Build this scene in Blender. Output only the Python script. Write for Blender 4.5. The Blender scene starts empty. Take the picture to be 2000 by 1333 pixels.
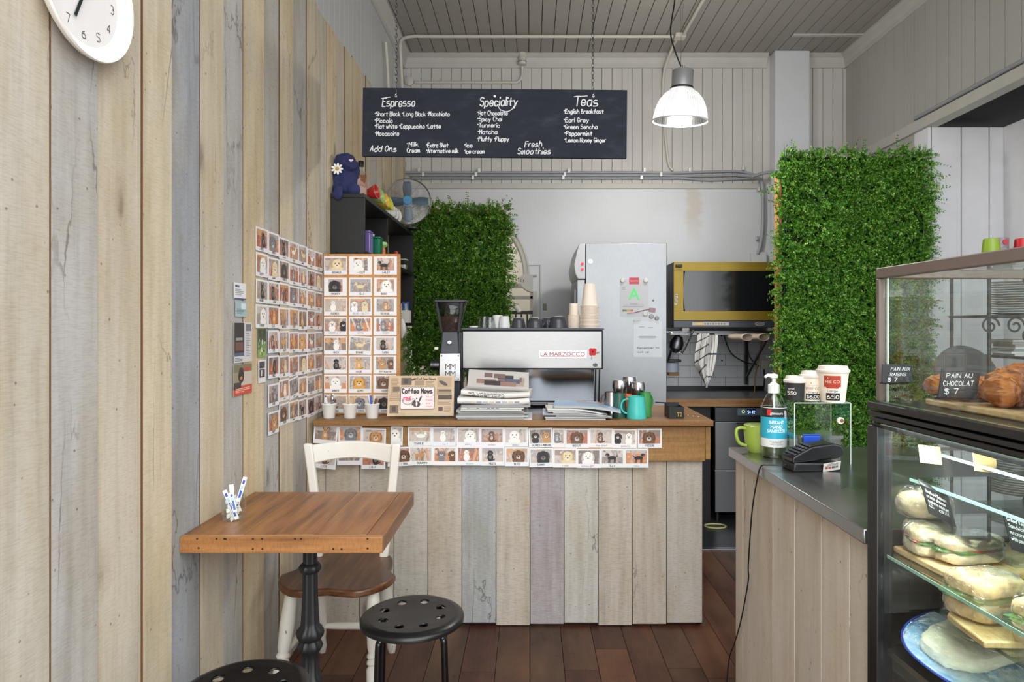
import bpy, math, random
import numpy as np
from mathutils import Matrix, Vector
random.seed(7)
SC = bpy.context.scene
COL = SC.collection
PI = math.pi
# ---------------------------------------------------------------- camera, world, daylight, exposure
F = 1300.0            # focal length in pixels of a 2000-wide frame
EYE = 1.36
CX, CY = 1035.0, 637.0
cam = bpy.data.cameras.new('camera'); cam_o = bpy.data.objects.new('camera', cam); COL.objects.link(cam_o)
cam_o.location = (0, 0, EYE); cam_o.rotation_euler = (PI/2, 0, 0)
cam.sensor_width = 36; cam.lens = 36*F/2000; cam.shift_x = -(CX-1000)/2000; cam.shift_y = -(666.5-CY)/2000
cam.clip_start = 0.05
SC.camera = cam_o
w = bpy.data.worlds.new('world'); SC.world = w; w.use_nodes = True
def sky_world(t):
    # daylight: bright overcast sky, paler towards the roofs, a grey street below the horizon
    tc = t.nodes.new('ShaderNodeTexCoord'); sp = t.nodes.new('ShaderNodeSeparateXYZ'); mr = t.nodes.new('ShaderNodeMapRange')
    t.links.new(tc.outputs['Generated'], sp.inputs[0]); t.links.new(sp.outputs[2], mr.inputs[0]); mr.inputs[1].default_value = -1; mr.inputs[2].default_value = 1
    r = t.nodes.new('ShaderNodeValToRGB'); t.links.new(mr.outputs[0], r.inputs[0]); e = r.color_ramp.elements
    for p, c in ((0.47, (0.26, 0.255, 0.25, 1)), (0.50, (0.30, 0.30, 0.30, 1)), (0.60, (0.36, 0.37, 0.38, 1))): x = e.new(p); x.color = c
    e[0].color = (0.12, 0.115, 0.11, 1); e[-1].position = 0.74; e[-1].color = (0.93, 0.965, 1.0, 1)
    bg = t.nodes['Background']; t.links.new(r.outputs[0], bg.inputs[0]); bg.inputs[1].default_value = 4.0
sky_world(w.node_tree)
def area(name, loc, rot, sx, sy, power, col=(1, 1, 1)):
    l = bpy.data.lights.new(name, 'AREA'); l.shape = 'RECTANGLE'; l.size = sx; l.size_y = sy; l.energy = power; l.color = col
    o = bpy.data.objects.new(name, l); COL.objects.link(o); o.location = loc; o.rotation_euler = rot
    return o
area('shopfront_daylight', (0.95, -1.75, 1.65), (math.radians(95), 0, 0), 4.0, 2.9, 98, (0.97, 0.985, 1.0))
SC.view_settings.view_transform = 'Standard'; SC.view_settings.look = 'None'
SC.view_settings.gamma = 1; SC.view_settings.use_curve_mapping = False
SC.view_settings.exposure = 0.12

# ---------------------------------------------------------------- helpers
def lin(c):
    c = c/255.0
    return c/12.92 if c <= 0.04045 else ((c+0.055)/1.055)**2.4
def C(r, g, b): return (lin(r), lin(g), lin(b), 1.0)
def at(px, py, Y):
    return Vector(((px-CX)/F*Y, Y, EYE-(py-CY)/F*Y))
def S(Y): return F/Y

class NT:
    def __init__(s, name):
        s.m = bpy.data.materials.new(name); s.m.use_nodes = True
        s.t = s.m.node_tree; s.b = s.t.nodes['Principled BSDF']; s.out = s.t.nodes['Material Output']
    def n(s, typ, **kw):
        x = s.t.nodes.new(typ)
        for k, v in kw.items():
            if k.startswith('i_'):
                key = k[2:]; key = int(key) if key.isdigit() else key
                x.inputs[key].default_value = v
            else: setattr(x, k, v)
        return x
    def l(s, a, b): s.t.links.new(a, b)
    def ramp(s, fac, stops, interp='LINEAR'):
        r = s.n('ShaderNodeValToRGB'); r.color_ramp.interpolation = interp
        e = r.color_ramp.elements
        while len(e) < len(stops): e.new(0.5)
        for k, (p, c) in enumerate(stops): e[k].position = p; e[k].color = c
        s.l(fac, r.inputs[0]); return r.outputs[0]
    def mix(s, fac, a, b, mode='MIX'):
        m = s.n('ShaderNodeMix', data_type='RGBA', blend_type=mode)
        for sock, val in ((m.inputs[0], fac), (m.inputs[6], a), (m.inputs[7], b)):
            if hasattr(val, 'is_output'): s.l(val, sock)
            else: sock.default_value = val
        return m.outputs[2]
    def math(s, op, a, b=0.0):
        m = s.n('ShaderNodeMath', operation=op)
        for sock, val in ((m.inputs[0], a), (m.inputs[1], b)):
            if hasattr(val, 'is_output'): s.l(val, sock)
            else: sock.default_value = val
        return m.outputs[0]
    def coords(s, scale, rand=0.0):
        tc = s.n('ShaderNodeTexCoord'); mp = s.n('ShaderNodeMapping'); mp.inputs['Scale'].default_value = scale
        src = tc.outputs['Object']
        if rand:
            g = s.n('ShaderNodeNewGeometry'); s.geo = g
            k = s.n('ShaderNodeCombineXYZ')
            r = s.math('MULTIPLY', g.outputs['Random Per Island'], rand)
            for q in range(3): s.l(r, k.inputs[q])
            a = s.n('ShaderNodeVectorMath', operation='ADD'); s.l(src, a.inputs[0]); s.l(k.outputs[0], a.inputs[1]); src = a.outputs[0]
        s.l(src, mp.inputs[0]); return mp.outputs[0]
    def noise(s, vec, scale, detail=3, rough=0.55):
        x = s.n('ShaderNodeTexNoise'); x.inputs['Scale'].default_value = scale; x.inputs['Detail'].default_value = detail
        x.inputs['Roughness'].default_value = rough; s.l(vec, x.inputs['Vector']); return x.outputs[0]
    def bump(s, h, strength=0.3, dist=0.002):
        b = s.n('ShaderNodeBump'); b.inputs['Strength'].default_value = strength; b.inputs['Distance'].default_value = dist
        s.l(h, b.inputs['Height']); s.l(b.outputs[0], s.b.inputs['Normal'])
MATS = {}
def mat(name, col, rough=0.5, metal=0.0, emit=None, es=1.0, bumpy=0.0, bscale=60, var=0.0, coat=0.0, spec=None, vscale=9):
    if name in MATS: return MATS[name]
    s = NT(name); b = s.b
    b.inputs['Base Color'].default_value = col; b.inputs['Roughness'].default_value = rough; b.inputs['Metallic'].default_value = metal
    if spec is not None: b.inputs['Specular IOR Level'].default_value = spec
    if coat: b.inputs['Coat Weight'].default_value = coat; b.inputs['Coat Roughness'].default_value = 0.08
    if emit: b.inputs['Emission Color'].default_value = emit; b.inputs['Emission Strength'].default_value = es
    v = s.coords((1, 1, 1))
    if var:
        n = s.noise(v, vscale, 4)
        d = tuple(x*(1-var) for x in col[:3])+(1,); u = tuple(min(1, x*(1+var*0.6)) for x in col[:3])+(1,)
        s.l(s.ramp(n, [(0.3, d), (0.7, u)]), b.inputs['Base Color'])
    if bumpy: s.bump(s.noise(v, bscale, 4), bumpy, 0.003)
    MATS[name] = s.m; return s.m
def mat_print():
    s = NT('printed_card'); a = s.n('ShaderNodeVertexColor', layer_name='Col'); s.l(a.outputs[0], s.b.inputs['Base Color'])
    s.b.inputs['Roughness'].default_value = 0.42; return s.m
def mat_glass(name, tint=(1, 1, 1, 1), refl=1.0, rough=0.0, crease=0.0):
    s = NT(name); t = s.t; t.nodes.remove(s.b)
    tr = s.n('ShaderNodeBsdfTransparent'); tr.inputs[0].default_value = tint
    gl = s.n('ShaderNodeBsdfGlossy'); gl.inputs['Roughness'].default_value = rough; gl.inputs[0].default_value = (1, 1, 1, 1)
    lw = s.n('ShaderNodeLayerWeight'); lw.inputs[0].default_value = 0.5
    if crease:
        nz = s.n('ShaderNodeTexNoise'); nz.inputs['Scale'].default_value = 70; nz.inputs['Detail'].default_value = 4; nz.inputs['Distortion'].default_value = 1.5
        s.l(s.coords((1, 0.5, 1)), nz.inputs['Vector']); bp = s.n('ShaderNodeBump'); bp.inputs['Strength'].default_value = crease; bp.inputs['Distance'].default_value = 0.02; s.l(nz.outputs[0], bp.inputs['Height']); s.l(bp.outputs[0], gl.inputs['Normal'])
    f = s.math('MULTIPLY', s.math('ADD', s.math('MULTIPLY', s.math('POWER', lw.outputs['Facing'], 4.0), 0.9), 0.045), refl)
    mx = s.n('ShaderNodeMixShader'); s.l(f, mx.inputs[0]); s.l(tr.outputs[0], mx.inputs[1]); s.l(gl.outputs[0], mx.inputs[2])
    s.l(mx.outputs[0], s.out.inputs[0]); return s.m
def mat_planks(name, axis, rough=0.75, saw=0.3, grain=0.8):
    """whitewashed sawn boards; every board carries its own colour in Col, the rest is grain, wash, saw marks, knots, cracks"""
    s = NT(name)
    a = s.n('ShaderNodeVertexColor', layer_name='Col'); base = a.outputs[0]
    st = [1.0, 1.0, 1.0]; st[axis] = 0.06
    v = s.coords(tuple(st), 37.0)
    n1 = s.noise(v, 30, 6, 0.62)
    c = s.mix(1.0, base, s.ramp(n1, [(0.30, (grain, grain*0.985, grain*0.96, 1)), (0.56, (1, 1, 1, 1))]), 'MULTIPLY')
    pv = [1.0, 1.0, 1.0]; pv[axis] = 0.3
    vp = s.coords(tuple(pv), 23.0)
    n2 = s.noise(vp, 7, 5, 0.6)
    c = s.mix(1.0, c, s.ramp(n2, [(0.36, (0.90, 0.85, 0.76, 1)), (0.56, (1, 1, 1, 1))]), 'MULTIPLY')
    n5 = s.noise(vp, 4.1, 6, 0.7)
    c = s.mix(s.ramp(n5, [(0.52, (0, 0, 0, 1)), (0.72, (0.55, 0.55, 0.55, 1))]), c, C(190, 183, 172))
    sv = [42.0, 42.0, 42.0]; sv[axis] = 330.0
    n3 = s.noise(s.coords(tuple(sv), 3.0), 1.0, 2, 0.5)
    c = s.mix(saw, c, s.ramp(n3, [(0.36, (0.66, 0.64, 0.61, 1)), (0.54, (1, 1, 1, 1))]), 'MULTIPLY')
    kv = [1.0, 1.0, 1.0]; kv[axis] = 0.4
    vk = s.coords(tuple(kv), 11.0); wob = s.noise(vk, 26, 3)
    vo = s.n('ShaderNodeTexVoronoi'); vo.inputs['Scale'].default_value = 4.2; s.l(vk, vo.inputs['Vector'])
    d = s.math('ADD', vo.outputs['Distance'], s.math('MULTIPLY', wob, 0.14))
    c = s.mix(0.8, c, s.ramp(d, [(0.10, (0.40, 0.37, 0.36, 1)), (0.155, (0.88, 0.85, 0.82, 1)), (0.23, (1, 1, 1, 1))]), 'MULTIPLY')
    # checks and cracks: thin dark lines, only here and there
    cv = [1.0, 1.0, 1.0]; cv[axis] = 0.16
    vc = s.coords(tuple(cv), 17.0)
    w_ = s.n('ShaderNodeVectorMath', operation='ADD'); s.l(vc, w_.inputs[0]); k = s.n('ShaderNodeCombineXYZ'); wn = s.math('MULTIPLY', wob, 0.045)
    for q in range(3): s.l(wn, k.inputs[q])
    s.l(k.outputs[0], w_.inputs[1])
    ve = s.n('ShaderNodeTexVoronoi', feature='DISTANCE_TO_EDGE'); ve.inputs['Scale'].default_value = 6.5; s.l(w_.outputs[0], ve.inputs['Vector'])
    mask = s.ramp(s.noise(vk, 2.6, 3), [(0.54, (0, 0, 0, 1)), (0.62, (0.85, 0.85, 0.85, 1))])
    c = s.mix(mask, c, s.mix(1.0, c, s.ramp(ve.outputs['Distance'], [(0.004, (0.42, 0.38, 0.36, 1)), (0.013, (1, 1, 1, 1))]), 'MULTIPLY'))
    # nail holes and specks
    vs = s.n('ShaderNodeTexVoronoi'); vs.inputs['Scale'].default_value = 21; s.l(s.coords((1, 1, 1), 5.0), vs.inputs['Vector'])
    c = s.mix(0.75, c, s.ramp(vs.outputs['Distance'], [(0.05, (0.34, 0.31, 0.30, 1)), (0.085, (1, 1, 1, 1))]), 'MULTIPLY')
    s.l(c, s.b.inputs['Base Color']); s.b.inputs['Roughness'].default_value = rough
    s.bump(s.math('ADD', s.math('MULTIPLY', n1, 0.6), s.math('MULTIPLY', n3, 0.4)), 0.30, 0.003)
    return s.m
def mat_wood(name, axis, c1, c2, c3, rough=0.45, rand=5.0, scale=1.0, coat=0.0):
    s = NT(name); st = [1.0, 1.0, 1.0]; st[axis] = 0.07
    v = s.coords(tuple(st), rand)
    n = s.noise(v, 34*scale, 6, 0.6)
    c = s.ramp(n, [(0.28, c1), (0.5, c2), (0.72, c3)])
    n2 = s.noise(v, 5*scale, 3, 0.5)
    c = s.mix(0.8, c, s.ramp(n2, [(0.3, (0.62, 0.55, 0.5, 1)), (0.6, (1, 1, 1, 1))]), 'MULTIPLY')
    sv = [45.0, 45.0, 45.0]; sv[axis] = 230.0
    n3 = s.noise(s.coords(tuple(sv), 2.0), 1.0, 2)
    c = s.mix(0.45, c, s.ramp(n3, [(0.38, (0.66, 0.6, 0.55, 1)), (0.55, (1, 1, 1, 1))]), 'MULTIPLY')
    s.l(c, s.b.inputs['Base Color']); s.b.inputs['Roughness'].default_value = rough
    if coat: s.b.inputs['Coat Weight'].default_value = coat; s.b.inputs['Coat Roughness'].default_value = 0.2
    s.bump(n, 0.18, 0.002); return s.m
def mat_metal(name, col, rough=0.3, st=(1, 1, 40), cloud=0.0):
    s = NT(name); s.b.inputs['Metallic'].default_value = 1.0
    v = s.coords(st); n = s.noise(v, 22, 4)
    a = tuple(x*0.86 for x in col[:3])+(1,)
    c = s.ramp(n, [(0.3, a), (0.7, col)])
    if cloud:
        n2 = s.noise(s.coords((1, 1, 1)), 3.2, 5, 0.6)
        c = s.mix(cloud, c, s.ramp(n2, [(0.35, (0.7, 0.72, 0.75, 1)), (0.65, (1, 1, 1, 1))]), 'MULTIPLY')
        r = s.n('ShaderNodeMapRange'); s.l(n2, r.inputs[0]); r.inputs[3].default_value = rough*0.8; r.inputs[4].default_value = rough*1.5
        s.l(r.outputs[0], s.b.inputs['Roughness'])
    else: s.b.inputs['Roughness'].default_value = rough
    s.l(c, s.b.inputs['Base Color']); s.bump(n, 0.04, 0.001); return s.m
def mat_leaf(name, stops, rough=0.5):
    s = NT(name); g = s.n('ShaderNodeNewGeometry')
    s.l(s.ramp(g.outputs['Random Per Island'], stops), s.b.inputs['Base Color'])
    s.b.inputs['Roughness'].default_value = rough
    t = s.n('ShaderNodeBsdfTranslucent'); t.inputs[0].default_value = C(120, 170, 50)
    mx = s.n('ShaderNodeMixShader'); mx.inputs[0].default_value = 0.18
    s.l(s.b.outputs[0], mx.inputs[1]); s.l(t.outputs[0], mx.inputs[2]); s.l(mx.outputs[0], s.out.inputs[0]); return s.m

class MB:
    """collects shapes for ONE mesh"""
    def __init__(s): s.v = []; s.f = []; s.m = []; s.c = []; s.T = None
    def add(s, vs, fs, m=0, c=(1, 1, 1, 1)):
        o = len(s.v)
        if s.T is not None: vs = [tuple(s.T @ Vector(p)) for p in vs]
        s.v.extend([tuple(p) for p in vs])
        for f in fs: s.f.append([i+o for i in f]); s.m.append(m); s.c.append(c)
        return s
    def box(s, x0, x1, y0, y1, z0, z1, m=0, c=(1, 1, 1, 1)):
        vs = [(x, y, z) for z in (z0, z1) for y in (y0, y1) for x in (x0, x1)]
        return s.add(vs, [(0, 2, 3, 1), (4, 5, 7, 6), (0, 1, 5, 4), (2, 6, 7, 3), (0, 4, 6, 2), (1, 3, 7, 5)], m, c)
    def quad(s, a, b, c_, d, m=0, c=(1, 1, 1, 1)): return s.add([a, b, c_, d], [(0, 1, 2, 3)], m, c)
    def cyl(s, p0, p1, r0, r1=None, n=20, m=0, caps=True, c=(1, 1, 1, 1)):
        r1 = r0 if r1 is None else r1
        p0, p1 = Vector(p0), Vector(p1); d = (p1-p0).normalized()
        u = d.orthogonal().normalized(); w_ = d.cross(u)
        vs = []
        for p, r in ((p0, r0), (p1, r1)):
            for k in range(n):
                a = 2*PI*k/n; vs.append(tuple(p+(u*math.cos(a)+w_*math.sin(a))*r))
        fs = [(k, (k+1) % n, n+(k+1) % n, n+k) for k in range(n)]
        if caps: fs += [tuple(reversed(range(n))), tuple(range(n, 2*n))]
        return s.add(vs, fs, m, c)
    def tube(s, pts, r, n=10, m=0, caps=True, c=(1, 1, 1, 1), closed=False):
        P = [Vector(p) for p in pts]; L = len(P)
        rs = r if isinstance(r, (list, tuple)) else [r]*L
        vs = []; u = None
        for i in range(L):
            if closed: d = P[(i+1) % L]-P[i-1]
            else: d = P[min(i+1, L-1)]-P[max(i-1, 0)]
            d = d.normalized() if d.length > 1e-9 else Vector((0, 0, 1))
            if u is None: u = d.orthogonal().normalized()
            u = (u-d*u.dot(d)); u = u.normalized() if u.length > 1e-6 else d.orthogonal().normalized()
            w_ = d.cross(u)
            for k in range(n):
                a = 2*PI*k/n; vs.append(tuple(P[i]+(u*math.cos(a)+w_*math.sin(a))*rs[i]))
        fs = []
        for i in range(L if closed else L-1):
            j = (i+1) % L
            for k in range(n): fs.append((i*n+k, i*n+(k+1) % n, j*n+(k+1) % n, j*n+k))
        if caps and not closed: fs += [tuple(reversed(range(n))), tuple(range((L-1)*n, L*n))]
        return s.add(vs, fs, m, c)
    def lathe(s, prof, n=32, cx=0, cy=0, cz=0, m=0, caps=True, c=(1, 1, 1, 1), flute=0.0, fn=12):
        vs = []
        for (r, z) in prof:
            for k in range(n):
                a = 2*PI*k/n; q = r*(1-flute*(0.5+0.5*math.cos(fn*a)))
                vs.append((cx+q*math.cos(a), cy+q*math.sin(a), cz+z))
        fs = []
        for i in range(len(prof)-1):
            for k in range(n): fs.append((i*n+k, i*n+(k+1) % n, (i+1)*n+(k+1) % n, (i+1)*n+k))
        if caps:
            if prof[0][0] > 1e-6: fs.append(tuple(reversed(range(n))))
            if prof[-1][0] > 1e-6: fs.append(tuple(range((len(prof)-1)*n, len(prof)*n)))
        return s.add(vs, fs, m, c)
    def prism(s, poly, a0, a1, ax=2, m=0, c=(1, 1, 1, 1)):
        """poly = 2-D outline (ccw); extruded along axis ax from a0 to a1"""
        n = len(poly)
        def P(p, a):
            if ax == 2: return (p[0], p[1], a)
            if ax == 1: return (p[0], a, p[1])
            return (a, p[0], p[1])
        vs = [P(p, a0) for p in poly]+[P(p, a1) for p in poly]
        fs = [(k, (k+1) % n, n+(k+1) % n, n+k) for k in range(n)]+[tuple(reversed(range(n))), tuple(range(n, 2*n))]
        return s.add(vs, fs, m, c)
    def ball(s, cx, cy, cz, rx, ry=None, rz=None, n=20, k=12, m=0, c=(1, 1, 1, 1)):
        ry = rx if ry is None else ry; rz = rx if rz is None else rz
        vs = [(cx, cy, cz-rz)]
        for i in range(1, k):
            t = -PI/2+PI*i/k
            for j in range(n):
                a = 2*PI*j/n; vs.append((cx+rx*math.cos(t)*math.cos(a), cy+ry*math.cos(t)*math.sin(a), cz+rz*math.sin(t)))
        vs.append((cx, cy, cz+rz)); last = len(vs)-1
        fs = [(0, 1+(j+1) % n, 1+j) for j in range(n)]
        for i in range(k-2):
            for j in range(n): fs.append((1+i*n+j, 1+i*n+(j+1) % n, 1+(i+1)*n+(j+1) % n, 1+(i+1)*n+j))
        fs += [(1+(k-2)*n+j, 1+(k-2)*n+(j+1) % n, last) for j in range(n)]
        return s.add(vs, fs, m, c)
    def poly(s, pts, m=0, c=(1, 1, 1, 1)): return s.add(pts, [tuple(range(len(pts)))], m, c)
    def build(s, name, mats, parent=None, bev=0.0, smooth=True, seg=2, ang=40):
        me = bpy.data.meshes.new(name); me.from_pydata(s.v, [], s.f)
        mats = mats if isinstance(mats, (list, tuple)) else [mats]
        for q in mats: me.materials.append(q)
        me.polygons.foreach_set('material_index', s.m)
        if any(c != (1, 1, 1, 1) for c in s.c):
            ca = me.color_attributes.new('Col', 'FLOAT_COLOR', 'CORNER')
            flat = []
            for f, c in zip(s.f, s.c): flat.extend(list(c)*len(f))
            ca.data.foreach_set('color', flat)
        me.update()
        if smooth:
            me.shade_smooth(); me.set_sharp_from_angle(angle=math.radians(ang))
        o = bpy.data.objects.new(name, me); COL.objects.link(o)
        if parent is not None: o.parent = parent
        if bev:
            b = o.modifiers.new('bevel', 'BEVEL'); b.width = bev; b.segments = seg; b.limit_method = 'ANGLE'; b.angle_limit = math.radians(50)
        return o
def tag(o, label, cat, group=None, kind=None):
    o['label'] = label; o['category'] = cat
    if group: o['group'] = group
    if kind: o['kind'] = kind
    return o
def thing(name, label, cat, loc=(0, 0, 0), rz=0.0, group=None, rot=None):
    o = bpy.data.objects.new(name, None); COL.objects.link(o); o.empty_display_size = 0.05
    o.location = loc; o.rotation_euler = rot if rot else (0, 0, rz)
    return tag(o, label, cat, group)
def solo(mb, name, mats, label, cat, loc=(0, 0, 0), rz=0.0, group=None, bev=0.0, rot=None, **kw):
    o = mb.build(name, mats, None, bev, **kw); o.location = loc; o.rotation_euler = rot if rot else (0, 0, rz)
    return tag(o, label, cat, group)
def structure(mb, name, mats, bev=0.0, parent=None, **kw):
    o = mb.build(name, mats, parent, bev, **kw)
    if parent is None: o['kind'] = 'structure'
    return o
def dup(root, loc, rz=None, label=None, rot=None, group=None):
    r = root.copy(); COL.objects.link(r); r.location = loc
    if rz is not None: r.rotation_euler = (0, 0, rz)
    if rot is not None: r.rotation_euler = rot
    if label: r['label'] = label
    if group: r['group'] = group
    for ch in list(root.children):
        c = ch.copy(); COL.objects.link(c); c.parent = r
        for g in ch.children:
            d = g.copy(); COL.objects.link(d); d.parent = c
    return r
def arc(cx, cy, r, a0, a1, n): return [(cx+r*math.cos(a0+(a1-a0)*k/n), cy+r*math.sin(a0+(a1-a0)*k/n)) for k in range(n+1)]
def rrect(x0, x1, y0, y1, r, n=4):
    return (arc(x1-r, y1-r, r, 0, PI/2, n)+arc(x0+r, y1-r, r, PI/2, PI, n)+arc(x0+r, y0+r, r, PI, 1.5*PI, n)+arc(x1-r, y0+r, r, 1.5*PI, 2*PI, n))
def smooth_path(pts, n=6):
    P = [Vector(p) for p in pts]; out = []
    for i in range(len(P)-1):
        a, b, c, d = P[max(i-1, 0)], P[i], P[i+1], P[min(i+2, len(P)-1)]
        for k in range(n):
            t = k/n
            out.append(0.5*((2*b)+(c-a)*t+(2*a-5*b+4*c-d)*t*t+(3*b-a-3*c+d)*t**3))
    out.append(P[-1]); return out
# ---------------------------------------------------------------- handwriting: a stroke alphabet
GL = {'a':'4616041232444642','b':'0902|04163644322202','c':'451604123243','d':'4942|44361604123244','e':'0444361604123243','f':'392822|0646',
'g':'44361604123244|46413010','h':'0902|0416364442','i':'0602|0809','j':'262110|2829','k':'0902|3604|1442','l':'0902','m':'0602|05162522|25364652',
'n':'0602|04163642','o':'16041232443616','p':'0600|05163644321203','q':'44361604123244|4640','r':'0602|041636','s':'3616051434433202','t':'282332|0646',
'u':'0603123244|4642','v':'062246','w':'0612253246','x':'0642|4602','y':'0623|4610','z':'06460242',
'A':'022942|1535','B':'0902|0929383606|0636443202','C':'48291906132242','D':'0902|092947442202','E':'49090242|0636','F':'490902|0636','G':'4829190613324525',
'H':'0902|4942|0545','I':'0902','J':'3933221203','K':'0902|4905|1642','L':'090242','M':'0209254942','N':'02094249','O':'29070422444729','P':'0209|0929483605',
'Q':'29070422444729|2452','R':'0209|0929483605|1542','S':'4829081636443203','T':'0949|2922','U':'090412324449','V':'092249','W':'0912263249','X':'0942|4902',
'Y':'0925|4925|2522','Z':'09490242','0':'29070422444729','1':'172922','2':'082948460242','3':'093946264644 3202'.replace(' ',''),'4':'32390444','5':'49090636443202',
'6':'3806032243452605','7':'094922','8':'2908462422044628 39'.replace(' ',''),'9':'46260848 4322'.replace(' ',''),'$':'4829081636443203|2921','.':'0203','-':'0535','+':'2723|0545',
"'":'0907','*':'0607|1617','!':'0905|0203','?':'08293746242 3'.replace(' ',''),'&':'4203082836030222 44'.replace(' ',''),'%':'0249|0809|4243','/':'0249',':':'0304|0607'}
SHARP = set('AEFHIKLMNTVWXYZkvwxz147')
def glyphs(text):
    """(strokes, total width) in units of cap height 1"""
    x = 0.0; out = []
    for ch in text:
        g = GL.get(ch)
        if g is None: x += 3.2; continue
        mx = 0
        for st in g.split('|'):
            pts = [(int(st[k]), int(st[k+1])) for k in range(0, len(st)-1, 2)]
            mx = max(mx, max(p[0] for p in pts))
            P = [Vector(((x+p[0])/7.0, (p[1]-2)/7.0, 0)) for p in pts]
            if ch not in SHARP and len(P) > 2: P = smooth_path(P, 3)
            out.append(P)
        x += mx+1.7
    return out, max(x-1.7, 0.1)/7.0
def write(mb, text, o, u, v, h, wid=None, th=0.09, m=0, c=(1, 1, 1, 1), slant=0.0, jit=0.0, align=0):
    """ribbon strokes on the plane through o spanned by u (reading direction) and v (up); wid squeezes the line to a width"""
    o, u, v = Vector(o), Vector(u).normalized(), Vector(v).normalized(); nrm = u.cross(v)
    st, W = glyphs(text); kx = h if wid is None else wid/W
    off = -W*kx*align
    hw = th*h*0.5; lift = 0
    for P in st:
        dy = random.uniform(-jit, jit)*h
        Q = [o+u*(off+p.x*kx+slant*p.y*h)+v*(p.y*h+dy) for p in P]
        for a, b in zip(Q[:-1], Q[1:]):
            d = b-a
            if d.length < 1e-7: continue
            d.normalize(); s_ = nrm.cross(d)*hw; e = d*hw*0.6; lift = (lift+1) % 24; z_ = nrm*(lift*0.000025)
            mb.add([a-e-s_+z_, b+e-s_+z_, b+e+s_+z_, a-e+s_+z_], [(0, 1, 2, 3)], m, c)
def ptext(mb, text, o, u, v, h, wid=None, m=0, c=(1, 1, 1, 1), align=0, bold=0.0):
    """printed lettering (built-in face), h = cap height"""
    cu = bpy.data.curves.new('t', 'FONT'); cu.body = text; cu.size = h/0.69; cu.resolution_u = 3; cu.offset = bold*h
    ob = bpy.data.objects.new('t', cu); COL.objects.link(ob)
    me = bpy.data.meshes.new_from_object(ob.evaluated_get(bpy.context.evaluated_depsgraph_get()))
    vs = [p.co.copy() for p in me.vertices]; fs = [tuple(p.vertices) for p in me.polygons]
    bpy.data.objects.remove(ob); bpy.data.curves.remove(cu); bpy.data.meshes.remove(me)
    if not vs: return
    x0 = min(p.x for p in vs); x1 = max(p.x for p in vs); k = 1.0 if wid is None else wid/(x1-x0)
    o, u, v = Vector(o), Vector(u).normalized(), Vector(v).normalized()
    mb.add([o+u*((p.x-x0)*k-(x1-x0)*k*align)+v*p.y for p in vs], fs, m, c)
# ---------------------------------------------------------------- materials
M_print = mat_print()
M_white = mat('painted_white', C(222, 220, 212), 0.45)
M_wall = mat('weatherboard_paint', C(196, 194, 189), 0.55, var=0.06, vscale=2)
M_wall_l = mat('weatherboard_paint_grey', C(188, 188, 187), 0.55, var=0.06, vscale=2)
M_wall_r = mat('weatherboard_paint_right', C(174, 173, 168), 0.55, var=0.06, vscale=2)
M_ceil = mat('ceiling_paint', C(155, 151, 144), 0.6, var=0.07, vscale=1.5)
M_trim = mat('trim_paint', C(188, 186, 180), 0.5, var=0.05)
def plaster():
    # pale paint with an old brown water run below the lamp end of the wall
    s = NT('plaster_paint'); tc = s.n('ShaderNodeTexCoord'); sp = s.n('ShaderNodeSeparateXYZ'); s.l(tc.outputs['Object'], sp.inputs[0])
    n = s.noise(s.coords((1, 1, 1)), 1.5, 4); base = s.ramp(n, [(0.3, C(201, 204, 208)), (0.7, C(211, 214, 219))])
    wob = s.noise(s.coords((4, 4, 9)), 2.2, 4)
    dx = s.math('ABSOLUTE', s.math('ADD', s.math('SUBTRACT', sp.outputs[0], 1.30), s.math('MULTIPLY', s.math('SUBTRACT', wob, 0.5), 0.12)))
    fx = s.math('SUBTRACT', 1.0, s.math('DIVIDE', dx, 0.075)); fz = s.math('MULTIPLY', s.math('SUBTRACT', sp.outputs[2], 1.98), 2.4)
    m = s.math('MULTIPLY', s.math('MAXIMUM', s.math('MINIMUM', fx, 0.5), 0.0), s.math('MAXIMUM', s.math('MINIMUM', fz, 0.6), 0.0))
    s.l(s.mix(s.math('MULTIPLY', m, 1.6), base, C(188, 172, 146)), s.b.inputs['Base Color']); s.b.inputs['Roughness'].default_value = 0.5
    return s.m
M_plaster = plaster()
M_white_panel = mat('white_board_paint', C(228, 229, 233), 0.45, var=0.04)
M_dark = mat('dark_gap', C(26, 25, 24), 0.9)
M_black = mat('black_laminate', C(22, 22, 23), 0.42, bumpy=0.03)
M_blackp = mat('black_plastic', C(16, 16, 17), 0.38)
M_blackm = mat('black_powder_coat', C(20, 20, 21), 0.32, bumpy=0.03, bscale=400)
M_blackg = mat('black_gloss_tube', C(12, 12, 13), 0.18)
M_chrome = mat_metal('polished_steel', (0.5, 0.5, 0.51, 1), 0.16)
M_steel = mat_metal('brushed_steel', (0.45, 0.455, 0.46, 1), 0.30, (40, 1, 1))
M_fridge = mat_metal('stainless_sheet', (0.37, 0.38, 0.39, 1), 0.38, (30, 30, 1), 0.6)  # cloudy tone: sheet mottling plus soft room reflections painted into the colour
M_bench = mat_metal('stainless_bench', (0.44, 0.45, 0.46, 1), 0.26, (1, 30, 1), 0.2)
M_dsteel = mat_metal('dark_steel', (0.16, 0.165, 0.17, 1), 0.33, (40, 40, 1))
M_grey = mat('grey_enamel', C(74, 79, 88), 0.4)
M_grinder = mat('grinder_grey', C(62, 66, 74), 0.42)
M_cream = mat('cream_paint', C(232, 226, 210), 0.5)
M_conduit = mat('conduit_grey', C(150, 153, 158), 0.4)
M_conduitw = mat('conduit_cream', C(200, 196, 186), 0.45)
M_paper = mat('paper_white', C(236, 232, 222), 0.7)
M_cupw = mat('paper_cup', C(240, 226, 208), 0.6)
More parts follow.
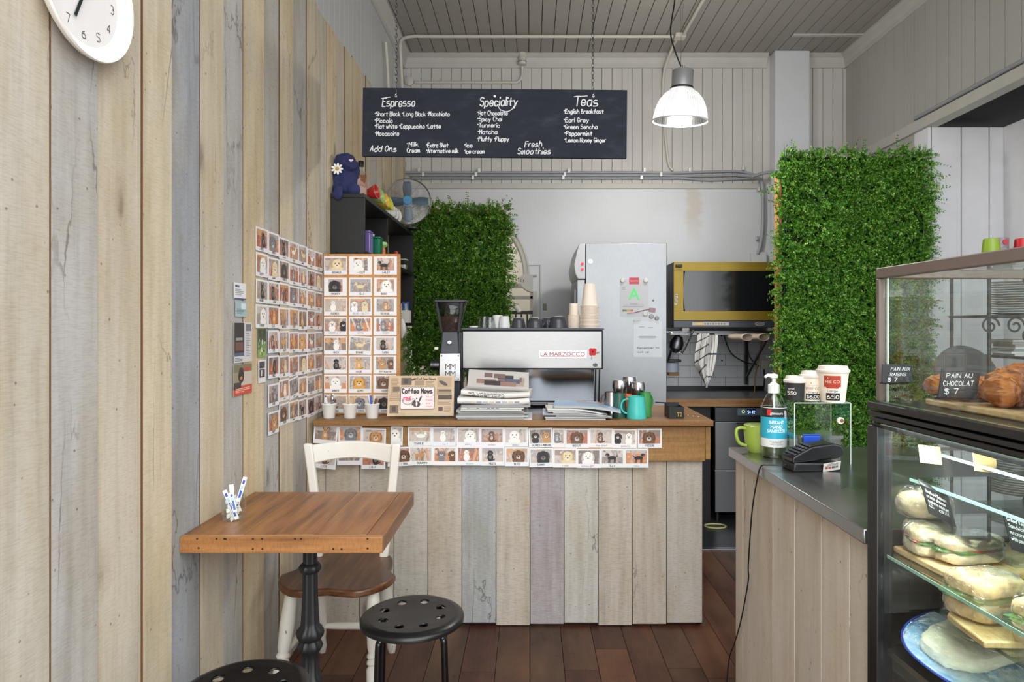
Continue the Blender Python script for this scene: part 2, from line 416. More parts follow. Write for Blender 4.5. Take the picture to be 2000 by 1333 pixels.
M_glass = mat_glass('clear_glass', (0.96, 0.985, 0.975, 1), 1.0)
M_pane = mat_glass('cabinet_glass', (0.95, 0.978, 0.968, 1), 0.7)
M_acryl = mat_glass('acrylic', (0.95, 0.965, 0.955, 1), 0.22)
M_gedge = mat('glass_edge', C(150, 190, 175), 0.15)
M_smoke = mat_glass('smoky_plastic', (0.80, 0.80, 0.81, 1), 1.0)
M_film = mat_glass('cling_film', (0.98, 0.98, 0.98, 1), 1.7, 0.03, 1.0)
M_chalk = mat('chalk', C(226, 228, 230), 0.9)
def slate():
    s = NT('chalkboard'); v = s.coords((1, 1, 1))
    n = s.noise(s.coords((2, 2, 5)), 3.0, 6, 0.65)
    s.l(s.ramp(n, [(0.3, C(42, 45, 53)), (0.55, C(48, 51, 60)), (0.75, C(64, 67, 75))]), s.b.inputs['Base Color'])
    s.b.inputs['Roughness'].default_value = 0.8; s.b.inputs['Specular IOR Level'].default_value = 0.15; return s.m
M_slate = slate()
M_clad = mat_planks('whitewashed_boards', 2)
M_front = mat_planks('counter_boards', 2, saw=0.45)
M_bar = mat_planks('bar_boards', 2, saw=0.15, grain=0.84)
BOARDC = [C(204, 186, 155), C(206, 192, 166), C(200, 189, 170), C(208, 191, 160), C(194, 186, 172), C(202, 189, 166)]
GREYC = C(158, 160, 164)
M_top = mat_wood('oak_table_top', 1, C(92, 56, 26), C(146, 96, 50), C(166, 116, 66), 0.42, coat=0.15)
M_topx = mat_wood('oak_table_edge', 0, C(112, 72, 36), C(168, 116, 64), C(188, 138, 84), 0.42, coat=0.15)
M_bench_w = mat_wood('counter_wood', 0, C(112, 78, 40), C(150, 108, 60), C(170, 128, 80), 0.5)
M_fascia = mat_wood('fascia_wood', 0, C(118, 84, 44), C(158, 118, 66), C(176, 136, 82), 0.55)
M_seat = mat_wood('chair_seat_wood', 1, C(66, 38, 22), C(104, 66, 38), C(136, 94, 60), 0.4, coat=0.2)
M_ply = mat_wood('photo_board_wood', 2, C(176, 118, 58), C(204, 148, 84), C(218, 166, 104), 0.5)
M_lwood = mat_wood('pale_serving_board', 0, C(186, 150, 98), C(214, 182, 130), C(228, 200, 154), 0.5)
def floorboards():
    s = NT('worn_floorboards'); v = s.coords((1, 0.06, 1), 41.0)
    base = s.ramp(s.geo.outputs['Random Per Island'], [(0, C(78, 38, 29)), (0.25, C(76, 46, 35)), (0.5, C(66, 35, 29)), (0.75, C(72, 53, 41)), (1, C(100, 50, 28))])
    n = s.noise(v, 30, 6, 0.65)
    c = s.mix(1.0, base, s.ramp(n, [(0.3, (0.55, 0.52, 0.5, 1)), (0.65, (1.1, 1.05, 1, 1))]), 'MULTIPLY')
    n2 = s.noise(s.coords((1, 0.5, 1), 9.0), 46, 6, 0.72)
    c = s.mix(0.8, c, s.ramp(n2, [(0.34, (0.32, 0.30, 0.28, 1)), (0.46, (1, 1, 1, 1))]), 'MULTIPLY')
    n3 = s.noise(s.coords((1, 0.4, 1), 5.0), 4, 3)
    c = s.mix(s.ramp(n3, [(0.45, (0, 0, 0, 1)), (0.7, (0.5, 0.5, 0.5, 1))]), c, C(120, 86, 58))
    s.l(c, s.b.inputs['Base Color']); s.b.inputs['Roughness'].default_value = 0.42
    s.bump(n2, 0.15, 0.002); return s.m
M_floor = floorboards()
M_vinyl = mat('kitchen_vinyl', C(42, 44, 46), 0.3, var=0.1)
M_tile = mat('white_tile', C(214, 216, 219), 0.2)
M_grout = mat('grout', C(120, 120, 120), 0.8)

# ---------------------------------------------------------------- the room
YB = 5.28; XL = -0.985; XR = 2.5; ZC = 3.5; XA = 2.976
def boards(x0, x1, y0, y1, z0, z1, axis, pitch, gap=0.004, th=0.012, jit=0.0, mb=None):
    """tongue-and-groove lining: axis = direction in which boards repeat (0 x, 1 y); gaps are real grooves"""
    mb = mb or MB(); lo, hi = ((x0, x1) if axis == 0 else (y0, y1)); p = lo
    while p < hi-1e-4:
        q = min(p+pitch, hi)
        if axis == 0: mb.box(p+gap/2, q-gap/2, y0, y1, z0, z1)
        else: mb.box(x0, x1, p+gap/2, q-gap/2, z0, z1)
        p = q
    return mb
# floor
mb = MB(); x = -1.638; k = 0
while x < 4.0:
    ys = [-1.7]; r = random.Random(k*13+5)
    y = -1.7+r.uniform(0.5, 2.5)
    while y < 4.0: ys.append(y); y += r.uniform(1.6, 3.0)
    ys.append(4.06)
    if abs(x-0.2730) < 0.05: ys = [-1.7, 0.4, 2.80, 4.06]
    for a, b in zip(ys[:-1], ys[1:]): mb.box(x+0.0012, x+0.1365-0.0012, a+0.001, b-0.001, -0.03, 0.0)
    x += 0.1365; k += 1
structure(mb, 'floor', M_floor)
structure(MB().box(-1.7, 4.1, -1.7, 4.06, -0.06, -0.03), 'floor', M_dark)
structure(MB().box(-1.05, XR+0.6, 4.06, 6.6, -0.06, 0.0), 'floor', M_vinyl)
structure(MB().box(0.3, 1.9, 4.03, 4.075, 0.0, 0.006), 'trim_1', M_steel, bev=0.002)
# ceiling
structure(boards(-1.02, XR+0.02, 1.4, YB+0.05, ZC, ZC+0.02, 0, 0.092, 0.004), 'ceiling', M_ceil, bev=0.0015, seg=1)
structure(MB().box(-1.05, XR+0.05, 1.4, YB+0.1, ZC+0.021, ZC+0.06), 'ceiling', M_dark)
structure(MB().box(1.93, 2.44, 4.87, 4.905, ZC-0.008, ZC), 'trim_2', M_trim)
# back wall: lining boards above, plaster below, arched doorway
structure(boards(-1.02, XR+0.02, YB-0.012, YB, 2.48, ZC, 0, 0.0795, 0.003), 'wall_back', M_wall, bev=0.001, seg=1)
structure(MB().box(-1.1, XR+0.1, YB+0.001, YB+0.05, 2.45, ZC+0.05), 'wall_back', M_dark)
AX, AR, AZ, JX = -0.589, 0.535, 1.754, 0.024      # arch centre, radius, springing height, right jamb
mb = MB()
a0 = math.acos((XL-AX)/AR) if abs((XL-AX)/AR) < 1 else PI
pts = [(AX+AR*math.cos(t), AZ+AR*math.sin(t)) for t in np.linspace(0, a0, 28)]
for (xa, za), (xb, zb) in zip(pts[:-1], pts[1:]):
    mb.prism([(xb, zb), (xa, za), (xa, 2.49), (xb, 2.49)], YB-0.01, YB+0.16, ax=1)
mb.box(-1.08, pts[-1][0], YB-0.01, YB+0.16, 0, 2.49)
mb.box(AX+AR, JX, YB-0.01, YB+0.16, AZ, 2.49)
mb.box(JX, XR+0.05, YB-0.01, YB+0.16, 0, 2.49)
structure(mb, 'wall_back', M_plaster, smooth=False)
structure(MB().box(-1.0, 1.86, YB-0.028, YB-0.008, 2.445, 2.487), 'trim_3', M_trim, bev=0.003)
# arch moulding and corbel
mb = MB()
for rr, dd in ((0.548, 0.022), (0.562, 0.014), (0.577, 0.020)):
    P = [(AX+rr*math.cos(t), YB-0.01, AZ+rr*math.sin(t)) for t in np.linspace(-0.02, 1.35, 26)]
    mb.tube(P, dd*0.6, 8)
mb.prism([(JX, AZ), (AX+AR, AZ)]+[(JX-0.115*math.cos(t)-0.0, AZ-0.125*math.sin(t)) for t in np.linspace(0.05, PI/2, 9)], YB-0.035, YB+0.12, ax=1)
mb.box(AX+AR-0.01, JX+0.03, YB-0.03, YB+0.02, AZ, AZ+0.012)
mb.box(JX+0.0, JX+0.03, YB-0.03, YB, 0, AZ-0.12)
mb.box(JX+0.055, JX+0.06, YB-0.02, YB, 0, AZ+0.09); mb.box(JX-0.03, JX+0.06, YB-0.02, YB, AZ+0.085, AZ+0.09)
structure(mb, 'trim_4', M_trim)
# what is seen through the arch
mb = MB().box(-1.3, 0.6, 6.5, 6.55, 0, 3.0); mb.box(0.2, 0.25, YB+0.16, 6.5, 0, 3.0); mb.box(-1.3, -1.25, YB+0.16, 6.5, 0, 3)
structure(mb, 'wall_far', M_cream)
mb = MB().box(-1.2, 0.2, 5.95, 5.99, 1.70, 1.745).box(-1.2, 0.2, 5.95, 5.99, 1.60, 1.63).box(0.0, 0.05, 5.95, 5.99, 0, 1.7)
d1 = structure(mb, 'door_1', M_trim, bev=0.003)
# painted lining of left wall
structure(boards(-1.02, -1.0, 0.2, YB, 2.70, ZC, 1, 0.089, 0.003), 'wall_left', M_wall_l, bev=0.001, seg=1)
structure(MB().box(-1.10, -1.021, -1.7, YB+0.05, 0, ZC+0.05), 'wall_left', M_dark)
structure(MB().box(-1.02, -1.001, -1.7, YB-0.015, 0, 2.78), 'wall_left', mat('rusty_gap', C(104, 70, 40), 0.9))
# sawn boards over the left wall
edges = [-1.7, -1.52, -1.30, -1.14, -0.93, -0.75, -0.55, -0.37, -0.18, 0.02, 0.19, 0.37, 0.56, 0.72, 0.9, 1.07, 1.235, 1.365, 1.515, 1.689, 1.829, 1.985, 2.141, 2.287, 2.472, 2.613, 2.766, 2.93]
while edges[-1] < YB-0.2: edges.append(edges[-1]+random.uniform(0.145, 0.165))
edges.append(YB-0.013)
mbs = MB()
for k, (a, b) in enumerate(zip(edges[:-1], edges[1:])):
    top = 2.85+random.uniform(-0.02, 0.02); g = 1 if abs(a-1.829) < 0.01 else (2 if abs(a-2.472) < 0.01 or abs(a-2.141) < 0.01 or k % 9 == 8 else 0)
    dx = random.uniform(-0.002, 0.002)
    gp = random.uniform(0.001, 0.0024); mbs.box(-1.0, XL+dx, a+gp, b-gp, 0.0, top, 0, GREYC if g == 1 else (C(182, 179, 175) if g == 2 else BOARDC[(k*5+2) % 6])); mbs.m[-4] = mbs.m[-3] = 1
structure(mbs, 'wall_left', [M_clad, MATS['rusty_gap']])
# right wall above the lintel, closed part at the back
mb = boards(XR, XR+0.012, 0.2, YB, 2.68, ZC, 1, 0.118, 0.004); boards(XR, XR+0.012, 4.33, YB, 0, 2.68, 1, 0.118, 0.004, mb=mb)
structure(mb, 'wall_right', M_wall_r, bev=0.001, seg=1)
mb = MB().box(XR+0.013, XR+0.06, -0.5, YB+0.05, 2.64, ZC+0.05).box(XR+0.013, XR+0.06, 4.33, YB+0.05, 0, 2.64); structure(mb, 'wall_right', M_dark)
structure(MB().box(XR-0.02, XR+0.06, 0.2, 4.33, 2.61, 2.68).box(XR-0.02, XR, 4.33, YB, 2.61, 2.68), 'trim_5', M_trim, bev=0.004)
structure(MB().box(XR+0.06, 4.2, 1.6, 4.4, 2.66, 2.70), 'ceiling', mat('soffit_black', C(12, 12, 13), 0.9))
mb = MB(); mb.box(XR, XR+0.02, 4.18, 4.33, 0, 2.61)
xs = [XR+0.022, 2.71, 2.885, XA]
for a, b in zip(xs[:-1], xs[1:]): mb.box(a+0.003, b-0.003, 4.18, 4.20, 0, 2.61)
for k in range(8): mb.box(XA, XA+0.02, 4.18-0.33*(k+1)+0.004, 4.18-0.33*k, 0, 2.61)
mb.box(XA-0.004, XA+0.02, 4.1805, 4.20, 0, 2.61)
structure(mb, 'wall_alcove', M_white_panel, bev=0.002, seg=1)
structure(MB().box(XR+0.02, XA, 4.201, 4.32, 0, 2.60).box(XA+0.021, 4.2, 1.6, 4.32, 2.0, 2.02), 'wall_alcove', M_dark)
# cornices
def cornice(axis, p0, p1, fixed, sgn, nm):
    prof = [(0, 0), (0, -0.10), (0.012, -0.10), (0.016, -0.07), (0.03, -0.05), (0.034, -0.03), (0.06, -0.014), (0.06, 0)]
    mb = MB(); n = len(prof)
    def P(d, z, t): return (t, fixed-d, ZC+z) if axis == 0 else (fixed+sgn*d, t, ZC+z)
    vs = [P(d, z, p0) for d, z in prof]+[P(d, z, p1) for d, z in prof]
    mb.add(vs, [(k, (k+1) % n, n+(k+1) % n, n+k) for k in range(n)]+[tuple(range(n)), tuple(range(n, 2*n))])
    structure(mb, nm, M_trim, ang=25)
cornice(0, -1.0, 1.87, YB-0.012, 1, 'trim_6'); cornice(0, 2.18, XR, YB-0.012, 1, 'trim_7')
cornice(1, 0.2, YB, -1.0, 1, 'trim_8'); cornice(1, 0.2, YB, XR, -1, 'trim_9')
# pilaster
structure(MB().box(1.90, 2.17, YB-0.12, YB-0.013, 0, ZC-0.002), 'wall_pier', M_plaster, bev=0.004)
structure(MB().box(1.865, 2.02, YB-0.16, YB-0.121, 0, 2.50), 'wall_pier', M_plaster, bev=0.004)
# wall tiles
mb = MB(); z = 0.86; k = 0
while z < 1.55:
    x = 0.80-(0.093 if k % 2 else 0)
    while x < 1.95: mb.box(x+0.0012, x+0.186-0.0012, YB-0.02, YB-0.011, z+0.0012, z+0.092-0.0012); x += 0.186
    z += 0.092; k += 1
structure(mb, 'wall_back', M_tile, bev=0.001, seg=1)
structure(MB().box(0.7, 2.0, YB-0.016, YB-0.0105, 0.86, 1.56), 'wall_back', M_grout)
# ---------------------------------------------------------------- seating
def make_table():
    t = thing('cafe_table', 'small square oak cafe table on a black iron pedestal against the plank wall', 'table', (-0.70, 2.12, 0))
    mb = MB(); x0, x1, y0, y1, zt = -0.284, 0.286, -0.25, 0.257, 0.767
    xs = [x0, x0+0.17, x0+0.37, x1-0.05]
    for a, b in zip(xs[:-1], xs[1:]): mb.box(a+0.0006, b-0.0006, y0+0.022, y1, 0.721, zt)
    mb.box(x1-0.049, x1, y0+0.022, y1, 0.721, zt-0.0005)
    mb.box(x0, x1, y0, y0+0.0215, 0.7205, zt-0.0005, m=1)
    for px_, py_ in ((385, 1053), (388, 1071), (438, 1053), (441, 1053.5), (423, 1053), (494, 1053), (494, 1073), (512, 1053), (512.5, 1073), (576, 1053), (588, 1053), (651, 1073), (667, 1073.5), (718, 1053), (718, 1072)):
        p = at(px_, py_, 1.87); mb.cyl((p.x+0.70, y0-0.0008, p.z), (p.x+0.70, y0+0.002, p.z), 0.0032, n=10, m=2)
    mb.build('tabletop', [M_top, M_topx, M_dark], t, bev=0.0025)
    mb = MB(); r = 0.022
    prof = [(0.026, 0.72), (0.022, 0.70), (0.022, 0.606), (0.030, 0.602), (0.034, 0.594), (0.034, 0.586), (0.030, 0.578), (0.023, 0.574), (0.024, 0.50), (0.028, 0.42), (0.030, 0.405), (0.041, 0.395), (0.044, 0.383), (0.040, 0.368), (0.030, 0.36), (0.036, 0.352), (0.040, 0.342), (0.036, 0.330), (0.028, 0.322), (0.027, 0.30), (0.030, 0.25), (0.036, 0.243), (0.040, 0.232), (0.034, 0.215), (0.04, 0.2), (0.05, 0.1), (0.06, 0.05)]
    mb.lathe(list(reversed(prof)), 48, flute=0.10, fn=12)
    mb.build('column', mat('cast_iron_black', C(30, 30, 32), 0.5, bumpy=0.08, bscale=200), t)
    mb = MB().lathe([(0.21, 0), (0.21, 0.012), (0.19, 0.022), (0.10, 0.035), (0.06, 0.052)], 40)
    mb.build('base', MATS['cast_iron_black'], t)
    return t
make_table()
def make_stool(label):
    t = thing('round_stool', label, 'stool', group='black metal stools at the table')
    mb = MB(); R, hr, hc = 0.163, 0.0155, 0.095
    holes = [(hc*math.cos(PI/8+k*PI/4), hc*math.sin(PI/8+k*PI/4)) for k in range(8)]
    # perforated disc: ring sectors with a round opening in each
    N = 8; nh = 16
    def top(x, y):
        r = math.hypot(x, y); return 0.450-0.005*max(0, 1-(r/0.12)**2)-(0.009*((r-0.135)/0.028)**2 if r > 0.135 else 0)
    for z_, sgn in ((0.0, 1), (-0.006, -1)):
        for k in range(N):
            a = PI/8+k*PI/4; ca, sa = math.cos(a), math.sin(a)
            ri, ro = 0.06, 0.138
            qs = sorted([q for q in np.linspace(0, 2*PI, 20, endpoint=False)]+[math.atan2(rr*math.sin(sg*PI/8), rr*math.cos(PI/8)-hc) % (2*PI) for rr in (ri, ro) for sg in (-1, 1)]); nh = len(qs)
            hole = [(hc+hr*math.cos(q), hr*math.sin(q)) for q in qs]
            # boundary points of the sector cell matched by angle around the opening
            out = []
            for q in qs:
                dx, dy = math.cos(q), math.sin(q); t_ = 1.0
                lo, hi = 0.0, 0.2
                for _ in range(30):
                    mid = (lo+hi)/2; x_, y_ = hc+dx*mid, dy*mid; rr = math.hypot(x_, y_); aa = abs(math.atan2(y_, x_))
                    if rr < ri or rr > ro or aa > PI/8: hi = mid
                    else: lo = mid
                out.append((hc+dx*lo, dy*lo))
            rot = lambda p: (p[0]*ca-p[1]*sa, p[0]*sa+p[1]*ca)
            A = [rot(p) for p in hole]; B = [rot(p) for p in out]
            vs = [(x, y, top(x, y)+z_) for x, y in A]+[(x, y, top(x, y)+z_) for x, y in B]
            fs = [(q, (q+1) % nh, nh+(q+1) % nh, nh+q) if sgn < 0 else (nh+q, nh+(q+1) % nh, (q+1) % nh, q) for q in range(nh)]
            mb.add(vs, fs)
        for r0, r1 in ((0.0, 0.064),):
            n = 32; vs = [(0, 0, top(0, 0)+z_)]+[(r1*math.cos(2*PI*q/n), r1*math.sin(2*PI*q/n), top(r1, 0)+z_) for q in range(n)]
            mb.add(vs, [(0, 1+q, 1+(q+1) % n) for q in range(n)])
    for k in range(8):
        x, y = holes[k]; z = top(x, y)
        mb.tube([(x+hr*math.cos(q), y+hr*math.sin(q), z-0.003) for q in np.linspace(0, 2*PI, 16, endpoint=False)], 0.0022, 6, closed=True)
    prof = [(0.136, top(0.136, 0)), (0.148, top(0.148, 0)), (0.157, 0.4435), (0.1615, 0.440), (0.163, 0.436), (0.1625, 0.428), (0.160, 0.4265), (0.157, 0.434), (0.136, 0.442)]
    mb.lathe(prof, 64, caps=False)
    mb.build('seat', M_blackm, t, ang=50)
    for k in range(4):
        a = PI/4+k*PI/2; ca, sa = math.cos(a), math.sin(a)
        pr = [(0.01, 0.424), (0.095, 0.424), (0.120, 0.420), (0.134, 0.405), (0.139, 0.38), (0.146, 0.20), (0.156, 0.012)]
        lg = MB().tube(smooth_path([(r*ca, r*sa, z) for r, z in pr], 5), 0.0105, 12).build('leg', M_blackg, t)
        MB().cyl((0.156*ca, 0.156*sa, 0.0), (0.1555*ca, 0.1555*sa, 0.022), 0.0125, n=14).build('foot_cap', M_blackp, lg)
    for k in range(2):
        a = k*PI+0.9; MB().cyl((0.1*math.cos(a), 0.1*math.sin(a), 0.405), (0.1*math.cos(a), 0.1*math.sin(a), 0.436), 0.007, n=12).build('bolt', M_blackp, t)
    return t
st = make_stool('black round stool with eight seat holes, fully in view under the table corner')
st.location = (-0.372, 2.109, 0); st.rotation_euler = (0, 0, 0.14)
dup(st, (-0.722, 1.675, 0), -0.1, 'black perforated round stool cut off by the bottom edge, nearest the viewer')

def make_chair():
    t = thing('wooden_chair', 'white painted country chair with a worn brown wooden seat behind the table', 'chair', (-0.70, 2.5, 0))
    ox, oy = -0.70, 2.5
    s = NT('chipped_white_paint'); v = s.coords((1, 1, 0.6)); n = s.noise(v, 38, 5, 0.7); n2 = s.noise(v, 7, 3)
    chip = s.ramp(s.math('ADD', s.math('MULTIPLY', n, 0.75), s.math('MULTIPLY', n2, 0.25)), [(0.335, (1, 1, 1, 1)), (0.355, (0, 0, 0, 1))])
    s.l(s.mix(chip, s.ramp(n2, [(0.3, C(214, 208, 196)), (0.7, C(224, 219, 209))]), C(96, 82, 66)), s.b.inputs['Base Color']); s.b.inputs['Roughness'].default_value = 0.5; s.bump(n, 0.15, 0.002)
    W = s.m
    mb = MB(); sx, sy = 0.0, -0.015
    outl = []
    for a in np.linspace(0, 2*PI, 48, endpoint=False):
        x = 0.195*math.copysign(abs(math.cos(a))**0.62, math.cos(a)); y = 0.195*math.copysign(abs(math.sin(a))**0.62, math.sin(a))
        wv = 1.0+0.04*math.cos(2*a)
        if y < 0: x *= 1.08
        else: x *= 0.90
        if y < -0.16: y += 0.012*math.cos(x*28)-0.004
        outl.append((x, y+sy))
    mb.prism(outl, 0.425, 0.452)
    mb.build('seat', M_seat, t, bev=0.008, seg=3)
    # back posts, splayed outward and leaning back
    def bar(p0, p1, w0, d0, n=6, bow=0.0):
        m = MB(); P = []
        for k in range(n+1):
            q = k/n; c_ = Vector(p0).lerp(Vector(p1), q); c_.y += bow*math.sin(PI*q)
            P.append(c_)
        vs = []
        for c_ in P:
            for sx_, sy_ in ((-1, -1), (1, -1), (1, 1), (-1, 1)): vs.append((c_.x+sx_*w0/2, c_.y+sy_*d0/2, c_.z))
        fs = [(k*4+j, k*4+(j+1) % 4, k*4+4+(j+1) % 4, k*4+4+j) for k in range(n) for j in range(4)]+[(3, 2, 1, 0), tuple(n*4+j for j in range(4))]
        return m.add(vs, fs)
    xl0, xr0 = -0.835-ox, -0.577-ox; xl1, xr1 = -0.905-ox, -0.545-ox
    for nm, x0, x1 in (('back_post', xl0, xl1), ('back_post', xr0, xr1)):
        bar((x0, 0.125, 0.445), (x1, 0.215, 0.880), 0.035, 0.024, bow=0.02).build(nm, W, t, bev=0.006)
    m = MB(); n = 14; vs = []
    for k in range(n+1):
        q = k/n; x = xl1+0.005+(xr1-xl1-0.01)*q; yb = 0.215+0.028*math.sin(PI*q); zt = 0.872+0.012*math.sin(PI*q); zb = 0.795+0.022*math.sin(PI*q)
        for z, y in ((zb, yb-0.009), (zt, yb-0.007+0.006), (zt, yb+0.013), (zb, yb+0.009)): vs.append((x, y, z))
    m.add(vs, [(k*4+j, k*4+4+j, k*4+4+(j+1) % 4, k*4+(j+1) % 4) for k in range(n) for j in range(4)]+[(0, 1, 2, 3), tuple(n*4+3-j for j in range(4))])
    m.build('top_rail', W, t, bev=0.005)
    def leg(p0, p1, front):
        d = Vector(p1)-Vector(p0); L = d.length
        prof = [(0.0, 0.017), (0.04, 0.020), (0.10, 0.022), (0.28, 0.026), (0.46, 0.022), (0.50, 0.018), (0.515, 0.023), (0.53, 0.0235), (0.545, 0.018), (0.56, 0.024), (0.58, 0.025), (0.595, 0.018), (0.62, 0.026), (0.72, 0.025), (0.9, 0.018), (1.0, 0.0145)]
        if not front: prof = [(0, 0.017), (0.06, 0.02), (0.075, 0.024), (0.09, 0.018), (0.105, 0.024), (0.12, 0.024), (0.14, 0.018), (0.3, 0.025), (0.55, 0.022), (0.6, 0.024), (0.72, 0.021), (0.85, 0.016), (0.93, 0.019), (1, 0.013)]
        MB().tube([Vector(p0)+d*q for q, r in prof], [r for q, r in prof], 16).build('leg', W, t)
    leg((-0.15, -0.12, 0.43), (-0.178, -0.215, 0.0), True); leg((0.14, -0.12, 0.43), (0.165, -0.215, 0.0), True)
    leg((-0.125, 0.10, 0.43), (-0.165, 0.275, 0.0), False); leg((0.125, 0.10, 0.43), (0.125, 0.275, 0.0), False)
    MB().tube([(-0.15, 0.215, 0.135), (-0.08, 0.217, 0.135), (0, 0.218, 0.135), (0.07, 0.217, 0.135), (0.122, 0.215, 0.135)], [0.010, 0.014, 0.015, 0.014, 0.010], 12).build('stretcher', W, t)
    MB().tube([(-0.17, -0.15, 0.2), (-0.165, 0.02, 0.2), (-0.15, 0.19, 0.2)], [0.010, 0.014, 0.010], 12).build('stretcher', W, t)
    return t
make_chair()
# sugar jar on the table with its sachets
def sugar():
    bx, by, bz = -0.905, 2.035, 0.767
    mb = MB(); R = 0.034
    prof = [(R*0.86, 0.001), (R*0.93, 0.004), (R, 0.012), (R*1.02, 0.05), (R, 0.066), (R*1.05, 0.070), (R*1.05, 0.074), (R*0.98, 0.074), (R*0.95, 0.066), (R*0.97, 0.05), (R*0.95, 0.013), (R*0.8, 0.006)]
    mb.lathe(prof, 36)
    solo(mb, 'glass_jar', M_glass, 'squat clear glass jar full of sugar sachets on the oak table', 'jar', (bx, by, bz))
    def sachet(p0, p1, w, tw, blue):
        p0, p1 = Vector(p0), Vector(p1); d = (p1-p0).normalized(); s_ = d.cross(Vector((tw, -1, 0.2))).normalized(); n_ = s_.cross(d).normalized()
        L = (p1-p0).length; m = MB()
        for f in (0.0011, -0.0011):
            pass
        vs = [p0-s_*w, p0+s_*w, p1+s_*w, p1-s_*w]; th = n_*0.0011
        vs2 = [v+th for v in vs]+[v-th for v in vs]
        m.add([tuple(v) for v in vs2], [(0, 1, 2, 3), (7, 6, 5, 4), (0, 4, 5, 1), (1, 5, 6, 2), (2, 6, 7, 3), (3, 7, 4, 0)], 0, C(238, 234, 228))
        if blue:
            for a, b, c_ in ((0.10, 0.58, C(58, 92, 190)), (0.60, 0.72, C(170, 205, 232)), (0.78, 0.90, C(58, 84, 170))):
                for sg in (1, -1):
                    q = [p0+d*L*a-s_*w*0.55, p0+d*L*a+s_*w*0.55, p0+d*L*b+s_*w*0.55, p0+d*L*b-s_*w*0.55]
                    q = [tuple(v+n_*0.0013*sg) for v in q]; m.add(q, [(0, 1, 2, 3) if sg > 0 else (3, 2, 1, 0)], 0, c_)
        return m
    z = bz+0.006; z2 = bz+0.03
    spec = [((0.016, -0.014, z), (-0.020, -0.020, bz+0.095), 1, 'blue and white sugar sachet leaning left at the front of the glass jar'),
            ((0.0, 0.014, z2), (0.030, 0.012, bz+0.128), 1, 'tallest blue and white sugar sachet sticking out at the right of the glass jar'),
            ((0.014, -0.022, bz+0.03), (-0.006, -0.006, bz+0.085), 1, 'short blue and white sugar sachet crossing behind the front one in the jar'),
            ((-0.004, 0.01, z), (-0.008, 0.0, bz+0.108), 0, 'plain white sugar sachet standing upright in the middle of the jar')]
    for k, (a, b, bl, lab) in enumerate(spec):
        o = (bx, by, 0); solo(sachet((a[0], a[1], a[2]), (b[0], b[1], b[2]), 0.0062, 0.1*k, bl), 'sugar_sachet', M_print, lab, 'sachet', (bx, by, 0), group='sugar sachets in the glass jar')
    for k in range(11):
        r = random.Random(k+40); zz = bz+0.008+0.0052*k; a = r.uniform(0, PI); L = 0.021; cx_, cy_ = r.uniform(-.006, .006), r.uniform(-.006, .006)
        p0 = (cx_-L*math.cos(a), cy_-L*math.sin(a), zz+r.uniform(-.004, .003)); p1 = (cx_+L*math.cos(a), cy_+L*math.sin(a), zz+r.uniform(0, .014))
        solo(sachet(p0, p1, 0.0058, 3.0, 0), 'sugar_sachet', M_print, 'white sugar sachet lying crosswise inside the glass jar', 'sachet', (bx, by, 0), group='white sachets lying in the jar')
sugar()
# wall clock
def clock():
    t = thing('wall_clock', 'round white wall clock with thin black numerals on the sawn boards', 'clock', (XL+0.003, 1.44, 2.09), rot=(0, PI/2, 0))
    # local z points into the room (+X); local x is down, local y is away from the viewer
    W = mat('clock_white', C(238, 234, 228), 0.35)
    MB().lathe([(0.10, 0.0), (0.125, 0.004), (0.146, 0.02), (0.151, 0.032), (0.149, 0.036), (0.143, 0.034), (0.130, 0.020), (0.118, 0.016)], 72, caps=False).build('case', W, t)
    ink = mat('clock_ink', C(28, 36, 36), 0.5)
    m = MB().lathe([(0.119, 0.010), (0.119, 0.0162), (0.0, 0.0164)], 64)
    for k in range(1, 13):
        a = 2*PI*k/12; r = 0.098; yy = r*math.sin(a); xx = -r*math.cos(a)
        write(m, str(k), (xx+0.009, yy, 0.0168), (0, 1, 0), (-1, 0, 0), 0.018, th=0.09, align=0.5, m=1)
    m.build('dial', [mat('dial_white', C(230, 225, 222), 0.5), ink], t)
    def hand(ang, L, w_, z):
        a = math.radians(ang); d = Vector((-math.cos(a), math.sin(a), 0)); s_ = Vector((-d.y, d.x, 0))*w_/2
        b = -d*0.012; e = d*L
        m = MB(); v = [b-s_, e-s_, e+s_, b+s_]; m.add([tuple(p+Vector((0, 0, z))) for p in v]+[tuple(p+Vector((0, 0, z+0.0015))) for p in v], [(3, 2, 1, 0), (4, 5, 6, 7), (0, 1, 5, 4), (1, 2, 6, 5), (2, 3, 7, 6), (3, 0, 4, 7)])
        return m
    hand(204, 0.079, 0.007, 0.020).build('hour_hand', ink, t); hand(289, 0.105, 0.005, 0.023).build('minute_hand', ink, t)
    MB().cyl((0, 0, 0.0165), (0, 0, 0.026), 0.006, n=20).build('hub', ink, t)
clock()
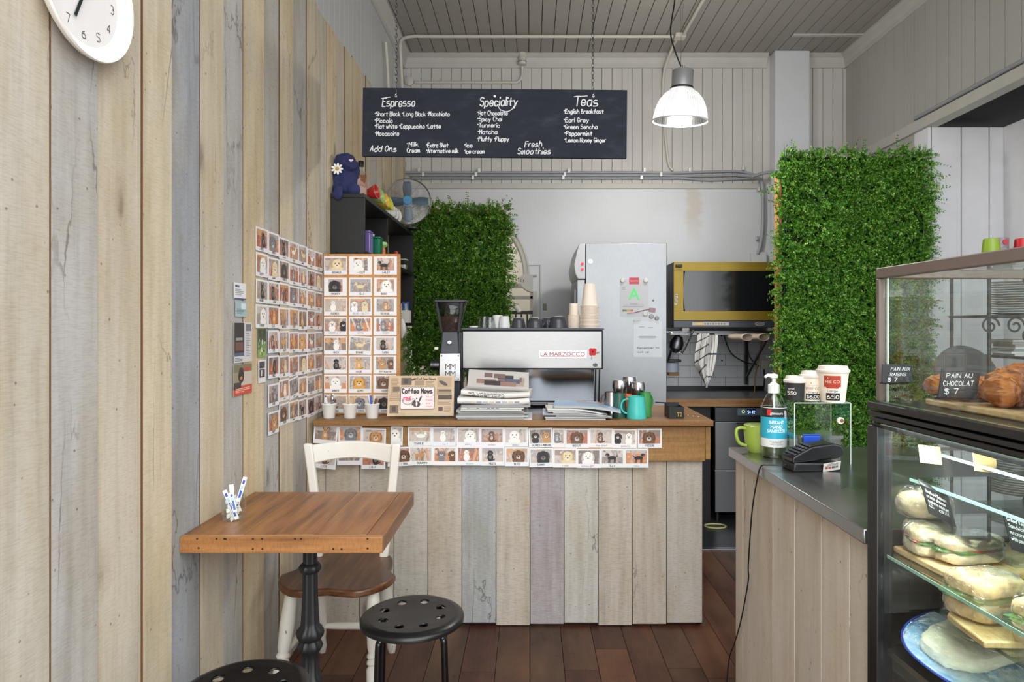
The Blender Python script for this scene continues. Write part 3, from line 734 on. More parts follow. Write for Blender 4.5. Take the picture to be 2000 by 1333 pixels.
# ---------------------------------------------------------------- the service counter
YC = 3.012
def counter():
    t = thing('service_counter', 'service counter faced in pale sawn boards with a wooden top, below the espresso machine', 'counter', (0, YC, 0))
    mb = MB(); x = -0.98; xs = [-0.98, -0.925]
    while xs[-1] < 0.70: xs.append(xs[-1]+0.1543)
    xs[-1] = 0.781
    for k, (a, b) in enumerate(zip(xs[:-1], xs[1:])):
        mb.box(a+0.0012, b-0.0012, 0, 0.022, 0.004+0.012*((k*7) % 3)/2, 0.905, 0, {5: C(166, 169, 170), 7: C(164, 156, 158), 8: C(190, 187, 180), 3: C(182, 176, 167)}.get(k, [C(188, 178, 165), C(184, 173, 159), C(183, 176, 166)][k % 3]))
    mb.build('front_panel', M_front, t, bev=0.0012, seg=1)
    MB().box(-0.97, 0.775, 0.024, 0.05, 0.0, 0.905).box(0.757, 0.779, 0.024, 0.5, 0.0, 0.905).box(-0.97, -0.95, 0.05, 0.5, 0.0, 0.905).build('carcass', mat('black_carcass', C(20, 19, 19), 0.6), t)
    MB().box(-0.955, 0.788, -0.024, -0.001, 0.752, 0.908).build('fascia_board', M_fascia, t, bev=0.002)
    mb = MB().box(0.79, 0.812, -0.02, 0.3, 0.758, 0.906); mb.build('end_board', M_fascia, t, bev=0.002)
    mb = MB(); mb.box(-0.962, 0.815, -0.058, 0.17, 0.9145, 0.94); mb.box(0.56, 0.815, 0.1705, 0.52, 0.9145, 0.94)
    mb.build('worktop', M_bench_w, t, bev=0.0025)
    MB().box(-0.962, 0.559, 0.1715, 0.62, 0.90, 0.935).build('worktop', M_dsteel, t, bev=0.002, ).__setitem__('label', 'dark steel rear half of the worktop')
    mb = MB()
    for px_, py_ in ((1347, 806), (1354, 811), (1361, 815)):
        p = at(px_, py_, 3.1); mb.cyl((p.x, 0.06+0.06*((815-py_)/9), 0.9395), (p.x, 0.06+0.06*((815-py_)/9), 0.9412), 0.0035, n=10)
    mb.build('cap', M_white, t)
counter()
# ---------------------------------------------------------------- instant photographs
FUR = {'white': C(238, 234, 226), 'cream': C(226, 204, 160), 'tan': C(190, 140, 86), 'gold': C(214, 160, 74), 'brown': C(112, 76, 52), 'black': C(40, 38, 40), 'grey': C(126, 124, 128)}
GRD = [C(160, 142, 130), C(176, 96, 58), C(142, 132, 130), C(186, 172, 160), C(168, 118, 92), C(122, 104, 96), C(196, 182, 172), C(200, 128, 70)]
WAL = [C(186, 176, 170), C(120, 104, 96), C(200, 190, 182), C(150, 130, 118), C(206, 150, 90), C(168, 160, 160)]
def ell(cx, cy, rx, ry, rot=0, n=14):
    return [(cx+rx*math.cos(a)*math.cos(rot)-ry*math.sin(a)*math.sin(rot), cy+rx*math.cos(a)*math.sin(rot)+ry*math.sin(a)*math.cos(rot)) for a in [2*PI*k/n for k in range(n)]]
def clip(poly, x0, x1, y0, y1):
    for ax, lim, sg in ((0, x0, 1), (0, x1, -1), (1, y0, 1), (1, y1, -1)):
        out = []
        for i in range(len(poly)):
            a, b = poly[i-1], poly[i]; da, db = sg*(a[ax]-lim), sg*(b[ax]-lim)
            if (da >= 0) != (db >= 0):
                q = da/(da-db); out.append((a[0]+(b[0]-a[0])*q, a[1]+(b[1]-a[1])*q))
            if db >= 0: out.append(b)
        poly = out
        if not poly: break
    return poly
def photo_mesh(seed, text, fur, pose, W=0.108, H=0.086, pw=0.094, ph=0.060, faint=False, grd=None, fd=0.12):
    """card in the local x-z plane facing -y, centre at origin: picture of a dog and a handwritten name"""
    r = random.Random(seed); mb = MB(); T = 0.0008
    mb.box(-W/2, W/2, 0, T, -H/2, H/2, 0, C(228+r.randint(-5, 5), 227, 226+r.randint(-3, 6)))
    x0, x1 = -pw/2, pw/2; z1 = H/2-0.007; z0 = z1-ph
    lay = [0]
    def P(poly, c):
        poly = clip(poly, x0, x1, z0, z1)
        if len(poly) < 3: return
        lay[0] += 1; y = -0.00004-0.00002*lay[0]
        mb.add([(p[0], y, p[1]) for p in poly], [tuple(range(len(poly)))], 0, c)
    def fade(c, k=fd): return tuple(a*(1-k)+b*k for a, b in zip(c, C(225, 215, 205)))
    g = GRD[grd if grd is not None else r.randrange(8)]; wl = WAL[r.randrange(6)]
    P([(x0, z0), (x1, z0), (x1, z1), (x0, z1)], fade(g))
    hz = z0+ph*r.uniform(0.45, 0.85)
    P([(x0, hz), (x1, hz+r.uniform(-.01, .01)), (x1, z1), (x0, z1)], fade(wl))
    for k in range(r.randint(2, 4)):
        a = r.uniform(x0, x1); b = a+r.uniform(-.03, .03); w_ = r.uniform(.003, .012)
        P([(a, z0), (a+w_, z0), (b+w_, z1), (b, z1)], fade(random.Random(seed+k).choice(GRD+WAL+[C(60, 52, 50), C(210, 210, 215)]), 0.3))
    for k in range(26):
        fx, fz = r.uniform(x0, x1), r.uniform(z0, z1); q = r.random(); c_ = C(226, 216, 206) if q < .4 else (C(70, 60, 54) if q < .7 else g); R_ = r.uniform(.0016, .006)
        P(ell(fx, fz, R_*1.4, R_*.8, r.uniform(0, 3), 8), tuple(0.3*a+0.7*b for a, b in zip(c_, fade(g))))
    f = FUR[fur]; dk = tuple(x*0.62 for x in f[:3])+(1,); lt = tuple(min(1, x*0.5+0.42) for x in f[:3])+(1,)
    if fur == 'black': dk = C(62, 60, 62); lt = C(120, 112, 106)
    cx = r.uniform(-.012, .012); cz = (z0+z1)/2
    if pose == 'face':
        R = ph*0.40; P(ell(cx, cz-R*0.9, R*1.15, R*0.9), f)
        for s_ in (-1, 1): P(ell(cx+s_*R*0.85, cz+R*0.05, R*0.34, R*0.78, s_*0.25), dk)
        P(ell(cx, cz, R*0.92, R*0.98), f); P(ell(cx, cz-R*0.38, R*0.44, R*0.40), lt)
        for s_ in (-1, 1): P(ell(cx+s_*R*0.36, cz+R*0.18, R*0.11, R*0.12, 0, 8), C(28, 24, 22))
        P(ell(cx, cz-R*0.22, R*0.17, R*0.13, 0, 8), C(32, 28, 28))
    elif pose == 'sit':
        R = ph*0.17; bz = z0+ph*0.30
        P(ell(cx, bz, R*1.35, R*1.75), f); P(ell(cx+R*1.5, bz-R*1.0, R*0.9, R*0.3, 0.5), dk)
        for s_ in (-1, 1): P([(cx+s_*R*0.55-R*0.26, z0+ph*0.04), (cx+s_*R*0.55+R*0.26, z0+ph*0.04), (cx+s_*R*0.5+R*0.3, bz), (cx+s_*R*0.5-R*0.3, bz)], f)
        P(ell(cx, bz+R*0.25, R*0.62, R*0.9), lt); hz_ = bz+R*2.2
        up = r.random() < 0.35
        for s_ in (-1, 1): P(ell(cx+s_*R*0.85, hz_+(R*0.95 if up else 0), R*0.32, R*0.8, (-s_*0.35 if up else s_*0.3)), dk)
        P(ell(cx, hz_, R*0.95, R*0.95), f); P(ell(cx, hz_-R*0.4, R*0.45, R*0.38), lt)
        for s_ in (-1, 1): P(ell(cx+s_*R*0.38, hz_+R*0.15, R*0.14, R*0.14, 0, 8), C(26, 24, 22))
        P(ell(cx, hz_-R*0.25, R*0.2, R*0.15, 0, 8), C(28, 26, 26))
    elif pose == 'stand':
        R = ph*0.15; bz = z0+ph*0.42; s0 = r.choice((-1, 1))
        for q in (-1.6, -1.0, 1.1, 1.7): P([(cx+q*R-R*0.22, z0+ph*0.05), (cx+q*R+R*0.22, z0+ph*0.05), (cx+q*R+R*0.28, bz), (cx+q*R-R*0.28, bz)], dk)
        P(ell(cx, bz, R*2.2, R*0.95), f); P(ell(cx-s0*R*2.4, bz+R*0.8, R*0.8, R*0.22, -s0*0.8), f)
        hx = cx+s0*R*2.2; hz_ = bz+R*1.4
        P(ell(hx, hz_, R*0.9, R*0.85), f)
        for s_ in (-1, 1): P(ell(hx+s_*R*0.75, hz_+R*0.1, R*0.28, R*0.65, s_*0.3), dk)
        P(ell(hx+s0*R*0.5, hz_-R*0.3, R*0.5, R*0.36), lt); P(ell(hx+s0*R*0.85, hz_-R*0.22, R*0.16, R*0.13, 0, 8), C(26, 24, 24))
        P(ell(hx+s0*R*0.2, hz_+R*0.15, R*0.13, R*0.13, 0, 8), C(26, 24, 22))
    else:   # two dogs
        for q, ff in ((-0.26, f), (0.26, FUR[r.choice(list(FUR))])):
            R = ph*0.26; hx = cx+q*pw; d2 = tuple(x*0.6 for x in ff[:3])+(1,)
            P(ell(hx, cz-R*1.1, R*1.0, R*1.1), ff)
            for s_ in (-1, 1): P(ell(hx+s_*R*0.85, cz+R*0.2, R*0.3, R*0.7, s_*0.25), d2)
            P(ell(hx, cz+R*0.2, R*0.9, R*0.9), ff); P(ell(hx, cz-R*0.1, R*0.4, R*0.36), C(205, 195, 182))
            for s_ in (-1, 1): P(ell(hx+s_*R*0.34, cz+R*0.4, R*0.12, R*0.12, 0, 8), C(26, 24, 22))
            P(ell(hx, cz+R*0.06, R*0.17, R*0.13, 0, 8), C(28, 26, 26))
    for k in range(16):
        R_ = ph*r.uniform(.02, .05); q = r.choice((0.84, 0.9, 1.12)); P(ell(cx+r.gauss(0, ph*.10), cz+r.gauss(-ph*.04, ph*.14), R_, R_*.6, r.uniform(0, 3), 8), tuple(min(1, a*q) for a in f[:3])+(1,)) if pose in ('face', 'sit') and k < 9 else None
    if text:
        ink = C(120, 122, 140) if faint else random.Random(seed).choice([C(34, 34, 44), C(38, 42, 78), C(28, 28, 30)])
        hh = 0.0085; st_, wd = glyphs(text); wd = min(wd*hh, pw*0.86)
        write(mb, text, (-wd/2+r.uniform(-.006, .006), -0.0003, -H/2+0.0055), (1, 0, 0), (0, 0, 1), hh, wd, th=0.12 if faint else 0.17, c=ink, jit=0.05)
    return mb
ORD = ['first', 'second', 'third', 'fourth', 'fifth', 'sixth', 'seventh', 'eighth', 'ninth', 'tenth', 'eleventh', 'twelfth', 'thirteenth', 'fourteenth', 'fifteenth']
POSEW = {'face': 'face close up', 'sit': 'sitting', 'stand': 'standing', 'two': 'beside another'}
def photo(loc, rot, label, group, **kw):
    return solo(photo_mesh(**kw), 'instant_photo', M_print, label, 'photo', loc, rot=rot, group=group, smooth=False)
# board of 24 photos standing on the counter
solo(MB().box(-0.977, -0.614, 3.150, 3.162, 0.940, 1.701).box(-0.975, -0.616, 3.1625, 3.175, 0.940, 1.69), 'photo_board', M_ply, 'wooden board covered in three columns of dog photos, standing on the counter by the wall', 'board', bev=0.0015)
BN = ['BIRAMUS', '- OZZY', 'BAILEY', 'SMOKEY', 'OLLI', 'BODO', 'AUDREY', 'BEAR + BETTY', 'GEORGIE', 'TRUFFLE P', 'OTTO', 'TEDDY', 'MACK', 'BONNIE', 'TURBO', '', 'LOUIE', 'IVY-Austin', 'AMBER', 'GIZMO', 'VADER', 'LUNA', 'COCO', 'HANK']
BF = ['cream face', 'white face', 'black stand', 'black face', 'cream stand', 'white face', 'white sit', 'white two', 'tan sit', 'white two', 'grey sit', 'grey sit', 'white sit', 'cream stand', 'black sit', 'black sit', 'gold sit', 'tan two', 'white face', 'gold face', 'brown face', 'brown sit', 'grey face', 'black face']
BG = [3, 5, 7, 1, 2, 4, 3, 2, 2, 4, 7, 1, 5, 2, 3, 6, 3, 2, 7, 2, 5, 0, 6, 7]
for k in range(24):
    i, j = divmod(k, 3); fur, pose = BF[k].split(); r = random.Random(k+900)
    px_ = (655.5, 704.5, 753)[j]-(1.5*i/7 if j else 0); py_ = (519, 560.5, 599, 637.5, 675, 712.5, 750, 789)[i]
    p = at(px_, py_, 3.15)
    photo((p.x, 3.1485, p.z), (0, 0.0, r.uniform(-.0, .0)) if k != 13 else (0, 0.05, 0), '%s dog %s in a photo on the wooden board, %s row, %s column' % (fur, POSEW[pose], ORD[i], ('left', 'middle', 'right')[j]), 'dog photos on the wooden board',
          seed=k+100, text=BN[k], fur=fur, pose=pose, pw=(0.10, 0.096, 0.082)[k % 3] if k not in (1, 3) else 0.066, faint=k in (7, 9, 10, 11), grd=BG[k])
# two rows along the counter front
R1 = [(636, 849, 46, .09), (684, 850, 44, .0), (730, 856, 46, .03), (775, 852, 24, .02), (820, 852.5, 46, 0), (867, 853, 46, 0), (915, 853.5, 46, 0), (961, 854, 46, 0), (1008, 854.5, 46, 0), (1056, 855.5, 46, -.02), (1091.5, 856, 23, 0), (1127, 856.5, 46, 0), (1174, 856, 46, .01), (1220.5, 857, 45, .01), (1269, 856.5, 46, -.005)]
R2 = [(634, 897, 42, .12), (682, 890, 46, .0), (729, 898, 46, .0), (769, 893, 24, -.02), (790, 892, 30, -.05), (822, 890.5, 46, 0), (869, 891, 46, 0), (915.5, 891, 46, 0), (962, 891.5, 46, 0), (1009.5, 892.5, 46, 0), (1057, 894, 46, -.02), (1104, 895, 46, 0), (1150, 896, 46, 0), (1196, 895.5, 45, 0), (1243, 895.5, 46, 0)]
N1 = ['', '', '', '', 'CHARLIE', 'no 1', 'misty', 'poppy', 'daisy', 'ALFRED + MORGAN', '', 'BISCUIT', 'the chief', 'scouts', 'FREDDIE']
F1 = ['tan sit', 'grey face', 'tan face', 'white face', 'white stand', 'white sit', 'white face', 'brown sit', 'white face', 'black two', 'grey sit', 'brown face', 'brown sit', 'black two', 'brown face']
N2 = ['LUCIE', '', 'LULU', '', 'LYRA', 'SCRAPPY', '', 'snowy', 'MILES', 'BUZZ', 'SAMMY', 'rosie', 'sunny girl', 'TILLY', 'roxy']
F2 = ['brown sit', 'cream stand', 'black sit', 'brown face', 'brown face', 'tan stand', 'grey two', 'white sit', 'black sit', 'brown face', 'black face', 'cream face', 'white face', 'black stand', 'black stand']
for row, (RR, NN, FF) in enumerate(((R1, N1, F1), (R2, N2, F2))):
    for k, (px_, py_, wpx, tl) in enumerate(RR):
        fur, pose = FF[k].split(); yy = YC-0.0262-(0.0012 if row == 1 else 0)-0.0004*(k % 3); p = at(px_, py_, yy)
        small = wpx < 32; W = 0.108 if not small else (0.054 if wpx < 28 else 0.072)
        if row == 1: p.y = yy+0.0
        photo((p.x, yy, p.z), (0.0 if row == 0 else 0.0, tl, 0), '%sphoto of %s dog %s on counter front, %s from left, %s row' % ('narrow ' if small else '', fur, POSEW[pose], ORD[k], ('upper', 'lower')[row]), 'dog photos along the counter front',
              seed=300+row*50+k, text=NN[k], fur=fur, pose=pose, W=W, pw=0.094 if not small else W-0.011, faint=NN[k].islower())
# seven columns on the plank wall
LN = ['LANCE', 'MONTY', 'bruno', 'ruby', 'bella', 'max', 'gus', 'DUSTY', 'suzie', 'CHARLEY', 'toby', 'HARPER', 'ziggy', 'nala', 'MAGGIE', 'LENA', 'CIRCLE', 'willow', 'odie', 'REX', 'jasper', 'FERGUS', 'ELLIE', 'WINSTON', 'CASEY', 'DASH', 'duke', 'pip']
k = 0
furs = ['black', 'grey', 'black', 'white', 'cream', 'white', 'brown', 'white', 'cream', 'black', 'grey', 'cream', 'black', 'cream', 'black', 'black', 'brown', 'grey', 'gold', 'cream', 'tan', 'white', 'gold', 'tan', 'grey', 'gold', 'white', 'brown', 'brown', 'gold', 'gold', 'gold', 'white', 'tan', 'black', 'cream', 'grey', 'cream', 'gold', 'grey', 'grey', 'white', 'grey', 'gold', 'grey', 'cream', 'tan', 'brown', 'tan', 'black', 'black', 'brown']
for i in range(8):
    for j in range(7):
        if i >= 4 and j == 0: continue
        y = 2.385+0.1092*(j+0.5); r = random.Random(k+77)
        z = 1.717-0.0925*i-0.043-(0.004*(i-3) if i > 3 else 0)-0.0022*j+r.uniform(-.003, .003)
        if i >= 6 and j == 1: z -= 0.008*(i-5)
        fur = furs[k % len(furs)]; pose = r.choice(['face', 'sit', 'sit', 'stand'])
        tl = r.uniform(-.012, .012) if not (i == 6 and j == 3) else -0.12
        dog = 'photo of a %s dog on the plank wall, %s row down, %s from left' % (fur, ORD[i], ORD[j])
        photo((XL+0.0035+0.0006*(j % 2), y+r.uniform(-.002, .002), z), (0, tl, PI/2), dog, 'dog photos on the plank wall', seed=500+k,
              text=(LN[k] if k < len(LN) else ['ZOE', 'ZELDA', 'coco', 'JEDI', 'milo', 'peggy', 'NIGEL', 'millie', 'ROCKET', 'hugo', 'finn', 'penny', 'KOBE', 'luna', 'skye', 'patch', 'rufus', 'otis', 'RUDY', 'SCOUT', 'bear', 'angus', 'roy', 'jet'][(k-len(LN)) % 24]), fur=fur, pose=pose, pw=0.092, ph=0.064, fd=0.0, grd=r.choice([1, 1, 7, 0, 5, 4]))
        k += 1
# other papers pinned to the plank wall
def flyer(px0, px1, py0, py1, name, label, cat, paint):
    Y0, Y1 = -XL*F/(CX-px0), -XL*F/(CX-px1); sc = (CX-(px0+px1)/2)/-XL
    zt = EYE-(py0-CY)/sc; zb = EYE-(py1-CY)/sc; W, H = Y1-Y0, zt-zb
    mb = MB()
    def P(x0, x1, z0, z1, c, lay=1): mb.quad((x0*W-W/2, -0.0001*lay, z0*H-H/2), (x1*W-W/2, -0.0001*lay, z0*H-H/2), (x1*W-W/2, -0.0001*lay, z1*H-H/2), (x0*W-W/2, -0.0001*lay, z1*H-H/2), 0, c)
    paint(mb, P, W, H)
    solo(mb, name, M_print, label, cat, (XL+0.0035, (Y0+Y1)/2, (zt+zb)/2), rz=PI/2, smooth=False)
def card(mb, W, H, c): mb.box(-W/2, W/2, 0, 0.0008, -H/2, H/2, 0, c)
def lines(P, n, x0, x1, z0, z1, c, seed=1, lay=2):
    r = random.Random(seed)
    for k in range(n):
        z = z1-(z1-z0)*k/n; P(x0, x0+(x1-x0)*r.uniform(0.55, 1), z-(z1-z0)/n*0.45, z, c, lay)
def f1(mb, P, W, H): card(mb, W, H, C(226, 226, 226)); P(.1, .3, .72, .86, C(60, 70, 100)); P(.34, .45, .72, .84, C(60, 70, 100)); lines(P, 4, .1, .9, .2, .62, C(150, 150, 160)); P(0, 1, 0, .07, C(70, 80, 130))
def f2(mb, P, W, H): card(mb, W, H, C(160, 182, 186)); P(.5, .9, .5, .85, C(214, 222, 224)); lines(P, 4, .1, .8, .15, .5, C(100, 124, 130))
def f3(mb, P, W, H):
    card(mb, W, H, C(206, 204, 204)); P(.02, .56, .18, .99, C(52, 47, 46)); P(.1, .46, .55, .62, C(150, 148, 146), 2); P(.08, .5, .3, .5, C(110, 76, 62), 2); P(.02, .56, .16, .24, C(84, 92, 124), 2)
    lines(P, 3, .05, .5, .02, .12, C(90, 90, 96)); lines(P, 14, .64, .95, .12, .72, C(140, 136, 142), 3); P(.64, .96, .78, .95, C(120, 116, 122))
def f4(mb, P, W, H):
    card(mb, W, H, C(196, 186, 172)); P(0, 1, .75, 1, C(122, 116, 84)); P(.0, .3, .2, .75, C(150, 140, 110)); P(0, 1, 0, .3, C(198, 70, 48)); P(.02, .4, .22, .42, C(60, 54, 50), 2)
    mb.poly([(p[0]*W, -0.0004, p[1]*H) for p in ell(-.10, .12, .16, .24)], 0, C(46, 42, 42)); mb.poly([(p[0]*W, -0.0005, p[1]*H) for p in ell(-.10, .30, .12, .10)], 0, C(60, 52, 48)); mb.poly([(p[0]*W, -0.0006, p[1]*H) for p in ell(-.10, .05, .07, .06)], 0, C(190, 120, 60))
    P(.55, .9, .78, .88, C(196, 60, 50), 3); lines(P, 3, .1, .9, .06, .22, C(232, 190, 170), 2, 3)
def f5(mb, P, W, H):
    card(mb, W, H, C(110, 140, 84)); P(0, 1, .55, 1, C(52, 70, 44)); P(0, 1, 0, .3, C(134, 166, 84)); r = random.Random(4)
    for q in range(26): P_ = ell(r.uniform(-.42, .42)*W, r.uniform(-.45, .45)*H, .05*W, .05*H, 0, 6); mb.poly([(a, -0.0003-0.00001*q, b) for a, b in P_], 0, r.choice([C(84, 120, 52), C(150, 178, 100), C(40, 60, 36), C(214, 214, 200)]))
    P(.45, .6, .45, .62, C(226, 226, 224), 8)
def f6(mb, P, W, H): card(mb, W, H, C(222, 220, 218)); P(.12, .88, .64, .94, C(52, 56, 66)); P(.12, .88, .24, .60, C(44, 42, 44)); P(.3, .5, .3, .56, C(214, 210, 208), 2); P(.55, .62, .4, .58, C(214, 210, 208), 2)
flyer(455, 478, 553, 585, 'business_card', 'white business card pinned on the plank wall, above the blue card', 'card', f1)
flyer(458, 480, 588, 619, 'business_card', 'pale blue card pinned on the plank wall, under the white one', 'card', f2)
flyer(455, 490, 630, 708, 'flyer', 'dark poster flyer with a grey text column on the plank wall', 'flyer', f3)
flyer(454, 490, 712, 771, 'flyer', 'red and white flyer with a black dog, lowest on the plank wall', 'flyer', f4)
flyer(502, 518, 643, 698, 'picture', 'bright green garden picture beside the dog photos on the plank wall', 'picture', f5)
flyer(503, 517, 704, 748, 'photo_strip', 'narrow black and white photo strip under the green picture', 'photo', f6)
# ---------------------------------------------------------------- black wall shelf and what stands on it
def shelf():
    t = thing('wall_shelf', 'black open shelf unit fixed to the plank wall above the photo board', 'shelf', (-0.90, 3.28, 1.36))
    x0, x1 = -0.083, 0.084
    MB().box(x0, x1, 0, 0.022, 0.345, 0.632).build('side_panel', M_black, t, bev=0.002)
    MB().box(x0, x1, 0.0225, 1.3695, 0.632, 0.654).box(x0, x1, 0, 0.0225, 0.6325, 0.654).build('top_board', M_black, t, bev=0.002)
    MB().box(x0, x1, 0.0225, 1.3695, 0.352, 0.374).build('shelf_board', M_black, t, bev=0.002)
    MB().box(x0, x1, 1.37, 1.39, 0.0, 0.654).build('side_panel', M_black, t, bev=0.002)
    MB().box(x0, x1, 0.80, 1.3695, 0.0, 0.02).build('shelf_board', M_black, t, bev=0.002)
    MB().box(x0, x1, 0.78, 0.7995, 0.0, 0.351).build('divider', M_black, t, bev=0.002)
    MB().box(x0, x1-0.02, 0.62, 0.64, 0.3745, 0.6315).build('divider', M_black, t, bev=0.002)
    m = MB()
    for px_ in (0.03, 0.13): m.cyl((x0+px_, -0.001, 0.362), (x0+px_, 0.002, 0.362), 0.004, n=10)
    m.build('screw', M_blackg, t)
shelf()
ST = 2.0145   # top of the shelf
def plush():
    t = thing('plush_toy', 'navy blue plush toy with a white daisy, on the near end of the black shelf', 'plush toy', (-0.925, 3.335, ST))
    fur = mat('navy_plush', C(44, 50, 92), 0.95, bumpy=0.9, bscale=120, var=0.25, vscale=60)
    m = MB()
    m.ball(0.0, 0.02, 0.075, 0.052, 0.045, 0.085); m.ball(0.005, 0.005, 0.165, 0.048, 0.047, 0.048); m.ball(0.030, -0.012, 0.150, 0.034, 0.036, 0.032)
    m.ball(-0.040, -0.004, 0.115, 0.022, 0.020, 0.085); m.ball(-0.022, 0.0, 0.185, 0.028, 0.025, 0.025)
    m.ball(0.045, 0.045, 0.12, 0.018, 0.018, 0.065)
    m.ball(-0.045, -0.01, 0.03, 0.018, 0.02, 0.03)
    m.ball(-0.02, -0.030, 0.022, 0.024, 0.045, 0.022); m.ball(-0.020, -0.062, -0.005, 0.027, 0.018, 0.032)
    m.ball(0.043, -0.004, 0.028, 0.034, 0.03, 0.034)
    o = m.build('body', fur, t)
    r = o.modifiers.new('remesh', 'REMESH'); r.mode = 'VOXEL'; r.voxel_size = 0.006; r.use_smooth_shade = True
    s = o.modifiers.new('smooth', 'SMOOTH'); s.factor = 0.6; s.iterations = 6
    tx = bpy.data.textures.new('fur', 'CLOUDS'); tx.noise_scale = 0.012
    d = o.modifiers.new('fur', 'DISPLACE'); d.texture = tx; d.strength = 0.007; d.mid_level = 0.5
    m = MB(); cx_, cz_, y_ = -0.030, 0.125, -0.036
    for k in range(9):
        a = 2*PI*k/9; m.prism(ell(cx_+0.019*math.cos(a), cz_+0.019*math.sin(a), 0.011, 0.0055, a), y_-0.001*(k % 2)-0.002, y_, ax=1)
    m.build('daisy', mat('felt_white', C(238, 236, 230), 0.9), t)
    MB().ball(cx_, y_-0.002, cz_, 0.0075, 0.003, 0.0075).build('daisy_centre', mat('felt_yellow', C(206, 160, 30), 0.9), t)
    m = MB()
    for s_ in (-1, 1): m.ball(0.041+0.005*s_, -0.0455, 0.1655, 0.0065, 0.004, 0.005, 12, 8)
    m.ball(0.041, -0.0455, 0.1615, 0.006, 0.004, 0.005, 12, 8); m.build('nose', mat('felt_pink', C(226, 200, 204), 0.9), t)
plush()
def bottle():
    t = thing('spice_bottle', 'square glass bottle of brown granules with a black cap, beside the plush toy', 'bottle', (-0.862, 3.40, ST), rz=0.3)
    m = MB(); lv = [(0, 0.028), (0.004, 0.03), (0.115, 0.03), (0.130, 0.022), (0.138, 0.014), (0.165, 0.0135)]
    vs = []; n = 24
    for z, r in lv:
        for k in range(n):
            a = 2*PI*k/n; q = r/max(abs(math.cos(a)), abs(math.sin(a)))**(0.85 if z < 0.12 else 0.0); q = min(q, r*1.3); vs.append((q*math.cos(a), q*math.sin(a), z))
    m.add(vs, [(i*n+k, i*n+(k+1) % n, (i+1)*n+(k+1) % n, (i+1)*n+k) for i in range(len(lv)-1) for k in range(n)])
    m.build('glass', M_glass, t)
    MB().box(-0.027, 0.027, -0.027, 0.027, 0.004, 0.113).build('granules', mat('granules', C(150, 96, 62), 0.9, bumpy=0.5, bscale=300, var=0.5, vscale=220), t, bev=0.005)
    MB().lathe([(0.0155, 0.160), (0.0155, 0.185), (0.014, 0.187)], 24).build('cap', M_blackp, t)
bottle()
def cup_mesh(r0, r1, h, th=0.0025, n=32, saucer=False):
    return MB().lathe([(r0*0.8, 0), (r0, 0.002), (r0+(r1-r0)*0.6, h*0.55), (r1, h-0.001), (r1-th*0.5, h), (r1-th, h-0.001), (r0+(r1-r0)*0.6-th, h*0.55), (r0-th, 0.005), (0, 0.004)], n)
def handle(mb, x, z, r, th, n=10): 
    mb.tube([(x+r*math.cos(a)*0.9, 0, z+r*math.sin(a)) for a in np.linspace(-1.9, 1.9, n)], th, 8)
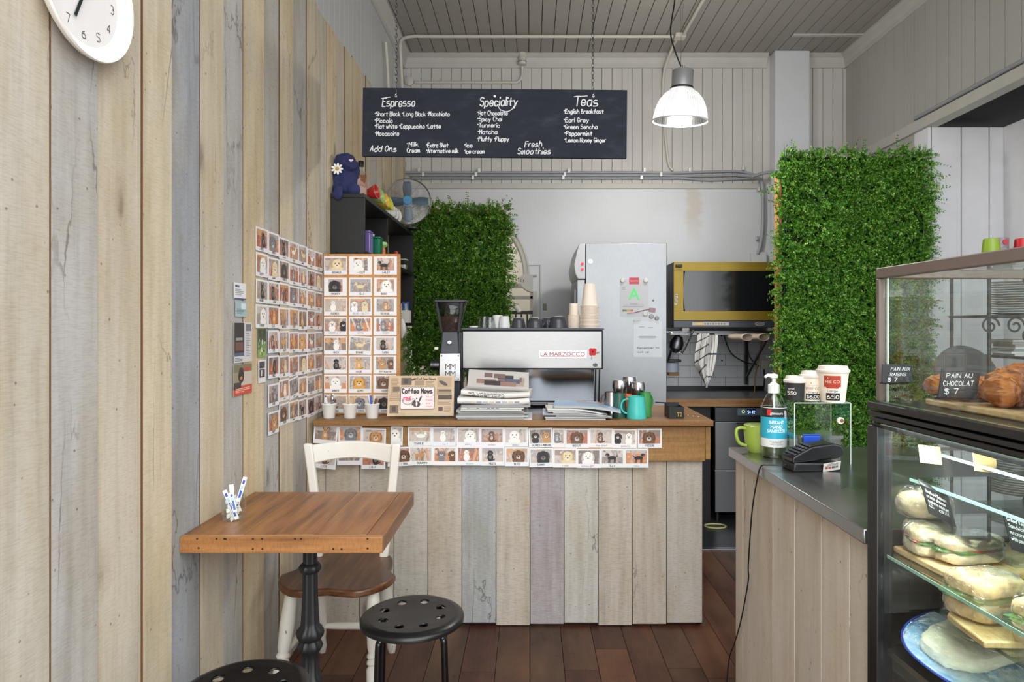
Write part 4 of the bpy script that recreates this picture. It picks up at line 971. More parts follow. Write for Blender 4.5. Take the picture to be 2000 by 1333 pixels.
def bowlcups():
    M_c = [('red', C(196, 52, 44)), ('pale green', C(176, 200, 126)), ('yellow', C(232, 200, 60)), ('lime', C(206, 206, 66))]
    ys = [3.50, 3.62, 3.74, 3.85]
    for k, ((nm, c), y) in enumerate(zip(M_c, ys)):
        t = thing('espresso_cup', '%s espresso cup lying on its side on the black shelf top' % nm, 'cup', (-0.858, y, ST+0.0385), group='coloured cups on the shelf', rot=(0.15, math.radians(78), 0))
        cup_mesh(0.022, 0.038, 0.058).build('bowl', mat('cup_%d' % k, c, 0.25), t)
        MB().tube([(0.039*math.cos(a), 0.039*math.sin(a), 0.0575) for a in np.linspace(0, 2*PI, 32, endpoint=False)], 0.0018, 6, closed=True).build('rim', mat('cup_rim_%d' % k, tuple(min(1, q*0.5+0.2) for q in c[:3])+(1,), 0.25), t)
    W = mat('white_china', C(232, 230, 226), 0.2)
    for y, lab, hz in ((3.97, 'white china cup on the black shelf just past the lime cup', 0.5), (4.10, 'white china cup on the black shelf in front of the teapot', -0.4)):
        t = thing('china_cup', lab, 'cup', (-0.865, y, ST), rz=hz, group='white china on the shelf')
        cup_mesh(0.026, 0.040, 0.07).build('bowl', W, t); m = MB(); handle(m, 0.038, 0.036, 0.02, 0.004); m.build('handle', W, t)
    t = thing('teapot', 'small round white teapot with a loop handle at the far end of the black shelf', 'teapot', (-0.862, 4.225, ST), rz=-0.9)
    MB().lathe([(0.028, 0), (0.042, 0.012), (0.050, 0.04), (0.045, 0.066), (0.03, 0.08), (0.02, 0.083)], 36).build('body', W, t)
    MB().lathe([(0.028, 0.081), (0.022, 0.09), (0.006, 0.094), (0.008, 0.103), (0.0, 0.106)], 24).build('lid', W, t)
    m = MB(); handle(m, 0.047, 0.045, 0.03, 0.005); m.build('handle', W, t)
    MB().tube([(-0.045, 0, 0.03), (-0.065, 0, 0.045), (-0.078, 0, 0.075)], [0.012, 0.009, 0.006], 12).build('spout', W, t)
    # in the compartment
    def tin(x, y, w, d, h, c, nm, lab):
        t = thing('tea_tin', lab, 'tin', (x, y, 1.7345)); m_ = mat(nm, c, 0.3, 0.5)
        MB().box(-w/2, w/2, -d/2, d/2, 0, h-0.012).build('body', m_, t, bev=0.003)
        MB().box(-w/2-0.0015, w/2+0.0015, -d/2-0.0015, d/2+0.0015, h-0.0115, h).build('lid', m_, t, bev=0.003)
    tin(-0.850, 3.46, 0.052, 0.07, 0.118, C(150, 130, 200), 'purple_tin', 'tall purple patterned tea tin inside the black shelf')
    tin(-0.835, 3.60, 0.062, 0.075, 0.105, C(40, 128, 96), 'green_tin', 'shiny green square tea tin inside the black shelf')
    solo(MB().box(-0.03, 0.03, -0.001, 0.001, 0, 0.13), 'paper_slip', M_paper, 'white paper slip standing behind the green tin on the shelf', 'paper', (-0.885, 3.66, 1.7345))
    t = thing('squeeze_pack', 'orange pack with a pale green top beside the green tin', 'pack', (-0.835, 3.74, 1.7345))
    MB().lathe([(0.022, 0), (0.024, 0.05), (0.020, 0.062)], 20).build('body', mat('orange_pack', C(206, 112, 36), 0.5), t)
    MB().lathe([(0.020, 0.0622), (0.036, 0.08), (0.030, 0.095), (0.0, 0.097)], 20).build('top', mat('green_cap', C(160, 206, 120), 0.5), t)
    for k, (y, lab) in enumerate(((3.86, 'small white lidded tub on the shelf board, nearer the orange pack'), (3.97, 'small clear round tub on the shelf board, past the white tub'))):
        t = thing('small_tub', lab, 'tub', (-0.838, y, 1.7345)); MB().lathe([(0.020, 0), (0.023, 0.026)], 24).build('body', [W, M_glass][k], t); MB().lathe([(0.0255, 0.0265), (0.0255, 0.033), (0.0, 0.034)], 24).build('lid', W, t)
    t = thing('sauce_bottle', 'small white bottle with a red cap on the far shelf board', 'bottle', (-0.845, 4.20, 1.7345))
    MB().lathe([(0.022, 0), (0.023, 0.05), (0.014, 0.066)], 20).build('body', W, t); MB().lathe([(0.015, 0.0665), (0.013, 0.094), (0, 0.096)], 20).build('cap', mat('red_cap', C(200, 30, 34), 0.4), t)
    t = thing('plastic_tub', 'clear plastic tub with lid on the far end of the shelf board', 'tub', (-0.848, 4.42, 1.7345))
    MB().box(-0.03, 0.03, -0.04, 0.04, 0, 0.06).build('body', mat_glass('tub_plastic', (0.86, 0.9, 0.9, 1), 1.4), t, bev=0.006)
    MB().box(-0.034, 0.034, -0.044, 0.044, 0.0605, 0.068).build('lid', mat('tub_lid', C(190, 205, 205), 0.3), t, bev=0.002)
    MB().box(-0.026, 0.026, -0.036, 0.036, 0.003, 0.03).build('filling', mat('white_powder', C(226, 222, 214), 0.9), t, bev=0.003)
    for k in range(7):
        solo(MB().lathe([(0.03, 0), (0.048, 0.006), (0.062, 0.012), (0.06, 0.0135), (0.046, 0.008), (0.0, 0.003)], 36), 'saucer', W, 'white saucer in the stack on the lowest black shelf', 'saucer', (-0.885, 4.30, 1.3805+0.0165*k), group='stacked saucers on the lowest shelf')
    t = thing('sachet_box', 'white box of blue and white sachets on the lowest black shelf', 'box', (-0.846, 4.52, 1.3805))
    MB().box(-0.03, 0.03, -0.05, 0.05, 0, 0.085).build('box', M_paper, t, bev=0.002)
    m = MB()
    for k in range(8): m.box(-0.024+0.006*k, -0.020+0.006*k, -0.03+0.01*(k % 3), 0.0+0.01*(k % 3), 0.0855, 0.13+0.012*(k % 2), 0, C(72, 110, 190) if k % 2 else C(232, 230, 226))
    m.build('sachets', M_print, t)
    m = MB(); P = [(0.0, 0.0), (0.012, -0.02), (0.016, -0.06), (0.006, -0.10)]
    solo(MB().tube([(0, 0, 0), (0.006, -0.01, -0.03), (0.010, -0.012, -0.07), (0.002, -0.012, -0.115)], [0.012, 0.018, 0.02, 0.006], 10), 'cloth', M_white, 'white cloth hanging from the lowest black shelf beside the photo board', 'cloth', (-0.800, 4.16, 1.40))
bowlcups()
M_wire = mat_metal('wire_chrome', (0.26, 0.25, 0.24, 1), 0.3)
def fan():
    t = thing('desk_fan', 'round chrome desk fan with blue blades at the back of the black shelf', 'fan', (-0.815, 4.45, ST), rz=0.12)
    zc = 0.173; R = 0.152
    m = MB()
    for k in range(17):
        r = 0.032+(R-0.032)*k/16; y = -0.055*(1-(r/R)**2.2)
        m.tube([(r*math.cos(a), y-0.02, zc+r*math.sin(a)) for a in np.linspace(0, 2*PI, 56, endpoint=False)], 0.0012, 4, closed=True)
    for k in range(8):
        a = 2*PI*k/8+0.2; m.tube([(r*math.cos(a), -0.055*(1-(r/R)**2.2)-0.0185, zc+r*math.sin(a)) for r in (0.03, 0.07, 0.11, R)], 0.0016, 5)
    m.tube([(R*math.cos(a), -0.02, zc+R*math.sin(a)) for a in np.linspace(0, 2*PI, 64, endpoint=False)], 0.0042, 8, closed=True)
    m.build('front_grille', M_wire, t)
    m = MB()
    for k in range(14):
        r = 0.05+(R-0.05)*k/13; y = 0.055*(1-(r/R)**2.2)
        m.tube([(r*math.cos(a), y-0.016, zc+r*math.sin(a)) for a in np.linspace(0, 2*PI, 48, endpoint=False)], 0.0012, 4, closed=True)
    m.build('rear_grille', M_wire, t)
    B = mat('fan_blue', C(30, 92, 124), 0.4); B2 = mat('fan_hub_blue', C(64, 150, 196), 0.35)
    for k in range(4):
        a0 = PI/2*k+0.05; m = MB(); rows = []
        for q in np.linspace(0, 1, 7):
            r = 0.03+0.105*q; hw = 0.016+0.014*math.sin(PI*min(1, q*0.75+0.12)); rows.append((r, hw))
        vs = []
        for r, hw in rows:
            for s_ in (-1, 0, 1):
                a = s_*hw; tw = 0.35*s_*hw
                vs.append((r*math.cos(a0)-a*math.sin(a0), -0.024+tw, zc+r*math.sin(a0)+a*math.cos(a0)))
        n = len(rows); fs = [(i*3+j, i*3+j+1, i*3+4+j, i*3+3+j) for i in range(n-1) for j in range(2)]
        m.add(vs, fs); o = m.build('blade', B, t); sd = o.modifiers.new('solid', 'SOLIDIFY'); sd.thickness = 0.0016
    MB().cyl((0, -0.082, zc), (0, -0.068, zc), 0.027, 0.031, 32).build('badge', B2, t, bev=0.002)
    m = MB(); ptext(m, 'FUSION', (0, -0.0826, zc-0.003), (1, 0, 0), (0, 0, 1), 0.006, 0.026, align=0.5); m.build('lettering', mat('fan_letter', C(30, 84, 120), 0.4), t)
    MB().cyl((0, -0.005, zc), (0, 0.09, zc), 0.045, 0.035, 24).build('motor', M_steel, t, bev=0.004)
    MB().tube([(0, 0.05, zc-0.02), (0, 0.05, 0.02)], 0.010, 12).build('stand', M_chrome, t)
    MB().lathe([(0.06, 0.0), (0.06, 0.008), (0.02, 0.022), (0.0, 0.024)], 32, cy=0.05, cx=0.01).build('base', M_blackp, t)
fan()
# ---------------------------------------------------------------- leafy panels
GREENS = [(0.0, C(30, 74, 30)), (0.3, C(62, 122, 40)), (0.6, C(104, 166, 50)), (0.85, C(140, 196, 70)), (1.0, C(178, 216, 110))]
M_leaf = mat_leaf('artificial_leaf', GREENS)
M_leaf2 = mat_leaf('artificial_leaf_deep', [(0.0, C(36, 72, 28)), (0.3, C(66, 112, 36)), (0.6, C(96, 146, 44)), (0.85, C(126, 172, 58)), (1.0, C(156, 192, 84))])
M_backing = mat('panel_backing', C(26, 40, 22), 0.9)
def leaves(name, W, H, N, seed, parent, m, depth=0.085, size=1.0):
    rng = np.random.default_rng(seed); K = 14
    bx = rng.uniform(-W/2, W/2, N); bz = rng.uniform(0, H, N); by = -rng.uniform(0.0, depth*0.45, N)
    # clumps: sprigs lean away from nearby cell centres so that light and dark patches form
    lump = np.sin(bx*38+np.sin(bz*21)*1.7)*np.sin(bz*33+np.sin(bx*17)*2.1)
    by = by-(lump > 0.1)*rng.uniform(0, depth*0.4, N)
    d = np.stack([rng.normal(0, .75, N), -np.abs(rng.normal(0.8, .35, N)), rng.normal(-0.05, .75, N)], 1)
    edge = np.minimum.reduce([bx+W/2, W/2-bx, H-bz, bz])
    d[:, 0] += np.where(bx+W/2 < 0.03, -1.0, 0)+np.where(W/2-bx < 0.03, 1.0, 0); d[:, 2] += np.where(H-bz < 0.03, 1.0, 0)-np.where(bz < 0.03, 1.5, 0)
    d /= np.linalg.norm(d, axis=1)[:, None]
    L = rng.uniform(0.035, 0.075, N)*size*np.where((edge < 0.02) & (rng.random(N) < .25), 1.7, 1.0)
    rv = rng.normal(0, 1, (N, 3)); s = np.cross(d, rv); s /= np.linalg.norm(s, axis=1)[:, None]
    t = np.tile((np.arange(K)//2+1)/(K/2), (N, 1)); side = np.tile(np.where(np.arange(K) % 2 == 0, 1.0, -1.0), (N, 1))
    base = np.stack([bx, by, bz], 1)
    pos = base[:, None, :]+d[:, None, :]*(L[:, None]*t)[:, :, None]
    pos[:, :, 2] -= 0.012*t**2
    ld = s[:, None, :]*side[:, :, None]*0.9+d[:, None, :]*0.55+rng.normal(0, .22, (N, K, 3))
    ld /= np.linalg.norm(ld, axis=2)[:, :, None]
    nv = np.cross(d, s)[:, None, :]+rng.normal(0, .35, (N, K, 3)); wv = np.cross(ld, nv); wv /= np.linalg.norm(wv, axis=2)[:, :, None]
    ll = (rng.uniform(0.010, 0.018, (N, K))*size*(1.15-0.5*t))[:, :, None]; lw = ll*0.40
    v = np.stack([pos, pos+ld*ll*0.5+wv*lw, pos+ld*ll, pos+ld*ll*0.5-wv*lw], 2).reshape(-1, 3)
    v[:, 1] = np.minimum(v[:, 1], -0.002)
    nf = N*K; me = bpy.data.meshes.new(name); me.vertices.add(nf*4); me.vertices.foreach_set('co', v.astype(np.float32).ravel())
    me.loops.add(nf*4); me.loops.foreach_set('vertex_index', np.arange(nf*4, dtype=np.int32)); me.polygons.add(nf)
    me.polygons.foreach_set('loop_start', np.arange(nf, dtype=np.int32)*4); me.update(calc_edges=True); me.materials.append(m)
    o = bpy.data.objects.new(name, me); COL.objects.link(o); o.parent = parent; return o
t = thing('leafy_wall_panel', 'tall bright green artificial hedge panel behind the bar counter', 'hedge panel', (2.015, 4.17, 0))
MB().box(-0.44, 0.45, 0.0, 0.02, 0.30, 2.42).build('backing', M_backing, t)
o = leaves('foliage', 0.93, 2.12, 10500, 3, t, M_leaf, size=1.12); o.location.z = 0.31; o['kind'] = 'stuff'
MB().box(-0.468, -0.445, -0.02, 0.045, 0.0, 2.30).build('timber_edge', M_ply, t, bev=0.003)
MB().box(0.40, 0.43, 0.021, 0.06, 0.0, 2.2).build('post', M_ply, t)
m = MB()
for k in range(2): m.tube([(-0.425+0.012*k, -0.01, 0.4), (-0.425+0.012*k, -0.01, 2.46)], 0.003, 6)
m.build('wire_mesh', mat('green_wire', C(40, 84, 78), 0.5), t)
t = thing('leafy_wall_panel', 'smaller green artificial hedge panel on the back wall, behind the coffee grinder', 'hedge panel', (-0.545, 5.11, 1.03))
MB().box(-0.36, 0.36, 0.0, 0.018, 0.05, 1.20).build('backing', M_backing, t)
MB().box(-0.35, 0.35, 0.0185, 0.03, 0.02, 1.225).build('timber_frame', M_ply, t)
o = leaves('foliage', 0.74, 1.235, 4800, 5, t, M_leaf2, size=1.25); o['kind'] = 'stuff'
# ---------------------------------------------------------------- espresso machine and what stands on the counter
ZW = 0.9355
def machine():
    Y = 3.42; t = thing('espresso_machine', 'wide steel espresso machine with a red lettered badge on the service counter', 'coffee machine', (0.013, Y, ZW))
    w = 0.364; z0, z1 = 1.136-ZW, 1.339-ZW
    K = M_grey
    m = MB().box(-w, w, 0.0, 0.38, z0, z1); m.build('body', mat('machine_black', C(34, 36, 40), 0.35), t, bev=0.006)
    MB().box(-w+0.006, w-0.008, -0.006, -0.0005, z0+0.006, z1-0.006).build('rear_panel', mat_metal('machine_steel', (0.28, 0.28, 0.275, 1), 0.3, (1, 1, 40)), t, bev=0.002)
    MB().box(-w-0.004, w+0.004, -0.004, 0.40, z1+0.0005, z1+0.010).build('cup_tray', K, t, bev=0.003)
    # inclined lower panel
    m = MB(); x0, x1 = -0.305, 0.318
    m.prism([(0.012, z0-0.001), (0.022, z0-0.001), (0.062, 0.035), (0.052, 0.035)], x0, x1, ax=0); m.build('lower_panel', mat_metal('mirror_steel', (0.8, 0.82, 0.86, 1), 0.12, (40, 1, 1)), t)
    for x in (x0-0.035, x0-0.014, x1+0.004, x1+0.024):
        MB().prism([(0.0, z0-0.001), (0.014, z0-0.001), (0.056, 0.03), (0.042, 0.03)], x, x+0.007, ax=0).build('side_rail', mat('machine_black', C(34, 36, 40), 0.35), t)
    MB().box(x0-0.035, x1+0.03, 0.03, 0.42, 0.012, 0.029).build('drip_tray', M_dsteel, t, bev=0.002)
    for x in (-0.3, 0.3):
        for y in (0.08, 0.38): MB().cyl((x, y, 0), (x, y, 0.0115), 0.022, n=20).build('foot', M_blackp, t)
    MB().box(-0.29, 0.29, 0.10, 0.36, 0.03, z0-0.001).build('group_housing', M_steel, t, bev=0.01)
    bx0, bx1 = (1052-1035)/380-0.013, (1146-1035)/380-0.013; bz = 1.36-(692-637)/380-ZW
    b = MB().box(bx0, bx1, -0.010, -0.0065, bz-0.021, bz+0.021).build('badge', mat('badge_white', C(240, 238, 240), 0.3), t, bev=0.001)
    m = MB(); ptext(m, 'LA MARZOCCO', (bx0+0.010, -0.0104, bz-0.0095), (1, 0, 0), (0, 0, 1), 0.019, bx1-bx0-0.02)
    m.box(bx0+0.014, bx1-0.016, -0.0104, -0.01005, bz-0.0125, bz-0.0105)
    m.build('lettering', mat('badge_red', C(170, 26, 50), 0.4), b)
    px_, pz = (1157-1035)/379-0.013, 1.36-(687-637)/379-ZW
    pp = MB()
    for a, rx in ((0.6, 0.013), (2.5, 0.013), (4.0, 0.014), (5.4, 0.013)): pp.prism(ell(px_+0.008*math.cos(a), pz+0.010*math.sin(a), rx, 0.012, a), -0.009-0.0004*a, -0.0065, ax=1)
    f = pp.build('poppy', mat('poppy_red', C(200, 34, 40), 0.7), t)
    m = MB().prism(ell(px_, pz, 0.004, 0.004), -0.0125, -0.011, ax=1); m.tube([(px_-0.003, -0.0075, pz-0.02), (px_-0.008, -0.0075, pz-0.042)], 0.0009, 6); m.build('poppy_centre', M_dark, f)
    MB().prism(ell(px_+0.026, pz-0.006, 0.008, 0.005, 0.3), -0.0085, -0.0066, ax=1).build('poppy_leaf', mat('poppy_leaf', C(130, 142, 110), 0.8), f)
    hx, hz = (1162-1035)/379-0.013, 1.36-(713-637)/379-ZW
    MB().prism([(hx+0.014*math.cos(a), hz+0.010*math.sin(a)) for a in [PI/6+k*PI/3 for k in range(6)]], -0.0095, -0.0066, ax=1).build('emblem', M_grey, t, bev=0.001)
machine()
ZM = 1.3495
def on_machine():
    Wg = mat('dark_grey_cup', C(62, 64, 70), 0.22); rim = mat('cup_foot_pale', C(190, 188, 184), 0.5)
    def updown(px_, Y, r0, r1, h, lab, hz, grp='dark grey cups on the machine'):
        p = at(px_, 640, Y); t = thing('coffee_cup', lab, 'cup', (p.x, Y, ZM), rz=hz, group=grp)
        MB().lathe([(r1, 0.0), (r1*0.99, 0.012), (r1*0.9, h*0.5), (r0*1.15, h*0.85), (r0, h*0.93), (r0*0.72, h*0.95), (r0*0.7, h)], 36, caps=True).build('bowl', Wg, t)
        MB().lathe([(r0*0.74, h*0.955), (r0*0.74, h), (r0*0.62, h), (r0*0.6, h*0.96)], 30, caps=False).build('foot_ring', rim, t)
        m = MB(); handle(m, r1*0.84, h*0.5, h*0.3, 0.0045); m.build('handle', Wg, t)
    updown(1013, 3.56, 0.026, 0.038, 0.055, 'upturned dark grey cup, leftmost grey cup on the machine', 2.2)
    updown(1045, 3.52, 0.028, 0.044, 0.056, 'upturned dark grey cup in the middle of the machine top', 0.4)
    updown(1090, 3.50, 0.032, 0.048, 0.062, 'largest upturned dark grey cup, beside the paper cup stacks', 2.9)
    updown(1070, 3.62, 0.027, 0.038, 0.055, 'dark grey cup half hidden between two larger grey cups', 1.0)
    FR = mat_glass('frosted_glass', (0.80, 0.82, 0.83, 1), 2.4, 0.25); FR2 = mat('white_frosted', C(214, 214, 212), 0.35)
    for px_, Y, r, h, lab, m_ in ((946, 3.60, 0.032, 0.062, 'clear ribbed glass at the left end of the machine top', FR), (957, 3.52, 0.030, 0.055, 'clear ribbed glass lying nearest the white tumblers on the machine', FR), (972, 3.56, 0.034, 0.068, 'taller pale tumbler upside down on the machine, left one', FR2), (985, 3.51, 0.030, 0.062, 'shorter pale tumbler upside down on the machine, right one', FR2)):
        p = at(px_, 640, Y); solo(MB().lathe([(r, 0), (r*1.0, h*0.3), (r*0.82, h*0.8), (r*0.74, h), (r*0.6, h), (0, h*0.98)], 36, flute=0.03 if m_ is FR else 0, fn=18), 'tumbler', m_, lab, 'glass', (p.x, Y, ZM), group='tumblers on the machine')
    solo(MB().lathe([(0.02, 0), (0.024, 0.003), (0.024, 0.010), (0.0, 0.011)], 30), 'cup_lid', M_white, 'flat white lid at the left end of the machine top', 'lid', (at(925, 640, 3.5).x, 3.5, ZM))
    # nested paper cups, upside down
    def stack(px_, Y, r_rim, r_base, h, n, step, lab_in, lab_top, nm):
        p = at(px_, 640, Y); first = None
        for k in range(n):
            lab = lab_top if k == n-1 else lab_in
            if first is None:
                first = thing('paper_cup', lab, 'paper cup', (p.x, Y, ZM), group=nm)
                MB().lathe([(r_rim-0.006, 0.004), (r_rim-0.0045, 0.006), (r_base, h), (r_base-0.002, h), (r_base-0.003, h-0.004), (0, h-0.004)], 36, caps=False).build('cup_wall', M_cupw, first)
                MB().tube([(r_rim*math.cos(a), r_rim*math.sin(a), 0.0026) for a in np.linspace(0, 2*PI, 36, endpoint=False)], 0.0026, 6, closed=True).build('rolled_rim', M_cupw, first)
            else: dup(first, (p.x, Y, ZM+step*k), label=lab)
    stack(1121, 3.50, 0.031, 0.0235, 0.066, 12, 0.0057, 'small paper cup nested in the shorter upside down stack on the machine', 'small paper cup topmost of the shorter stack on the machine', 'paper cups in the shorter stack')
    stack(1151.5, 3.47, 0.046, 0.029, 0.118, 18, 0.0066, 'paper cup nested in the taller upside down stack on the machine', 'paper cup topmost of the taller stack on the machine', 'paper cups in the taller stack')
on_machine()
def grinder():
    Y = 3.36; s = S(Y); X = (880-1035)/s; t = thing('coffee_grinder', 'dark grey coffee grinder with a clear bean hopper, left of the espresso machine', 'coffee grinder', (X, Y, ZW))
    def zz(py): return EYE-(py-CY)/s-ZW
    def frust(m, x0, x1, y0, y1, za, X0, X1, Y0, Y1, zb, mm=0):
        vs = [(x0, y0, za), (x1, y0, za), (x1, y1, za), (x0, y1, za), (X0, Y0, zb), (X1, Y0, zb), (X1, Y1, zb), (X0, Y1, zb)]
        return m.add(vs, [(3, 2, 1, 0), (4, 5, 6, 7), (0, 1, 5, 4), (1, 2, 6, 5), (2, 3, 7, 6), (3, 0, 4, 7)], mm)
    G = M_grinder
    m = MB(); frust(m, -0.048, 0.048, -0.02, 0.17, 0.0, -0.050, 0.050, -0.03, 0.17, zz(735)); m.build('lower_body', G, t, bev=0.006)
    m = MB(); frust(m, -0.058, 0.050, -0.03, 0.16, zz(735)+0.0005, -0.042, 0.036, 0.0, 0.13, zz(648)); m.build('upper_body', G, t, bev=0.005)
    m = MB(); za, zb = zz(744), zz(690); 
    frust(m, -0.053, 0.055, -0.043, -0.032, za, -0.050, 0.050, -0.030, -0.020, zb); pl = m.build('front_plate', M_steel, t, bev=0.002)
    m = MB()
    for q in range(2):
        for x_ in (-0.022, 0.004): ptext(m, 'M', (x_, -0.0437+0.013*((0.022+0.036*q)/(zb-za)), za+0.022+0.036*q), (1, 0, 0), (0, 0.093, 1), 0.030, 0.025)
    m.build('lettering', mat('grinder_letter', C(60, 56, 48), 0.4), pl)
    m = MB()
    for x_ in (-0.042, 0.044):
        for z_ in (za+0.012, zb-0.012): m.cyl((x_*0.98, -0.043, z_), (x_*0.98, -0.030, z_), 0.003, n=10)
    m.build('screw', M_dark, pl)
    m = MB().prism([(-0.003+0.013*math.cos(a), zz(669)+0.010*math.sin(a)) for a in [PI/6+k*PI/3 for k in range(6)]], -0.024, -0.008, ax=1); m.build('emblem', M_steel, t, bev=0.001)
    m = MB(); frust(m, -0.048, 0.040, 0.0, 0.115, zz(648)+0.0005, -0.078, 0.076, -0.03, 0.15, zz(592))
    m.f = [f for k, f in enumerate(m.f) if k > 1]; m.m = m.m[:len(m.f)]; m.c = m.c[:len(m.f)]
    h = m.build('hopper', M_smoke, t, bev=0.0); sd = h.modifiers.new('s', 'SOLIDIFY'); sd.thickness = 0.003
    m = MB(); frust(m, -0.040, 0.032, 0.010, 0.105, zz(647), -0.050, 0.046, 0.0, 0.13, zz(618)); m.build('beans', mat('coffee_beans', C(96, 66, 52), 0.5, bumpy=1.0, bscale=160, var=0.6, vscale=140), h)
    MB().box(-0.080, 0.078, -0.034, 0.154, zz(592)+0.0005, zz(586)).build('hopper_lid', mat('hopper_lid', C(46, 48, 52), 0.3), t, bev=0.005)
    for x_ in (-0.066, 0.06): 
        m = MB(); frust(m, x_*0.68-0.006, x_*0.68+0.006, -0.003, 0.003, zz(648), x_-0.006, x_+0.006, -0.034, -0.028, zz(592)); m.build('hopper_corner', mat('hopper_lid', C(46, 48, 52), 0.3), t)
    MB().cyl((-0.058, 0.03, zz(715)), (-0.105, 0.03, zz(715)), 0.024, n=28).cyl((-0.085, 0.03, zz(715)), (-0.092, 0.03, zz(715)), 0.028, n=28).build('adjusting_knob', M_dsteel, t, bev=0.002)
    MB().box(-0.078, -0.06, -0.02, -0.012, zz(683), zz(678)).build('switch', M_white, t)
    MB().box(0.037, 0.052, 0.0, 0.12, zz(790), zz(648)).build('cable_duct', M_blackp, t, bev=0.004)
grinder()
# newspaper rack
def news():
    t = thing('newspaper_stand', 'acrylic stand holding a tan folded newspaper behind a small sign, on the counter', 'newspaper stand', (-0.495, 3.0, 0.9405), rz=0.05)
    tilt = Matrix.Rotation(math.radians(-16), 4, 'X')
    tan = C(196, 168, 134); ink = C(74, 60, 48)
    m = MB(); m.T = Matrix.Translation((0, 0.012, 0.012)) @ tilt
    for k in range(5): m.box(-0.150+0.002*(k % 2), 0.150-0.001*k, 0.003*k, 0.003*k+0.0026, 0.002*k, 0.185-0.003*k, 0, tan)
    def Q(x0, x1, z0, z1, c, lay=1): m.quad((x0, -0.0002*lay, z0), (x1, -0.0002*lay, z0), (x1, -0.0002*lay, z1), (x0, -0.0002*lay, z1), 0, c)
    r = random.Random(3)
    def para(x0, x1, z0, z1, n):
        for k in range(n):
            z = z1-(z1-z0)*(k+1)/n; Q(x0, x0+(x1-x0)*r.uniform(.75, 1), z, z+(z1-z0)/n*0.42, C(132, 110, 86))
    para(-0.138, -0.10, 0.10, 0.176, 14); para(-0.143, -0.085, 0.07, 0.10, 6); Q(-0.128, -0.098, 0.112, 0.134, C(110, 94, 76), 2)
    Q(-0.092, -0.045, 0.142, 0.176, C(96, 82, 66)); Q(-0.08, -0.06, 0.148, 0.17, C(62, 52, 44), 2)
    Q(-0.14, -0.10, 0.012, 0.05, C(112, 96, 78)); Q(-0.13, -0.112, 0.02, 0.045, C(70, 60, 50), 2)
    Q(-0.03, 0.012, 0.140, 0.162, C(150, 126, 98)); para(0.02, 0.06, 0.13, 0.163, 5)
    Q(0.072, 0.138, 0.13, 0.178, C(170, 146, 116)); m.poly([(p[0], -0.0005, p[1]) for p in ell(0.1, 0.15, 0.022, 0.008, -0.5)], 0, ink)
    Q(0.072, 0.138, 0.098, 0.124, C(150, 128, 100)); Q(0.08, 0.136, 0.112, 0.118, ink, 2); Q(0.078, 0.14, 0.074, 0.096, C(64, 52, 42)); para(0.085, 0.132, 0.078, 0.092, 3)
    Q(0.08, 0.10, 0.022, 0.04, ink); para(0.105, 0.138, 0.018, 0.045, 5); para(0.075, 0.138, 0.05, 0.07, 4)
    write(m, 'Coffee News', (-0.02, -0.0006, 0.165), (1, 0, 0), (0, 0, 1), 0.011, 0.085, th=0.2, c=ink)
    m.poly([(p[0], -0.0005, p[1]) for p in ell(-0.035, 0.168, 0.014, 0.005, 0.3)], 0, ink)
    m.build('newspapers', M_print, t, smooth=False)
    m = MB(); m.T = Matrix.Translation((0, 0.012, 0.012)) @ tilt
    sx0, sx1, sz0, sz1 = -0.092, 0.062, 0.030, 0.132
    m.prism([(x, z) for x, z in rrect(sx0, sx1, sz0, sz1, 0.006)], -0.006, -0.0045, ax=1, c=C(52, 42, 40))
    m.prism([(x, z) for x, z in rrect(sx0+0.002, sx1-0.002, sz0+0.002, sz1-0.002, 0.005)], -0.0066, -0.006, ax=1, c=C(232, 214, 210))
    U, V = (1, 0, 0), (0, 0, 1)
    write(m, 'Coffee News', (sx0+0.007, -0.0072, sz1-0.029), U, V, 0.020, 0.136, th=0.24, c=C(40, 30, 30))
    write(m, 'FREE', (sx0+0.016, -0.0072, sz0+0.038), (0.98, 0, 0.12), (-0.12, 0, 0.98), 0.014, 0.034, th=0.26, c=C(206, 70, 110))
    for k in range(18):
        a = PI*(0.95+1.15*k/17); x_, z_ = sx0+0.034+0.024*math.cos(a), sz0+0.042+0.021*math.sin(a); m.poly([(p[0], -0.0072, p[1]) for p in ell(x_, z_, 0.0032, 0.0014, a)], 0, C(44, 36, 36))
    for k, wd in enumerate((0.030, 0.030, 0.030, 0.030)): write(m, ['News', 'Break', 'every', 'week'][k], (sx1-0.038, -0.0072, sz1-0.049-0.0145*k), U, V, 0.008, wd, th=0.16, c=C(222, 130, 158))
    hx, hz = -0.018, sz0+0.052
    for pl, c_ in ((ell(hx, hz+0.012, 0.013, 0.014), C(226, 208, 204)), (ell(hx, hz-0.03, 0.017, 0.014), C(60, 52, 52)), (ell(hx+0.016, hz-0.005, 0.004, 0.018, -0.4), C(40, 34, 34)), (ell(hx-0.014, hz-0.022, 0.004, 0.016, -0.5), C(40, 34, 34)), (ell(hx+0.022, hz+0.012, 0.004, 0.006), C(214, 190, 186)), (ell(hx, hz-0.004, 0.003, 0.004), C(40, 34, 34)), (ell(hx, hz-0.028, 0.004, 0.012), C(226, 214, 210))):
        lay = getattr(m, 'lay', 0)+1; m.lay = lay
        cl = clip(pl, sx0+0.003, sx1-0.003, sz0+0.003, sz1-0.003); m.poly([(p[0], -0.0070-0.0001*lay, p[1]) for p in cl], 0, c_)
    m.build('sign', M_print, t, smooth=False)
    m = MB(); m.T = Matrix.Translation((0, 0.012, 0.010)) @ tilt; m.box(-0.11, 0.12, 0.0165, 0.0195, 0, 0.17); m.box(-0.11, 0.12, -0.014, 0.0195, -0.004, -0.0005); m.box(-0.11, 0.12, -0.014, -0.011, 0, 0.02)
